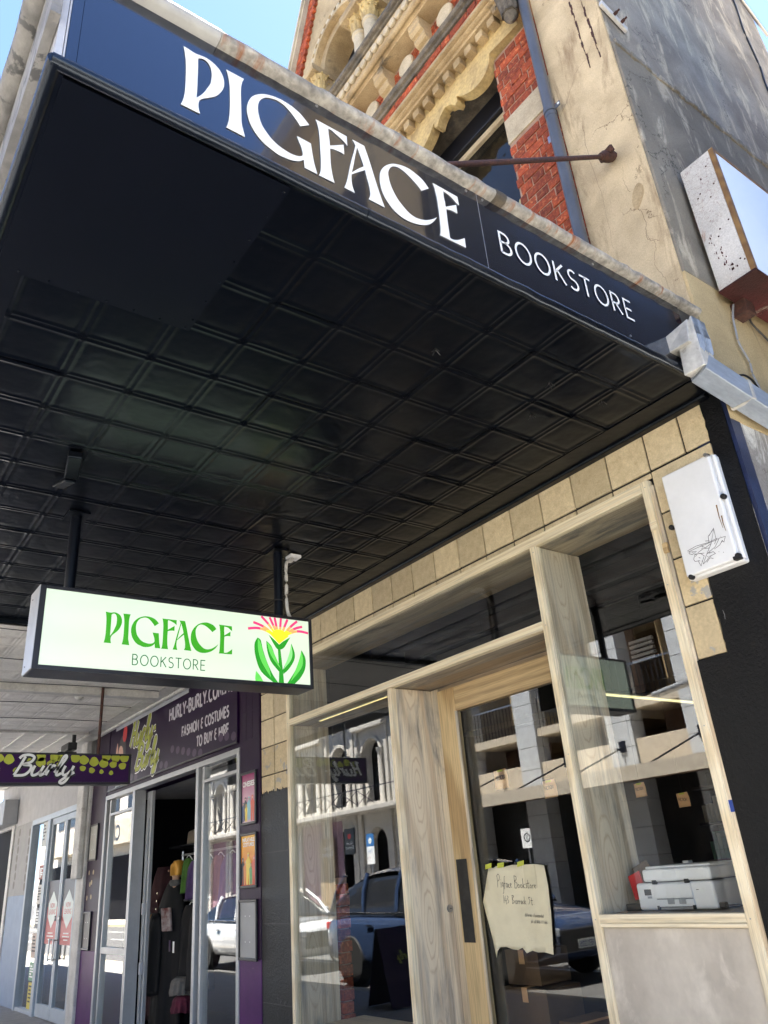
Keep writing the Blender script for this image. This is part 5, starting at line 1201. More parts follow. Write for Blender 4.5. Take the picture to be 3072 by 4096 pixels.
H2 = [[(0, 0), (.02, 1.2)], [(.42, 1.1), (.2, .4), (.62, .38)], [(.5, .75), (.48, -.15)], [(.75, 1.1), (1.0, .95), (.8, .6), (1.05, .3), (.75, 0)],
      [(1.8, 0), (1.85, 1.2)], [(1.8, 1.2), (2.2, 1.1), (1.85, .65), (2.3, .3), (1.8, 0)], [(2.7, .5), (2.5, .4), (2.5, .05), (2.75, .1), (2.75, .5), (2.8, 0)], [(2.95, .5), (2.97, 0)], [(2.97, .3), (3.15, .5)], [(3.25, .5), (3.27, 0)], [(3.27, .3), (3.45, .5)],
      [(3.8, .5), (3.6, .3), (3.75, .0), (3.85, .4), (3.9, 0)], [(4.2, .5), (4.0, .3), (4.25, 0)], [(4.35, 0), (4.4, 1.1)], [(4.65, .5), (4.4, .25), (4.7, 0)], [(5.6, 1.0), (5.3, 1.0), (5.5, .5), (5.2, 0)], [(5.85, 1.0), (5.85, 0), (6.0, .05)], [(5.65, .6), (6.1, .6)], [(6.3, .05), (6.32, .1)]]
tilt = Matrix.Rotation(RAD(-3), 4, 'Z')
strokes('handwriting', hw(H1, 0, 0, 0.045, 0.043), 0.0026, plane_ny(0.3475, -4.005, 1.352) @ tilt, M['ink'], nt_)
strokes('handwriting', hw(H2, 0, 0, 0.041, 0.038), 0.0024, plane_ny(0.3475, -3.965, 1.262) @ tilt, M['ink'], nt_)
rh = random.Random(8)
def scrib(n, wd_):
    out = []; x = 0
    for i in range(n):
        h_ = rh.choice([.5, .5, .5, 1.1, -.5]); out.append([(x, rh.uniform(0, .1)), (x + .25, h_ * rh.uniform(.8, 1)), (x + .35, .1), (x + .55, .45), (x + .7, .02)]); x += rh.choice([.75, .75, 1.2])
    return out
for (bd, x, z) in (('deliveries - if unattended', -3.80, 1.187), ('pls call 0416 111 666', -3.755, 1.152)):
    font_text('handwriting', bd, 0.026, plane_ny(0.3475, x, z) @ tilt, M['ink'], nt_, sx=0.60, shear=0.35)

# kraft notes hung inside
def note(label, x, y, z, s=0.1, txt='FICTION', rot=3):
    n_ = thing('paper_note', label, 'note', (x, y, z), 'kraft notes hanging inside the bookstore')
    lp_ = [(x - s * .5, z - s * .52), (x - s * .52, z + s * .45), (x + s * .42, z + s * .5), (x + s * .52, z + s * .1), (x + s * .5, z - s * .5)]
    sheet('sheet', lp_, y, M['note_paper'], n_, 0.004, x, 4)
    MB().box(x - s * .25, x + s * .2, y - 0.006, y - 0.004, z + s * .36, z + s * .47).build('tape', M['tape'], n_)
    stroke_text('lettering', txt, s * .2, s * .028, plane_ny(y - 0.008, x - s * .36, z - s * .06) @ Matrix.Rotation(RAD(rot), 4, 'Z'), M['ink'], n_, width=s * .72, gap=.1)
    MB().tube([(x, y, z + s * .45), (x, y, 3.45)], 0.0008, 4).build('thread', M['black_plastic'], n_)
note('kraft FICTION note hanging between the weathered board and the printer window', -3.265, 1.0, 1.847, 0.085)
note('tilted kraft FICTION note nearest the right window post', -2.97, 1.0, 1.755, 0.082, rot=-5)
note('kraft FICTION note low behind the right side of the door glass', -4.03, 1.0, 1.945, 0.12)
note('kraft NON FICTION note high behind the left side of the door glass', -4.51, 1.0, 2.075, 0.14, 'NON FICTION')
# cartons behind the door
rc = random.Random(12)
for i, (lb, x, y, z, w_, d_, h_) in enumerate((('brown carton on the floor just inside the door', -4.2, 0.75, 0.02, .42, .36, .42), ('brown carton stacked on the floor carton inside the door', -4.17, 0.78, 0.44, .38, .32, .32), ('tall brown carton beside the stack inside the door', -3.72, 0.8, 0.02, .4, .34, .58), ('dark brown carton under the printer side of the doorway', -3.3, 0.85, 0.02, .4, .4, .5), ('small open carton on top of the carton stack', -4.2, 0.8, 0.765, .3, .28, .2))):
    c_ = thing('carton', lb, 'box', (x, y, z), 'brown cartons inside the doorway')
    MB().box(x - w_ / 2, x + w_ / 2, y - d_ / 2, y + d_ / 2, z + .002, z + h_).build('body', M['card'], c_, 0.004)
    MB().box(x - .025, x + .025, y - d_ / 2 - .001, y + d_ / 2 + .001, z + h_ - .08, z + h_ + .0012).build('tape', M['note_paper'], c_)
    if i in (0, 2): MB().box(x - .1, x + .02, y - d_ / 2 - .0018, y - d_ / 2 - .0008, z + .1, z + .2).build('label', M['letter_white'], c_)
# shelves with books deep inside
bk_cols = [plain('book %d' % i, c_, 0.6) for i, c_ in enumerate(((.3, .05, .04), (.05, .1, .25), (.45, .4, .3), (.06, .2, .12), (.4, .25, .05), (.1, .1, .1)))]
shf = thing('bookshelf', 'dark wall bookshelf filled with books deep inside the shop', 'bookshelf', (-4.0, 5.5, 0))
for z in (0.1, 0.5, 0.9, 1.3, 1.7, 2.1): bx('shelf', M['batten'], shf, -5.8, -2.6, 5.4, 5.75, z, z + 0.03)
bx('back_panel', M['dark_void'], shf, -5.8, -2.6, 5.76, 5.8, 0.02, 2.3)
for k_ in range(5):
    for j in range(6):
        mb = MB()
        x = -5.75 + k_ * .0
        for i in range(9): xx = -5.75 + j * .51 + i * .054; mb.box(xx, xx + rc.uniform(.025, .045), 5.45, 5.65, .131 + k_ * .4, .131 + k_ * .4 + rc.uniform(.18, .3))
        o = mb.build('books', bk_cols[(k_ * 5 + j * 3) % 6], shf); o['kind'] = 'stuff'
wl = [emit('warm lamp', (1.0, 0.62, 0.22), 1.6), emit('led white', (1.0, 0.90, 0.45), 0.10)]
lb_ = thing('ceiling_light', 'long thin glowing linear light hanging deep inside the right window', 'light', (-4.0, 2.5, 2.65))
bx('diffuser', wl[1], lb_, -4.01, -3.99, 1.75, 3.15, 2.650, 2.664); bx('channel', M['black_plastic'], lb_, -4.025, -3.975, 1.74, 3.16, 2.667, 2.69)
for y in (1.9, 3.0): MB().tube([(-4.0, y, 2.69), (-4.0, y, 3.49)], .003, 6).build('wire', M['black_plastic'], lb_)
for i, (x, y, z) in enumerate(((-3.7, 5.2, 2.05), (-3.3, 5.2, 2.05), (-2.95, 4.6, 1.95))):
    w1 = thing('wall_lamp', ('left', 'middle', 'right')[i] + 'most small warm lamp glowing over the bookshelf', 'lamp', (x, y, z), 'warm shelf lamps')
    bx('diffuser', wl[0], w1, x - .12, x + .12, y, y + .03, z, z + .02); bx('hood', M['black_plastic'], w1, x - .13, x + .13, y - .01, y + .05, z + .022, z + .04)

# ================================================================== costume shop next door
H = thing('costume_shop_building', 'single storey purple painted costume shop front with aluminium doors', 'building', (-9.0, 0.2, 0))
bx('pier', M['purple'], H, -6.95, -6.545, -0.012, 0.42, 0.92, 3.6, 0.004)
bx('pier', M['purple_light'], H, -6.951, -6.546, -0.011, 0.42, 0.0, 0.918, 0.004)
bx('pier', M['purple'], H, -11.55, -10.94, -0.012, 0.42, 0.88, 3.6, 0.004)
bx('pier', M['purple_light'], H, -11.551, -10.941, -0.011, 0.42, 0.0, 0.878, 0.004)
bx('lintel', M['purple'], H, -10.938, -6.952, -0.006, 0.42, 2.68, 3.7)
bx('upper_wall', M['white_wall'], H, -11.55, -6.545, 0.1, 0.5, 3.71, 8.2)
for i in range(3):
    for j in range(3): bx('painted_tile', M['purple'], H, -6.94 + j * .13, -6.815 + j * .13, -0.015, -0.0125, 2.72 + i * .26, 2.975 + i * .26, 0.001)
dark = M['dark_void']
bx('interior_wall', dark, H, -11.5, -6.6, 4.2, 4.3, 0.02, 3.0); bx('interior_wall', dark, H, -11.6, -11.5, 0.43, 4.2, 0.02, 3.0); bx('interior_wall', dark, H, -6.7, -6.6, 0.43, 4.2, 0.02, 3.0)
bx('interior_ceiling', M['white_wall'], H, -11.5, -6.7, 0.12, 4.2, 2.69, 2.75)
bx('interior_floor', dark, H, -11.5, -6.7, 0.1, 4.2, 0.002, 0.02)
bx('interior_partition', mat('dark purple interior', (0.03, 0.018, 0.04), (0.022, 0.013, 0.03), rough=.7), H, -11.4, -9.2, 1.6, 1.66, 0.02, 2.68)
AF = thing('aluminium_shopfront', 'silver aluminium shopfront with an open sliding door under the purple board', 'shopfront', (-8.9, 0, 0))
bx('head_rail', M['alu'], AF, -10.93, -6.955, -0.02, 0.10, 2.625, 2.678, 0.003)
for x0, x1, y0, y1 in ((-10.93, -10.87, -.02, .10), (-9.885, -9.80, -.02, .12), (-7.965, -7.905, -.02, .10), (-7.845, -7.80, 0.0, .08), (-7.01, -6.957, -.02, .08), (-10.79, -10.75, 0.0, .07)):
    bx('post', M['alu'], AF, x0, x1, y0, y1, 0.0, 2.623, 0.003)
for x0, x1 in ((-10.748, -9.887), (-7.798, -7.012)):
    bx('bottom_rail', M['alu'], AF, x0, x1, 0.0, 0.07, 0.0, 0.08, 0.003); bx('mid_rail', M['alu'], AF, x0, x1, 0.0, 0.07, 2.42, 2.45, 0.002) if x0 < -9 else None
    bx('pane', M['glass'], AF, x0, x1, 0.03, 0.036, 0.082, 2.622)
bx('mid_rail', M['alu'], AF, -10.748, -9.887, -0.002, 0.06, 0.86, 0.93, 0.003)
bx('top_rail', M['alu'], AF, -7.798, -7.012, 0.0, 0.07, 2.46, 2.49, 0.002)
dl_ = thing('sliding_door', 'narrow aluminium sliding door leaf standing open beside the costume racks', 'door', (-9.7, 0.1, 0))
bx('stile', M['alu'], dl_, -9.78, -9.72, 0.13, 0.17, 0.02, 2.6, 0.003); bx('stile', M['alu'], dl_, -9.66, -9.62, 0.13, 0.17, 0.02, 2.6, 0.003)
bx('pane', M['glass'], dl_, -9.72, -9.66, 0.148, 0.153, 0.02, 2.6)
bx('rail', M['alu'], dl_, -9.72, -9.66, 0.135, 0.165, 2.3, 2.6, 0.003)
for z in (1.32, .73): bx('lock', M['white_metal'], dl_, -9.675, -9.64, 0.085, 0.128, z - .06, z + .06, 0.006)

# wall board with shop lettering
WB = thing('shop_signboard', 'wide dark purple signboard with lime script and pale lettering over the costume shop', 'sign', (-8.9, -0.03, 2.7))
bx('board', M['purple_board'], WB, -10.85, -6.982, -0.030, -0.0075, 2.725, 3.505, 0.003)
bx('edge_strip', M['white_metal'], WB, -10.64, -8.2, -0.034, -0.031, 3.47, 3.515)
bx('edge_trim', case, WB, -10.852, -6.98, -0.036, -0.0305, 2.722, 2.738)
PB = -0.0320
stroke_text('lettering', 'HURLY-BURLY.COM.AU', 0.135, 0.030, plane_ny(PB, -8.75, 3.255), M['sign_text'], WB, width=1.72, gap=0.1)
stroke_text('lettering', 'FASHION & COSTUMES', 0.098, 0.022, plane_ny(PB, -8.36, 3.016), M['sign_text'], WB, width=1.21, gap=0.1)
stroke_text('lettering', 'TO BUY & HIRE', 0.098, 0.022, plane_ny(PB, -7.945, 2.842), M['sign_text'], WB, width=0.79, gap=0.1)
SCR = {
 'H': (1.25, [[(-.05, 1.75), (.2, 1.95), (.12, 1.0), (0, 0)], [(.95, 2.0), (.82, 1.0), (.75, .25), (.9, 0), (1.1, .12)], [(.05, 1.0), (.85, 1.05)]]),
 'B': (1.25, [[(.28, 1.85), (.2, 1.0), (.05, 0)], [(-.1, 1.65), (.1, 1.95), (.6, 2.0), (.95, 1.75), (.85, 1.3), (.4, 1.05), (.95, .95), (1.05, .5), (.8, .05), (.3, -.02), (.05, 0)]]),
 'u': (.95, [[(.02, .95), (0.0, .3), (.15, 0), (.4, .08), (.62, .4)], [(.68, .95), (.62, .3), (.72, 0), (.95, .2)]]),
 'r': (.72, [[(0, .25), (.18, .95), (.22, .8), (.16, 0)], [(.2, .6), (.42, .95), (.62, .9)]]),
 'l': (.62, [[(0, .25), (.3, 1.1), (.45, 1.75), (.35, 1.98), (.2, 1.7), (.16, .4), (.28, 0), (.55, .2)]]),
 'y': (.95, [[(.02, .95), (0, .35), (.15, .02), (.4, .12), (.6, .5)], [(.66, .95), (.6, 0), (.5, -.55), (.28, -.8), (.08, -.65), (.3, -.3), (.9, .3)]]),
 '-': (.5, [[(.05, .62), (.4, .66)]]),
}
def script(word, x, z, s, wd_, mw, mt, parent, shear=.22, sx_=1.0, off=(0, 0), name='lettering'):
    ls = []; cx = 0
    for c in word:
        a, gl = SCR[c]
        for l_ in gl: ls.append(spline([(x + off[0] + (cx + px + py * shear) * s * sx_, z + off[1] + py * s) for px, py in l_], 6))
        cx += a
    return strokes(name, ls, wd_, mw, mt, parent)
for wd_, x, z, s_ in (('Hurly-', -10.05, 3.17, 0.142), ('Burly', -9.82, 2.86, 0.142)):
    k_ = 1.22
    script(wd_, x, z, s_, 0.088, plane_ny(PB - .0004), M['letter_white'], WB, .3, k_)
    script(wd_, x, z, s_, 0.062, plane_ny(PB - .0012), case, WB, .3, k_)
    script(wd_, x + .006, z + .004, s_, 0.044, plane_ny(PB - .0020), M['lime'], WB, .3, k_)
def ell(cx, cz, rx, rz, n=18, rot=0): return [(cx + rx * math.cos(2 * math.pi * i / n), cz + rz * math.sin(2 * math.pi * i / n)) for i in range(n)]
for (x, z) in ((-9.935, 2.795), (-9.771, 2.773), (-8.945, 2.80), (-8.792, 2.78), (-8.62, 2.925), (-8.46, 2.89), (-8.305, 2.856), (-8.155, 2.823), (-7.996, 2.789), (-7.843, 2.765), (-7.34, 2.837), (-7.205, 2.823), (-7.053, 2.8), (-10.3, 2.80), (-10.45, 2.82)):
    shape('dot', [ell(x, z, 0.055, 0.042)], plane_ny(PB - .0002), M['purple_dot'], WB)
skin = plain('printed skin tone', (0.62, 0.36, 0.27), 0.5)
def prn(name, pts, mt, dz=0): return shape(name, [smooth_loop([(-10.36 + a * .55 * .55, 2.99 + b * .42, 0) for a, b in pts], 3)], plane_ny(PB - .0004 - dz), mt, WB)
prn('printed_hair', [(-.45, .55), (-.3, .8), (0, .9), (.4, .75), (.5, .3), (.45, -.1), (.15, .1), (-.2, .2), (-.4, .3)], case)
prn('printed_face', [(-.42, .5), (-.2, .62), (.1, .5), (.2, .2), (.1, -.1), (-.15, -.22), (-.35, 0), (-.42, .25)], skin, .0006)
prn('printed_hand', [(-.75, 0), (-.6, .05), (-.52, .5), (-.6, .75), (-.72, .6), (-.8, .3)], skin, .0006)
prn('printed_flower', [(.05, 1.0), (.2, 1.18), (.45, 1.15), (.55, .95), (.48, .75), (.25, .68), (.05, .8)], M['red'], .0010)
for (a, b, w_, h_) in ((-.28, .32, .10, .05), (.0, .30, .10, .05)): shape('printed_eye', [ell(-10.36 + a * .3, 2.99 + b * .42, w_ * .3, h_ * .42)], plane_ny(PB - .0016), case, WB)
shape('printed_lips', [ell(-10.36 - .17 * .3, 2.99 - .02 * .42, .03, .014)], plane_ny(PB - .0016), M['red'], WB)
st_ = strokes('lettering', [[(-10.52 + i * .05, 2.742), (-10.5 + i * .05, 2.775), (-10.49 + i * .05, 2.742)] for i in range(9)], 0.012, plane_ny(PB - .0008), M['letter_white'], WB)

# posters and empty frames on the purple piers
def frame_box(o, x0, x1, z0, z1, y=-0.012):
    w_ = 0.022
    f_ = MB(); f_.box(x0, x1, y - .02, y - .001, z0, z0 + w_); f_.box(x0, x1, y - .02, y - .001, z1 - w_, z1); f_.box(x0, x0 + w_, y - .0195, y - .001, z0 + w_, z1 - w_); f_.box(x1 - w_, x1, y - .0195, y - .001, z0 + w_, z1 - w_)
    f_.build('frame', M['black_plastic'], o, 0.004)
def grad_mat(name, ca, cb, z0, z1):
    mt, t, p = new_mat(name); g_ = N(t, 'ShaderNodeNewGeometry'); sx_ = N(t, 'ShaderNodeSeparateXYZ'); t.links.new(g_.outputs['Position'], sx_.inputs[0])
    mr = N(t, 'ShaderNodeMapRange'); mr.inputs['From Min'].default_value = z0; mr.inputs['From Max'].default_value = z1; t.links.new(sx_.outputs['Z'], mr.inputs['Value'])
    r_ = ramp(t, mr.outputs[0], [(0.0, ca), (1.0, cb)]); t.links.new(r_.outputs[0], p.inputs['Base Color']); p.inputs['Roughness'].default_value = .25
    return mt
P1 = thing('onesies_poster', 'black framed pink ONESIES poster at the top of the right purple pier', 'poster', (-6.75, -0.02, 1.97))
frame_box(P1, -6.912, -6.60, 1.972, 2.43)
bx('print', grad_mat('pink poster print', (0.72, 0.50, 0.62), (0.30, 0.02, 0.12), 2.0, 2.42), P1, -6.892, -6.62, -0.020, -0.0145, 1.99, 2.41)
font_text('lettering', 'ONESIES', 0.062, plane_ny(-0.0212, -6.757, 2.302), M['letter_white'], P1, 'CENTER', bold=0.002)
def figure(o, x, z, h, cmat, y=-0.0212):
    w_ = h * .14
    shape('printed_figure', [smooth_loop([(x - w_, z, 1), (x - w_ * 1.1, z + h * .5, 0), (x - w_ * 1.3, z + h * .72, 0), (x - w_ * .5, z + h * .82, 0), (x - w_ * .55, z + h * .95, 0), (x, z + h, 0), (x + w_ * .55, z + h * .95, 0), (x + w_ * .5, z + h * .82, 0), (x + w_ * 1.3, z + h * .72, 0), (x + w_ * 1.1, z + h * .5, 0), (x + w_, z, 1), (x + w_ * .2, z, 1), (x, z + h * .35, 0), (x - w_ * .2, z, 1)], 3)], plane_ny(y), cmat, o)
    shape('printed_face', [ell(x, z + h * .9, w_ * .38, h * .045)], plane_ny(y - .0004), skin, o)
cols = [plain('print colour %d' % i, c_, .4) for i, c_ in enumerate(((.05, .09, .2), (.8, .6, .05), (.25, .55, .65), (.65, .09, .04), (.03, .03, .04), (.1, .35, .1), (.75, .25, .05)))]
for i, (x, h, ci) in enumerate(((-6.865, .17, 0), (-6.815, .2, 4), (-6.80, .15, 1), (-6.745, .2, 2), (-6.675, .22, 3))): figure(P1, x, 2.0 + .012 * (i % 2), h, cols[ci], -0.0212 - .0005 * i)
P2 = thing('costumes_poster', 'black framed orange INFLATABLE COSTUMES poster on the right purple pier', 'poster', (-6.75, -0.02, 1.46))
frame_box(P2, -6.925, -6.598, 1.458, 1.905)
bx('print', grad_mat('orange poster print', (0.62, 0.06, 0.02), (0.82, 0.42, 0.03), 1.5, 1.85), P2, -6.905, -6.618, -0.020, -0.0145, 1.476, 1.888)
font_text('lettering', 'INFLATABLE\nCOSTUMES', 0.043, plane_ny(-0.0212, -6.761, 1.832), M['letter_white'], P2, 'CENTER', bold=0.0012)
for i, (x, h, ci) in enumerate(((-6.87, .22, 4), (-6.82, .20, 6), (-6.76, .26, 1), (-6.71, .17, 5), (-6.65, .23, 3))): figure(P2, x, 1.485, h, cols[ci], -0.0212 - .0005 * i)
def blank(label, x0, x1, z0, z1, colr):
    o = thing('empty_frame', label, 'frame', ((x0 + x1) / 2, -.02, z0), 'empty poster frames on the purple piers')
    frame_box(o, x0, x1, z0, z1); bx('backing', colr, o, x0 + .02, x1 - .02, -0.020, -0.0145, z0 + .018, z1 - .018)
    mb = MB()
    for a in (.35, .6):
        for b in (.3, .72): mb.lathe([(.006, 0), (.006, .0008), (.0005, .001)], (x0 + (x1 - x0) * a, -.0201, z0 + (z1 - z0) * b), 'y', 8)
    mb.build('glue_spot', M['letter_white'], o)
blank('empty grey framed panel low on the right purple pier', -6.945, -6.60, 0.905, 1.37, M['printer_grey'])
blank('empty pale framed panel high on the left purple pier', -11.5, -11.15, 1.92, 2.37, mat('pale panel', (.42, .41, .36), (.36, .35, .31), rough=.5))
blank('empty dark framed panel low on the left purple pier', -11.5, -11.18, 0.885, 1.32, mat('charcoal panel', (.05, .05, .055), (.04, .04, .045), rough=.4))
for (x, z) in ((-11.43, 1.78), (-11.25, 1.78), (-11.36, 1.64), (-11.30, 1.66), (-11.45, 1.48), (-11.28, 1.49)): MB().lathe([(.03, 0), (.03, .0008), (.0005, .001)], (x, -.0122, z), 'y', 9).build('bare_patch', M['stone_pale'], H)

# hanging purple sign
HS = thing('hanging_sign', 'purple hanging sign with white Hurly-Burly script and lime dots', 'sign', (-8.45, -1.5, 3.5))
bx('case', case, HS, -8.56, -8.437, -2.46, -0.55, 2.528, 2.835, 0.004)
bx('face', M['sign_purple'], HS, -8.437, -8.432, -2.44, -0.575, 2.552, 2.815)
bx('face', M['sign_purple'], HS, -8.5635, -8.561, -2.44, -0.575, 2.552, 2.815)
for i, (y, z) in enumerate([(-1.465, 2.79), (-1.332, 2.79), (-1.257, 2.782), (-1.754, 2.767), (-1.455, 2.742), (-1.36, 2.73), (-1.272, 2.713), (-1.129, 2.784), (-1.042, 2.767), (-0.94, 2.752), (-0.838, 2.739), (-0.739, 2.727), (-0.643, 2.71), (-1.048, 2.684), (-0.956, 2.666), (-0.857, 2.653), (-0.757, 2.642), (-1.676, 2.664), (-0.625, 2.79), (-0.72, 2.79), (-0.82, 2.80), (-1.85, 2.78), (-1.95, 2.76), (-2.05, 2.74), (-2.15, 2.77), (-2.0, 2.68), (-2.1, 2.66), (-2.25, 2.74), (-2.3, 2.66), (-1.57, 2.78)]):
    ry = .047 if z > 2.735 else (.038 if z > 2.69 else (.030 if z > 2.66 else .022))
    lp_ = [(y + ry * (1 + .12 * math.sin(3 * a + i)) * math.cos(a), min(z + ry * .95 * (1 + .1 * math.cos(2 * a + i)) * math.sin(a), 2.8145)) for a in [2 * math.pi * k_ / 16 for k_ in range(16)]]
    shape('dot', [lp_], plane_x(-8.4314), M['lime'], HS, .0004)
for wd_, y, nm in (('Burly', -1.70, 'B'), ('Hurly-', -2.36, 'H')):
    s_ = 0.096 if nm == 'B' else .08
    script(wd_, y + .004, 2.612, s_, 0.052, plane_x(-8.4308), case, HS, .25, 1.32)
    script(wd_, y, 2.618, s_, 0.025, plane_x(-8.4302), M['letter_white'], HS, .25, 1.32)
for y in (-0.90, -2.15):
    MB().tube([(-8.45, y, 2.83), (-8.45, y, 3.53)], 0.016, 12).build('pole', M['rust'] if y > -1 else M['steel'], HS)
# neighbour's white awning
WA = thing('white_awning', 'off white pressed tin awning ceiling over the neighbouring shops', 'awning', (-9, -1.6, 3.5))
WT = [tin_tile('tin_tile', 0.30, 0.30, 20 + s_, M['white_tin'], 0.004) for s_ in range(4)]
ZW = 3.53
for i in range(15):
    for j in range(9): put_tile(-6.56 - .30 * (i + 1), -2.98 + .30 * j, ZW, WT, WA)
bx('deck', M['white_dirty'], WA, -17.5, -6.565, -3.05, 0.0, ZW + 0.012, 3.95)
bx('front_fascia', M['white_dirty'], WA, -17.5, -6.565, -3.09, -3.052, 3.45, 3.98)
bx('beam', M['white_dirty'], WA, -8.62, -8.50, -2.97, -0.26, ZW - 0.075, ZW - 0.001, 0.006)
bx('beam', M['white_dirty'], WA, -11.12, -11.06, -2.97, -0.26, ZW - 0.03, ZW + .004, 0.004)
for j in range(11):
    bx('batten', M['white_tin'], WA, -17.4, -11.125, -2.95 + .27 * j, -2.915 + .27 * j, ZW - 0.018, ZW + .0, 0.004)
bx('board_ceiling', M['white_tin'], WA, -17.45, -11.13, -2.97, -0.02, ZW, ZW + .011)
run_prof = [(0.0, 3.36), (-.05, 3.36), (-.06, 3.40), (-.14, 3.44), (-.2, 3.5), (-.27, 3.51), (-.28, 3.53), (0.0, 3.53)]
MB().prism([(y - .0, z + .0) for y, z in [(-.03, 3.512), (-.06, 3.518), (-.09, 3.528), (-.27, 3.529), (-.27, 3.545), (-.03, 3.545)]], -17.4, -6.57, 'x').build('scotia', M['white_dirty'], WA)
MB().tube([(-6.6, -.12, 3.50), (-11.0, -.12, 3.50)], 0.02, 10).build('conduit', M['white_dirty'], WA)
for k_ in range(5): MB().tube(spline([(-6.6 - .9 * k_, -2.9, ZW - .016), (-6.62 - .9 * k_, -2.0, ZW - .02), (-6.6 - .9 * k_, -1.1, ZW - .014), (-6.6 - .9 * k_, -.3, ZW - .018)], 4), .0035, 5).build('seam_wire', M['black_plastic'], WA)
lm = thing('bulkhead_lamp', 'small round unlit lamp on the white awning ceiling by the purple sign', 'lamp', (-8.75, -1.12, 3.5))
MB().lathe([(.06, 3.525), (.065, 3.50), (.05, 3.485), (.045, 3.45), (.02, 3.43), (.0005, 3.427)], (-8.68, -1.08, 0), 'z', 16).build('lamp', M['white_dirty'], lm, 0, True)
stay = thing('awning_stay', 'pale painted flat bar slanting under the white awning behind the lit sign', 'bar', (-7.6, -2.2, 3.4))
MB().obox((-7.75, -2.28, 3.43), (0.42, -.02, -.03), (0, .015, 0), (0, 0, .035)).build('bar', M['white_dirty'], stay, .004)
sp = thing('security_speaker', 'black horn speaker under the white awning near the white downpipe', 'speaker', (-11.2, -.35, 3.3))
MB().box(-11.45, -11.1, -.52, -.40, 3.30, 3.40).build('body', M['black_plastic'], sp, .01); MB().obox((-11.3, -.5, 3.26), (.2, -.02, .0), (0, .12, .0), (0, 0, .012)).build('hood', M['black_plastic'], sp, .004); MB().box(-11.2, -11.15, -.45, -.41, 3.40, 3.53).build('stem', M['black_plastic'], sp)

# costumes inside the door
def cloth(name, cx, cy, zt, zb, w_, dep, mt, parent, folds=7, amp=.25, seed=1, taper=.55, nz=16, n=36, lean=0.0):
    r_ = random.Random(seed); ph = r_.uniform(0, 6); vs_ = []; 
    for j in range(nz + 1):
        t_ = j / nz; z = zt + (zb - zt) * t_; sc0 = (taper + (1 - taper) * min(1, t_ * 5) ** .7) * (1 + .25 * t_)
        for i in range(n):
            a = 2 * math.pi * i / n; f_ = 1 + amp * t_ ** .6 * math.sin(folds * a + ph + 1.2 * t_) * .5 + .06 * noise.noise(Vector((math.cos(a) * 2 + seed, math.sin(a) * 2, t_ * 4)))
            vs_.append((cx + lean * t_ + w_ / 2 * sc0 * f_ * math.cos(a), cy + dep / 2 * sc0 * f_ * math.sin(a), z - (.03 * noise.noise(Vector((a, seed, 1))) if j == nz else 0)))
    fs_ = [(j * n + i, j * n + (i + 1) % n, (j + 1) * n + (i + 1) % n, (j + 1) * n + i) for j in range(nz) for i in range(n)] + [tuple(range(n)), tuple(nz * n + i for i in range(n - 1, -1, -1))]
    mb = MB(); mb.add(vs_, fs_); o = mb.build(name, mt, parent)
    for p_ in o.data.polygons: p_.use_smooth = True
    return o
fab = {k_: mat('fabric ' + k_, c_, tuple(x * .65 for x in c_), rough=.85, scale=14, bump=.3, bscale=120, fine=.2) for k_, c_ in dict(black=(.006, .006, .008), wine=(.04, .004, .008), green=(.06, .17, .02), violet=(.06, .03, .12), white=(.16, .155, .145), pink=(.09, .004, .028), teal=(.02, .09, .09), orange=(.15, .045, .012)).items()}
gold_m = plain('gold wig', (0.50, 0.25, 0.03), 0.3, 0.3)
rk = thing('clothes_rack', 'dark metal clothes rack with hooked rails inside the costume shop', 'rack', (-9.2, 0.55, 0))
for z in (1.86, 1.37):
    MB().tube([(-9.68, .56, z), (-8.0, .56, z)], .012, 8).build('rail', M['steel'], rk)
for x in (-9.66, -8.02): MB().tube([(x, .56, .02), (x, .56, 1.9)], .014, 8).build('upright', M['steel'], rk)
for i in range(12): MB().tube(spline([(-9.3 + i * .1, .56, 1.37), (-9.29 + i * .1, .5, 1.40), (-9.28 + i * .1, .48, 1.36)], 4), .004, 5).build('hook', M['chrome'], rk)
mq = thing('mannequin', 'mannequin with gold bobbed wig in a long black coat with brass buttons', 'mannequin', (-9.85, 0.5, 0))
MB().lathe([(.0005, 1.615), (.045, 1.625), (.06, 1.66), (.067, 1.71), (.066, 1.75), (.045, 1.785), (.0005, 1.795)], (-9.70, .5, 0), 'z', 18).build('head', plain('mannequin skin', (.55, .33, .2), .45), mq, 0, True)
MB().lathe([(.045, 1.48), (.04, 1.56), (.042, 1.63)], (-9.71, .5, 0), 'z', 14).build('neck', plain('mannequin neck', (.5, .3, .19), .45), mq, 0, True)
wg = MB(); wg.lathe([(.08, 1.645), (.088, 1.70), (.085, 1.76), (.06, 1.805), (.0005, 1.815)], (-9.685, .515, 0), 'z', 22); wo = wg.build('wig', gold_m, mq, 0, True)
for v_ in wo.data.vertices: v_.co.y += .012 * math.sin(v_.co.z * 90 + v_.co.x * 60); v_.co.x += .006 * math.sin(v_.co.z * 130)
MB().box(-9.735, -9.712, .405, .418, 1.69, 1.712).build('nose', plain('mannequin nose', (.55, .33, .2), .45), mq, .005)
cloth('coat', -9.80, .52, 1.57, .12, .50, .30, fab['black'], mq, 6, .3, 3, .45)
MB().lathe([(.05, 1.53), (.075, 1.56), (.07, 1.585), (.055, 1.60)], (-9.72, .5, 0), 'z', 18).build('collar', fab['white'], mq, 0, True)
for i in range(6):
    for dx in (0,): MB().lathe([(.012, 0), (.013, .006), (.0005, .01)], (-9.93 - .006 * i, .365 - .002 * i, 1.47 - .085 * i), 'y', 10).build('button', plain('brass button', (.65, .6, .45), .25, .8), mq, 0, True)
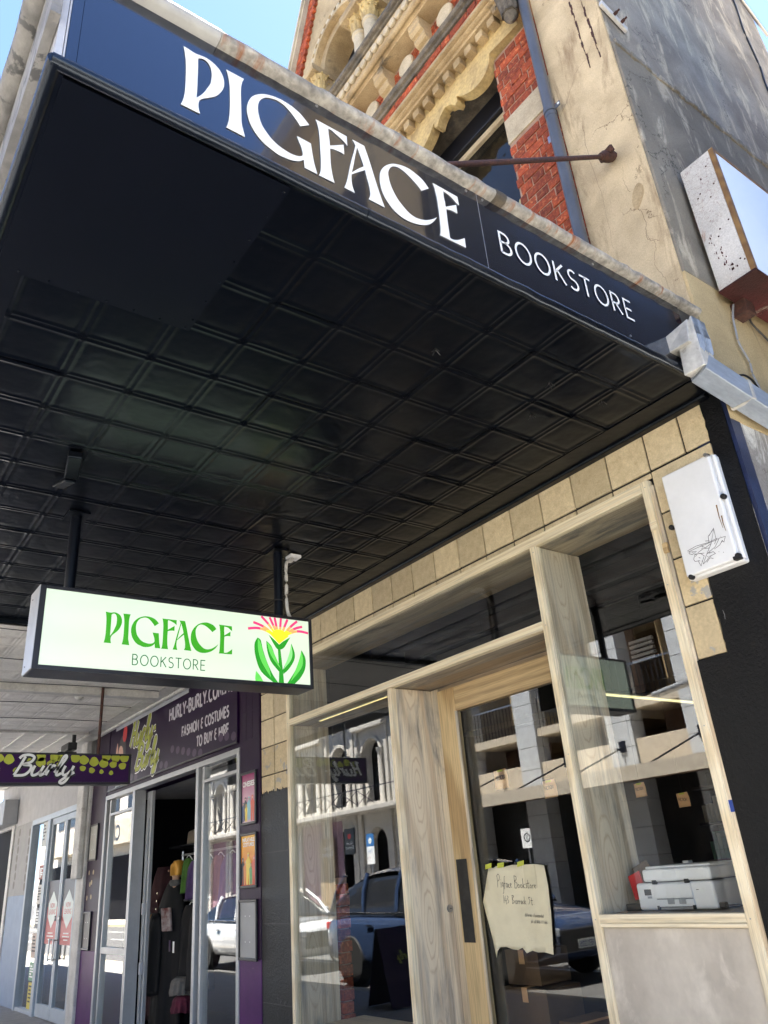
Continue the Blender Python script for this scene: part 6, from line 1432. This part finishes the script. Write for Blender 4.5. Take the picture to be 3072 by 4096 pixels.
g1 = thing('jacket', 'black school jacket with gold piping and crest hanging in front of the racks', 'jacket', (-9.75, .38, .4))
cloth('body', -9.86, .33, 1.26, .45, .36, .14, fab['black'], g1, 5, .25, 8, .5, lean=-.06)
MB().obox((-9.87, .262, 1.2), (.03, .006, .05), (0, .004, 0), (-.035, .0, .03)).build('lapel', fab['white'], g1)
MB().tube(spline([(-9.80, .25, 1.25), (-9.88, .248, 1.17), (-9.93, .25, 1.10)], 4), .006, 6).build('piping', plain('gold piping', (.5, .25, .04), .5), g1)
MB().lathe([(.022, 0), (.02, .004), (.0005, .005)], (-9.93, .25, .97), 'y', 8).build('crest', plain('gold crest', (.55, .3, .04), .5), g1)
pk = thing('costume_packet', 'clear plastic packet with a red costume hanging by the coat', 'packet', (-9.55, .35, 1.05))
MB().obox((-9.60, .36, 1.19), (.06, .03, 0), (0, .012, 0), (-.03, 0, .12)).build('pack', mat('glossy red packet', (.12, .03, .03), (.35, .3, .3), rough=.12, scale=12, bump=.6, bscale=18, bdist=.02), pk, .006)
for i, (nm, lb, x, y, zt, zb, w_, k_, sd) in enumerate((
    ('cape', 'dark wine red hooded cape hanging left of the mannequin', -10.35, .62, 1.76, .15, .46, 'wine', 21),
    ('dress', 'lime green costume hanging on the upper rail', -9.48, .56, 1.82, 1.45, .18, 'green', 22),
    ('dress', 'fluffy violet costume hanging on the upper rail', -9.26, .56, 1.78, 1.38, .24, 'violet', 23),
    ('dress', 'black costume on the lower rail behind the packet', -9.45, .60, 1.32, .60, .3, 'black', 24),
    ('dress', 'teal costume on the upper rail behind the right pane', -8.9, .56, 1.8, 1.3, .26, 'teal', 25),
    ('dress', 'orange costume on the upper rail behind the right pane', -8.6, .56, 1.8, 1.3, .26, 'orange', 26),
    ('dress', 'violet costume on the upper rail near the right post', -8.3, .56, 1.8, 1.2, .3, 'violet', 27),
    ('dress', 'black costume on the lower rail near the doorway', -9.1, .56, 1.34, .5, .3, 'black', 28),
    ('skirt', 'white frilled skirt low in the doorway', -9.33, .45, .62, .46, .26, 'white', 29),
    ('skirt', 'bright pink tulle skirt at the bottom of the doorway', -9.27, .45, .45, .30, .26, 'pink', 30))):
    g_ = thing(nm, lb, 'costume', (x, y, zb), 'costumes hanging inside the costume shop')
    if nm == 'dress': MB().tube(spline([(x - .1, y, zt - .02), (x, y, zt + .03), (x + .1, y, zt - .02)], 4), .006, 6).build('hanger', M['letter_white'], g_)
    cloth('fabric', x, y, zt, zb, w_, w_ * .7, fab[k_], g_, 7 if nm != 'skirt' else 12, .3, sd, .6)
for i, (x, z) in enumerate(((-9.40, .93), (-9.29, .92))):
    tg = thing('price_tag', ('purple', 'white')[i] + ' price tag dangling from the costumes', 'tag', (x, .33, z)); MB().obox((x, .33, z), (.024, 0, 0), (0, .001, 0), (0, 0, .055)).build('card', (M['purple_dot'], M['letter_white'])[i], tg)
bg_ = thing('handbag', 'shiny beige bag with pink lining on the high shelf inside', 'bag', (-9.5, .9, 2.0))
MB().box(-10.6, -9.2, .75, 1.1, 1.98, 2.0).build('shelf', M['black_plastic'], rk)
bgo = MB().obox((-9.95, .9, 2.09), (.22, 0, .02), (0, .09, 0), (.02, 0, .085)).build('body', mat('beige satin', (.35, .28, .2), (.25, .2, .15), rough=.35), bg_, .03, seg=3)

# ================================================================== vacant shop beyond
V = thing('vacant_shop_building', 'white and pale blue vacant shop front at the far left', 'building', (-14.5, 0.2, 0))
bx('upper_wall', M['white_wall'], V, -17.5, -11.555, 0.0, 0.4, 2.73, 3.7)
bx('upper_wall', M['white_wall'], V, -24, -11.555, 0.1, 0.5, 3.71, 8.6)
bx('blue_wall', M['blue_wall'], V, -16.1, -14.81, 0.0, 0.4, 0.0, 1.60, .004)
bx('spotted_wall', M['spot_wall'], V, -16.1, -14.81, 0.002, 0.4, 1.602, 2.728)
gmk = plain('brown glue mark', (.22, .205, .195), .8)
for i in range(14): MB().lathe([(.065, 0), (.06, .0008), (.0005, .001)], (-15.0 - .75 * (i % 2) + .02 * math.sin(i * 5), .001, 1.72 + .14 * (i // 2) + .05 * (i % 2)), 'y', 14).build('glue_mark', gmk, V)
bx('box_panel', M['printer_grey'], V, -17.4, -16.02, -.25, -.01, 2.78, 3.2, .006)
bx('dark_front', M['dark_void'], V, -24, -16.35, 0.05, .4, 0, 2.77); bx('frame_post', M['white_dirty'], V, -16.3, -16.12, -.02, .3, 0, 2.77, .004)
bx('interior_wall', M['white_wall'], V, -14.8, -11.6, 3.0, 3.1, 0.02, 2.72); bx('interior_floor', M['interior_grey'], V, -14.8, -11.6, .1, 3, .002, .02); bx('interior_ceiling', M['interior_grey'], V, -14.8, -11.6, .1, 3, 2.70, 2.728)
bx('interior_wall', M['interior_grey'], V, -14.9, -14.8, .1, 3, .02, 2.7); bx('interior_wall', M['interior_grey'], V, -11.66, -11.6, .42, 3, .02, 2.7)
bx('white_pier', M['white_dirty'], V, -11.86, -11.56, -0.05, .3, 0.0, 2.9, .012)
bx('white_pier', M['white_dirty'], V, -11.88, -11.60, -0.13, -.052, 1.72, 3.5, .02)
VF = thing('aluminium_shopfront', 'pale blue grey aluminium shopfront with double doors of the vacant shop', 'shopfront', (-13.4, 0, 0))
bx('head_rail', M['alu_blue'], VF, -14.8, -11.9, -.02, .1, 2.645, 2.727, .003)
for x0, x1 in ((-14.8, -14.72), (-13.75, -13.60), (-11.98, -11.9)): bx('post', M['alu_blue'], VF, x0, x1, -.03, .1, 0, 2.643, .004)
bx('bottom_rail', M['alu_blue'], VF, -14.718, -13.752, -.01, .08, 0, .05, .003); bx('pane', M['glass'], VF, -14.718, -13.752, .03, .036, .052, 2.642)
for i, (x0, x1) in enumerate(((-13.58, -12.80), (-12.785, -11.99))):
    dd_ = thing('glass_door', ('left' if i == 0 else 'right') + ' aluminium framed glass door leaf of the vacant shop', 'door', ((x0 + x1) / 2, 0, 0))
    bx('stile', M['alu_blue'], dd_, x0, x0 + .06, .0, .05, .01, 2.64, .003); bx('stile', M['alu_blue'], dd_, x1 - .06, x1, .0, .05, .01, 2.64, .003)
    bx('top_rail', M['alu_blue'], dd_, x0 + .06, x1 - .06, .0, .05, 2.55, 2.64, .003); bx('bottom_rail', M['alu_blue'], dd_, x0 + .06, x1 - .06, .0, .05, .01, .17, .003)
    bx('pane', M['glass'], dd_, x0 + .06, x1 - .06, .022, .028, .17, 2.55)
    hx = x1 - .1 if i == 0 else x0 + .1
    MB().tube([(hx, -.06, .72), (hx, -.06, 1.0)], .012, 8).build('handle', M['steel'], dd_)
    for z in (.74, .98): MB().tube([(hx, -.06, z), (hx, .0, z)], .008, 6).build('handle_stud', M['steel'], dd_)
    MB().lathe([(.035, 0), (.03, .02), (.0005, .022)], (hx, -.002, 1.25), 'y', 12).build('lock', M['steel'], dd_, 0, True)
    ls_ = thing('leasing_notice', ('left' if i == 0 else 'right') + ' red and white NOW LEASING notice stuck on the vacant shop door', 'notice', ((x0 + x1) / 2, 0, .92))
    a0, a1 = x0 + .12, x1 - .1
    bx('sheet', plain('red notice', (.42, .015, .03), .4), ls_, a0, a1, .0165, .0205, .92, 1.40); bx('sheet', plain('navy notice', (.02, .02, .045), .4), ls_, a0, a1, .0165, .0205, 1.401, 1.75)
    mx = (a0 + a1) / 2
    shape('diamond', [[(mx, 1.12), (a1 - .06, 1.27), (a1 - .06, 1.45), (mx, 1.61), (a0 + .06, 1.45), (a0 + .06, 1.27)]], plane_ny(.0155), plain('pale mint', (.62, .70, .68), .4), ls_, .001)
    font_text('lettering', 'NOW\nLEASING', .092, plane_ny(.0142, mx, 1.385), plain('notice red ink', (.45, .02, .03), .4), ls_, 'CENTER', bold=.001)
    for z, w_ in ((1.06, .13), (1.02, .17), (.98, .10)): MB().box(mx - w_, mx + w_, .0142, .0155, z - .007, z + .007).build('small_print', M['letter_white'], ls_)
rr2 = random.Random(31)
for i, (z0, z1, c_, lb) in enumerate(((2.28, 2.64, (.5, .5, .46), 'pale leaflet at the top of the vacant shop side window'), (1.80, 2.0, (.3, .06, .03), 'dark red flyer in the vacant shop side window'), (1.45, 1.72, (.55, .52, .48), 'cream flyer below the red one in the side window'), (1.12, 1.40, (.12, .13, .15), 'dark gig poster in the vacant shop side window'), (.72, 1.05, (.5, .38, .32), 'beige portrait flyer in the vacant shop side window'), (.42, .66, (.12, .30, .18), 'green flyer low in the vacant shop side window'), (.06, .40, (.62, .52, .08), 'yellow notice at the bottom of the vacant shop side window'))):
    f_ = thing('flyer', lb, 'flyer', (-13.95, .02, z0), 'flyers in the vacant shop side window'); x0 = -14.18 + rr2.uniform(-.05, .03)
    bx('sheet', plain('flyer %d' % i, c_, .5), f_, x0, x0 + .30, .024, .0285, z0, z1)
    for j in range(5): MB().box(x0 + .04, x0 + .04 + rr2.uniform(.1, .22), .0225, .0238, z1 - .06 - j * (z1 - z0) / 7, z1 - .04 - j * (z1 - z0) / 7).build('small_print', M['ink'] if c_[0] > .3 else M['letter_white'], f_)

# ================================================================== across the street (seen in the shop glass)
YB = -15.0
cream = mat('cream render', (0.50, 0.44, 0.35), (0.42, 0.365, 0.285), rough=.8, bump=.2, bscale=40, fine=.12)
white_r = mat('white stucco', (0.52, 0.495, 0.45), (0.43, 0.405, 0.365), rough=.8, bump=.2, bscale=40, fine=.12)
grey_r = mat('blue grey pilaster paint', (0.46, 0.48, 0.50), (0.40, 0.42, 0.44), rough=.7, fine=.1)
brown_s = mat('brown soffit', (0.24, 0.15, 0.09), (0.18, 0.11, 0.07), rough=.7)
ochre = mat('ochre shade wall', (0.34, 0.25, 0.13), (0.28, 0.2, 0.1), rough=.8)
OB = thing('balcony_building', 'cream building with grooved grey pilasters and open balconies across the street', 'building', (-10, YB, 0))
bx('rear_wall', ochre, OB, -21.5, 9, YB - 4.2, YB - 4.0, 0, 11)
bx('shop_front', mat('dim shop front', (.03, .028, .026), (.02, .019, .018), rough=.6), OB, -21.5, 9, YB - 1.2, YB - 1.0, 0, 3.3)
pils = [-21.2, -18.15, -13.92, -11.4, -7.2, -3.0, 1.2, 5.4, 8.7]
for x in pils:
    for i in range(16):
        bx('pilaster_block', grey_r, OB, x - .43, x + .43, YB - .5, YB + .08, i * .68, i * .68 + .665, .01)
for i in range(len(pils) - 1):
    a, b = pils[i] + .44, pils[i + 1] - .44
    if b - a < .3: continue
    bx('parapet', cream, OB, a, b, YB - .2, YB + .0, 3.3, 4.25, .01)
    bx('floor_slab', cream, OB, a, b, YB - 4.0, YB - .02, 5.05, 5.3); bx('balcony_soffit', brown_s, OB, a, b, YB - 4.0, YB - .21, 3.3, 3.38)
    bx('floor_slab', cream, OB, a, b, YB - 4.0, YB - .02, 8.2, 8.5); bx('parapet', cream, OB, a, b, YB - .2, YB - .0, 8.5, 9.2)
    bx('roof_slab', cream, OB, a, b, YB - 4.0, YB, 10.6, 10.9)
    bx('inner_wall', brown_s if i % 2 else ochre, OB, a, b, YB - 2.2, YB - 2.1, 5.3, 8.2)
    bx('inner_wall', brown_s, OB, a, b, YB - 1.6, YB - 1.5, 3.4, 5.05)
    bx('rail_top', M['steel'], OB, a, b, YB - .12, YB - .08, 6.25, 6.3)
    for j in range(int((b - a) / .16)): bx('baluster', M['black_frame'], OB, a + .08 + j * .16, a + .1 + j * .16, YB - .11, YB - .09, 5.3, 6.25)
    bx('sliding_frame', M['letter_white'], OB, (a + b) / 2 - .05, (a + b) / 2 + .05, YB - 2.1, YB - 2.0, 5.3, 8.2)
aw_ = thing('street_awning', 'flat white street awning held by tie rods across the road', 'awning', (-10, YB + 1.2, 3.3))
bx('slab', cream, aw_, -21, 9, YB + .09, YB + 2.3, 3.22, 3.3); bx('fascia', cream, aw_, -21, 9, YB + 2.31, YB + 2.36, 3.0, 3.34); bx('soffit', brown_s, aw_, -21, 9, YB + .1, YB + 2.3, 3.17, 3.215)
for x in (-19.5, -16.6, -13.9, -11.4, -9.2, -5): MB().tube([(x, YB + .05, 4.1), (x - .3, YB + 2.1, 3.34)], .025, 8).build('tie_rod', M['black_frame'], aw_); MB().box(x - .1, x + .1, YB + .05, YB + .12, 3.95, 4.25) .build('tie_plate', M['black_frame'], aw_)
# white arcaded building
OA = thing('arcaded_building', 'white stucco building with arched windows, pediments and iron balcony across the street', 'building', (-30, YB, 0))
bays = [-25.98 - 2.35 * i for i in range(9)]
x0a, x1a = -47.5, -21.7
loops0 = [[(-x0a, 0), (-x1a, 0), (-x1a, 11), (-x0a, 11)]]
def al(cx, r, z0, zs): return [(-p_[0], p_[1]) for p_ in archloop(cx, r, z0, zs, 14)]
loops0 = [loops0[0]] + [al(c_, .62, .15, 2.45) for c_ in bays] + [al(c_, .6, 4.0, 5.75) for c_ in bays] + [[(-c_ - .5, 8.2), (-c_ + .5, 8.2), (-c_ + .5, 10), (-c_ - .5, 10)] for c_ in bays]
shape('facade', loops0, plane_py(YB - .2), white_r, OA, .4)
bx('inner_wall', M['dark_void'], OA, x0a, x1a, YB - .75, YB - .7, 0, 10.9); bx('roof', M['white_wall'], OA, x0a, x1a, YB - 6, YB - .42, 10.9, 11.1); bx('side_wall', white_r, OA, x1a - .3, x1a - .01, YB - 6, YB - .41, 0, 10.89)
for i, c_ in enumerate(bays):
    for s_ in (-1, 1):
        MB().lathe([(.14, 3.8), (.14, 3.95), (.11, 4.0), (.10, 5.7), (.14, 5.75), (.16, 5.9)], (c_ + s_ * .72, YB + .14, 0), 'z', 14).build('column', white_r, OA, 0, True)
        bx('pilaster', white_r, OA, c_ + s_ * 1.0 - .13, c_ + s_ * 1.0 + .13, YB + .01, YB + .12, 0, 3.55, .01); bx('pilaster', white_r, OA, c_ + s_ * 1.02 - .1, c_ + s_ * 1.02 + .1, YB + .01, YB + .1, 3.8, 7.4, .01)
    ar_ = [(c_ - p_[0] + 0, p_[1]) for p_ in []]
    lo_ = [(-c_ + .74 * math.cos(RAD(a)), 5.75 + .74 * math.sin(RAD(a))) for a in range(180, -1, -12)]; li_ = [(-c_ + .62 * math.cos(RAD(a)), 5.75 + .62 * math.sin(RAD(a))) for a in range(0, 181, 12)]
    shape('arch_band', [lo_ + li_], plane_py(YB + .04), white_r, OA, .1)
    if i % 2 == 0:
        MB().prism([(c_ - 1.1, 6.75), (c_ + 1.1, 6.75), (c_ + 1.1, 6.9), (c_, 7.5), (c_ - 1.1, 6.9)], YB + .01, YB + .3, 'y').build('pediment', white_r, OA, .02)
    bx('window_sash', M['black_frame'], OA, c_ - .03, c_ + .03, YB - .5, YB - .45, 4.0, 6.3); bx('pane', M['glass'], OA, c_ - .6, c_ + .6, YB - .46, YB - .455, 4.0, 6.35)
    rl_ = MB()
    for k_ in range(2):
        a, b = c_ - 1.1 + k_ * 1.1, c_ + k_ * 1.1
        rl_.tube([(a, YB + .85, 3.85), (b, YB + .85, 4.38)], .018, 6); rl_.tube([(a, YB + .85, 4.38), (b, YB + .85, 3.85)], .018, 6); rl_.tube([(a, YB + .85, 3.8), (a, YB + .85, 4.42)], .02, 6)
    rl_.build('railing', M['black_frame'], OA)
bx('balcony_slab', white_r, OA, x0a, x1a, YB + .02, YB + .95, 3.6, 3.78, .02); bx('rail_top', M['black_frame'], OA, x0a, x1a, YB + .83, YB + .87, 4.4, 4.44); bx('cornice', white_r, OA, x0a, x1a, YB + .02, YB + .45, 7.55, 7.8, .03); bx('cornice', white_r, OA, x0a, x1a, YB + .02, YB + .5, 10.4, 10.9, .03)
# lower shop paint and signs on it
bx('painted_dado', mat('dusty mauve', (.30, .18, .22), (.25, .15, .19), rough=.7), OA, -47.4, -28.4, YB + .005, YB + .009, 0.0, 3.5)
e1 = thing('bar_sign', 'black hanging sign with pale lettering on the white building across the street', 'sign', (-27.7, YB + .1, 2.2)); bx('panel', M['black_plastic'], e1, -28.05, -27.35, YB + .125, YB + .17, 2.2, 3.15)
font_text('lettering', 'Drunk\nElephant', .17, plane_py(YB + .172, -27.7, 2.55), M['letter_white'], e1, 'CENTER'); shape('emblem', [ell(0, 0, .12, .1)], plane_py(YB + .172, -27.7, 2.85), M['red'], e1)
e2 = thing('bar_sign', 'brown door panel with pale lettering on the white building across the street', 'sign', (-29.4, YB + .1, 1.2)); bx('panel', mat('tan panel', (.30, .22, .13), (.26, .19, .11), rough=.5), e2, -30.0, -28.85, YB + .125, YB + .16, 0.1, 2.9)
font_text('lettering', 'Drunk\nElephant', .26, plane_py(YB + .162, -29.4, 2.45), M['letter_white'], e2, 'CENTER')
dk = thing('sign_building', 'low cream building with a lettered sign band farther up the street', 'building', (-60, YB, 0))
bx('wall', white_r, dk, -78, -48, YB - 5, YB - .3, 0, 9.5); bx('sign_band', cream, dk, -72, -50, YB - .28, YB + .9, 4.4, 5.9); bx('shop_front', M['dark_void'], dk, -77, -49, YB - .29, YB - .2, 0, 3.8)
font_text('lettering', 'CI', 1.3, plane_py(YB + .91, -53.3, 4.65), M['black_plastic'], dk, bold=.02); font_text('lettering', 'N', 1.3, plane_py(YB + .91, -64.9, 4.65), M['black_plastic'], dk, bold=.02)
for i in range(8):
    bx('window', M['black_frame'], dk, -76 + i * 3.4, -74.4 + i * 3.4, YB - .29, YB - .25, 6.6, 8.6)
# signs on posts
tx = thing('taxi_sign', 'blue and white taxi rank sign on a steel post across the road', 'sign', (-23.5, -12.9, 0))
MB().tube([(-23.5, -12.95, 0), (-23.5, -12.95, 2.75)], .03, 8).build('post', M['steel'], tx); bx('panel', M['letter_white'], tx, -23.72, -23.28, -12.915, -12.9, 1.75, 2.3); bx('panel', plain('sign blue', (.03, .16, .42), .4), tx, -23.72, -23.28, -12.915, -12.9, 2.302, 2.7)
font_text('lettering', 'Taxi', .17, plane_py(-12.898, -23.5, 2.1), plain('sign blue ink', (.03, .16, .42), .4), tx, 'CENTER'); shape('pictogram', [ell(0, 0, .1, .1)], plane_py(-12.898, -23.5, 2.48), M['letter_white'], tx)
font_text('lettering', 'P 2', .12, plane_py(-12.898, -23.6, 1.9), M['red'], tx, 'CENTER')
ns = thing('no_parking_sign', 'small white no parking sign on a post in front of the cream building', 'sign', (-16.6, -12.7, 0))
MB().tube([(-16.6, -12.75, 0), (-16.6, -12.75, 2.3)], .025, 8).build('post', M['steel'], ns); bx('panel', M['letter_white'], ns, -16.78, -16.42, -12.72, -12.705, 1.78, 2.28); shape('ring', [ell(0, 0, .12, .12), ell(0, 0, .09, .09)], plane_py(-12.70, -16.56, 2.05), M['ink'], ns); font_text('lettering', 'S', .16, plane_py(-12.70, -16.56, 1.99), M['ink'], ns, 'CENTER')
slp = thing('street_lamp', 'grey street lamp with a long arm across the road', 'street lamp', (-7.0, -12.9, 0))
MB().tube([(-7.4, -12.9, 0), (-7.4, -12.9, 4.3), (-7.6, -12.8, 4.6), (-9.6, -12.6, 4.72)], .06, 10).build('pole', M['steel'], slp); MB().obox((-10.4, -12.6, 4.82), (.55, 0, .06), (0, .16, 0), (0, 0, .05)).build('lantern', M['printer_grey'], slp, .03)

# cars at the kerb (only their reflections show)
def wheel(o, x, y, r=.36, out=1):
    ty_ = MB().lathe([(r * .62, -.11), (r * .95, -.11), (r, -.07), (r, .07), (r * .95, .11), (r * .62, .11)], (x, y, r - .13), 'y', 28).build('wheel', M['rubber'], o, 0, True)
    rim = MB().lathe([(r * .66, -.02), (r * .66, .085 ), (r * .6, .095), (r * .58, .03), (.0005, .03)], (x, y, r - .13), 'y', 28)
    if out < 0: pass
    for k_ in range(5):
        a = RAD(72 * k_); dx, dz = math.cos(a), math.sin(a)
        rim.obox((x + dx * r * .35, y - .075 * out, r - .13 + dz * r * .35), (dx * r * .3, 0, dz * r * .3), (0, .015, 0), (-dz * .035, 0, dx * .035))
    rim.build('rim', M['steel'], ty_)
def car(name, label, xf, yc, L, W, body, suv=True, plate=None):
    o = thing(name, label, 'car', (xf - L / 2, yc, -.13)); hw_ = W / 2; G = -.13
    Hb, Hr = (1.02, 1.68) if suv else (.92, 1.45)
    st_ = [(0.0, .42, .72, .72), (.04, .28, .86, .86), (.12, .22, Hb - .10, .95), (.28, .22, Hb - .02, 1.0), (.5, .22, Hb, 1.0), (.75, .22, Hb + .03, 1.0), (.92, .24, Hb + .02, .96), (.98, .32, Hb - .04, .9), (1.0, .45, Hb - .2, .82)]
    rows = []
    for s_, zb, zs, wf in st_:
        x = xf - L * s_; w_ = hw_ * wf
        half = [(w_ * .8, zb), (w_ * .97, zb + .08), (w_, zb + .25), (w_ * 1.0, (zb + zs) / 2 + .08), (w_ * .975, zs - .12), (w_ * .9, zs - .02), (w_ * .5, zs + .03)]
        ring = half + [(-a, b) for a, b in reversed(half)]
        rows.append([(x, yc + a, b + G) for a, b in ring])
    mb = MB(); n = len(rows[0])
    for r_ in rows: mb.v += r_
    for i in range(len(rows) - 1):
        for j in range(n): mb.f.append((i * n + j, i * n + (j + 1) % n, (i + 1) * n + (j + 1) % n, (i + 1) * n + j))
    mb.f.append(tuple(range(n))); mb.f.append(tuple((len(rows) - 1) * n + j for j in range(n)))
    sub(mb.build('body', body, o), 2)
    gst = [(.27, Hb - .02, Hb, .86), (.40, Hb, Hr - .05, .84), (.50, Hb, Hr, .85), (.72, Hb, Hr - .02, .85), (.88 if suv else .80, Hb, Hr - .16, .84), (.985 if suv else .95, Hb, Hb + .02, .84)]
    rows = []
    for s_, zb, zt, wf in gst:
        x = xf - L * s_; w_ = hw_ * wf; h_ = zt - zb
        half = [(w_ * 1.05, zb - .03), (w_ * (1.05 - .14 * h_ / .66), zb + h_ * .55), (w_ * (1.0 - .2 * h_ / .66), zb + h_ * .92), (w_ * .55, zt + .02)]
        rows.append([(x, yc + a, b + G) for a, b in half + [(-a, b) for a, b in reversed(half)]])
    mb = MB(); n = len(rows[0])
    for r_ in rows: mb.v += r_
    for i in range(len(rows) - 1):
        for j in range(n - 1): mb.f.append((i * n + j, i * n + (j + 1) % n, (i + 1) * n + (j + 1) % n, (i + 1) * n + j))
    sub(mb.build('window_glass', plain('car glass', (.012, .014, .018), .05, 0, .8), o), 1)
    rf = MB(); rr_ = []
    for s_, zb, zt, wf in gst[1:5]:
        x = xf - L * s_; w_ = hw_ * wf; rr_.append([(x, yc + a, b + G) for a, b in ((w_ * .83, zt - .045), (w_ * .5, zt + .035), (0, zt + .05), (-w_ * .5, zt + .035), (-w_ * .83, zt - .045))])
    for r_ in rr_: rf.v += r_
    for i in range(3):
        for j in range(4): rf.f.append((i * 5 + j, i * 5 + j + 1, (i + 1) * 5 + j + 1, (i + 1) * 5 + j))
    sub(rf.build('roof', body, o), 1)
    for s_, s2 in ((.28, .41), (.53, .53), (.73, .74), (.95, .89)):
        for sg in (-1, 1):
            MB().tube([(xf - L * s_, yc + sg * hw_ * .885, Hb + G), (xf - L * (s_ + s2) / 2, yc + sg * hw_ * .83, (Hb + Hr) / 2 + G), (xf - L * s2, yc + sg * hw_ * .71, Hr - .06 + G)], .035, 8).build('pillar', body, o)
    for sg in (-1, 1):
        MB().tube([(xf - L * .3, yc + sg * hw_ * .925, Hb + G - .0), (xf - L * .93, yc + sg * hw_ * .925, Hb + .03 + G)], .014, 6).build('chrome_trim', M['chrome'], o)
        wheel(o, xf - L * .19, yc + sg * hw_ * .9, .36 if suv else .33, sg); wheel(o, xf - L * .79, yc + sg * hw_ * .9, .36 if suv else .33, sg)
        MB().obox((xf - .13, yc + sg * hw_ * .68, .66 + G), (.07, 0, .02), (.05 * -sg, .14, 0), (0, 0, .055)).build('headlight', plain('lamp glass', (.6, .63, .66), .08, .4), o, .02)
        MB().obox((xf - L + .08, yc + sg * hw_ * .72, .85 + G), (.05, 0, 0), (.02, .15, 0), (0, 0, .06)).build('tail_light', M['red'], o, .02)
        MB().box(xf - L * .36, xf - L * .40, yc + sg * hw_ * .98, yc + sg * (hw_ + .16), Hb - .02 + G, Hb + .12 + G).build('mirror', body, o, .03)
    MB().box(xf - .08, xf + .005, yc - .5, yc + .5, .42 + G, .70 + G).build('grille', M['black_plastic'], o, .02)
    if plate:
        MB().box(xf + .006, xf + .016, yc - .19, yc + .19, .45 + G, .56 + G).build('number_plate', plain('plate yellow white', (.62, .62, .55), .4), o); font_text('lettering', plate, .095, plane_x(xf + .0175, yc, .47 + G), plain('plate ink', (.02, .04, .2), .5), o, 'CENTER')
    for s_ in (.46, .66):
        for sg in (-1, 1): MB().box(xf - L * s_ - .09, xf - L * s_ + .09, yc + sg * hw_ * .99, yc + sg * (hw_ * 1.02), Hb - .17 + G, Hb - .145 + G).build('door_handle', M['chrome'], o, .004)
    return o
car('parked_suv', 'dark blue SUV parked at the kerb, mirrored in the bookstore glass', -8.45, -5.35, 4.55, 1.86, plain('blue car paint', (.035, .06, .13), .15, .3, .6, 1.0), True, '1IET 225')
car('parked_sedan', 'silver white sedan parked behind the SUV, mirrored in the shop glass', -14.25, -5.4, 4.7, 1.82, plain('white car paint', (.62, .64, .67), .15, .0, .6, 1.0), False)
af = thing('a_frame_sign', 'purple A-frame pavement sign with lime script near the kerb', 'sign', (-9.0, -3.1, 0))
for s_ in (-1, 1): MB().obox((-9.0 + s_ * .13, -3.1, .43), (.012, 0, 0), (0, .28, 0), (-s_ * .12, 0, .42)).build('panel', M['purple_board'], af, .004)
script('Burly', -.2, .45, .05, .014, plane_x(-8.83, -3.1, .05), M['lime'], af, .25, 1.3)

# ================================================================== building beyond the side lane (reflected in the end fascia)
NB = thing('tan_building', 'tan rendered building on the other side of the lane, out of frame to the right', 'building', (4, 0, 0))
tanr = mat('tan render', (0.86, 0.66, 0.38), (0.70, 0.51, 0.28), rough=.85, scale=1.2, bump=.2, bscale=40, fine=.15, patch=(.3, .22, .14), pscale=1.5, pth=(.55, .65))
bx('front_wall', tanr, NB, 0.42, 7.5, 0.0, 1.3, 4.2, 10.2, .02); bx('side_wall', M['dark_void'], NB, 0.33, 0.415, 0.01, 1.3, 0, 10.2); bx('shop_wall', M['white_wall'], NB, 0.35, 7.5, 0.02, 0.5, 0, 4.19); bx('side_wall', M['dark_void'], NB, 0.35, 0.7, 1.31, 12, 0, 7.2); bx('cornice', M['stone_pale'], NB, 0.2, 7.6, -.25, 0.3, 9.2, 9.5, .03)  # unseen side walls coloured near-black and sized to darken the fascia's reflection
for x in (1.6, 3.6, 5.6): bx('window', M['black_frame'], NB, x - .45, x + .45, -.01, .03, 5.6, 7.8); bx('sill', M['stone_pale'], NB, x - .55, x + .55, -.12, .02, 5.45, 5.58)
bx('lane_end_wall', M['side_low'], NB, -1.6, .34, 11.5, 11.8, 0, 4.5)
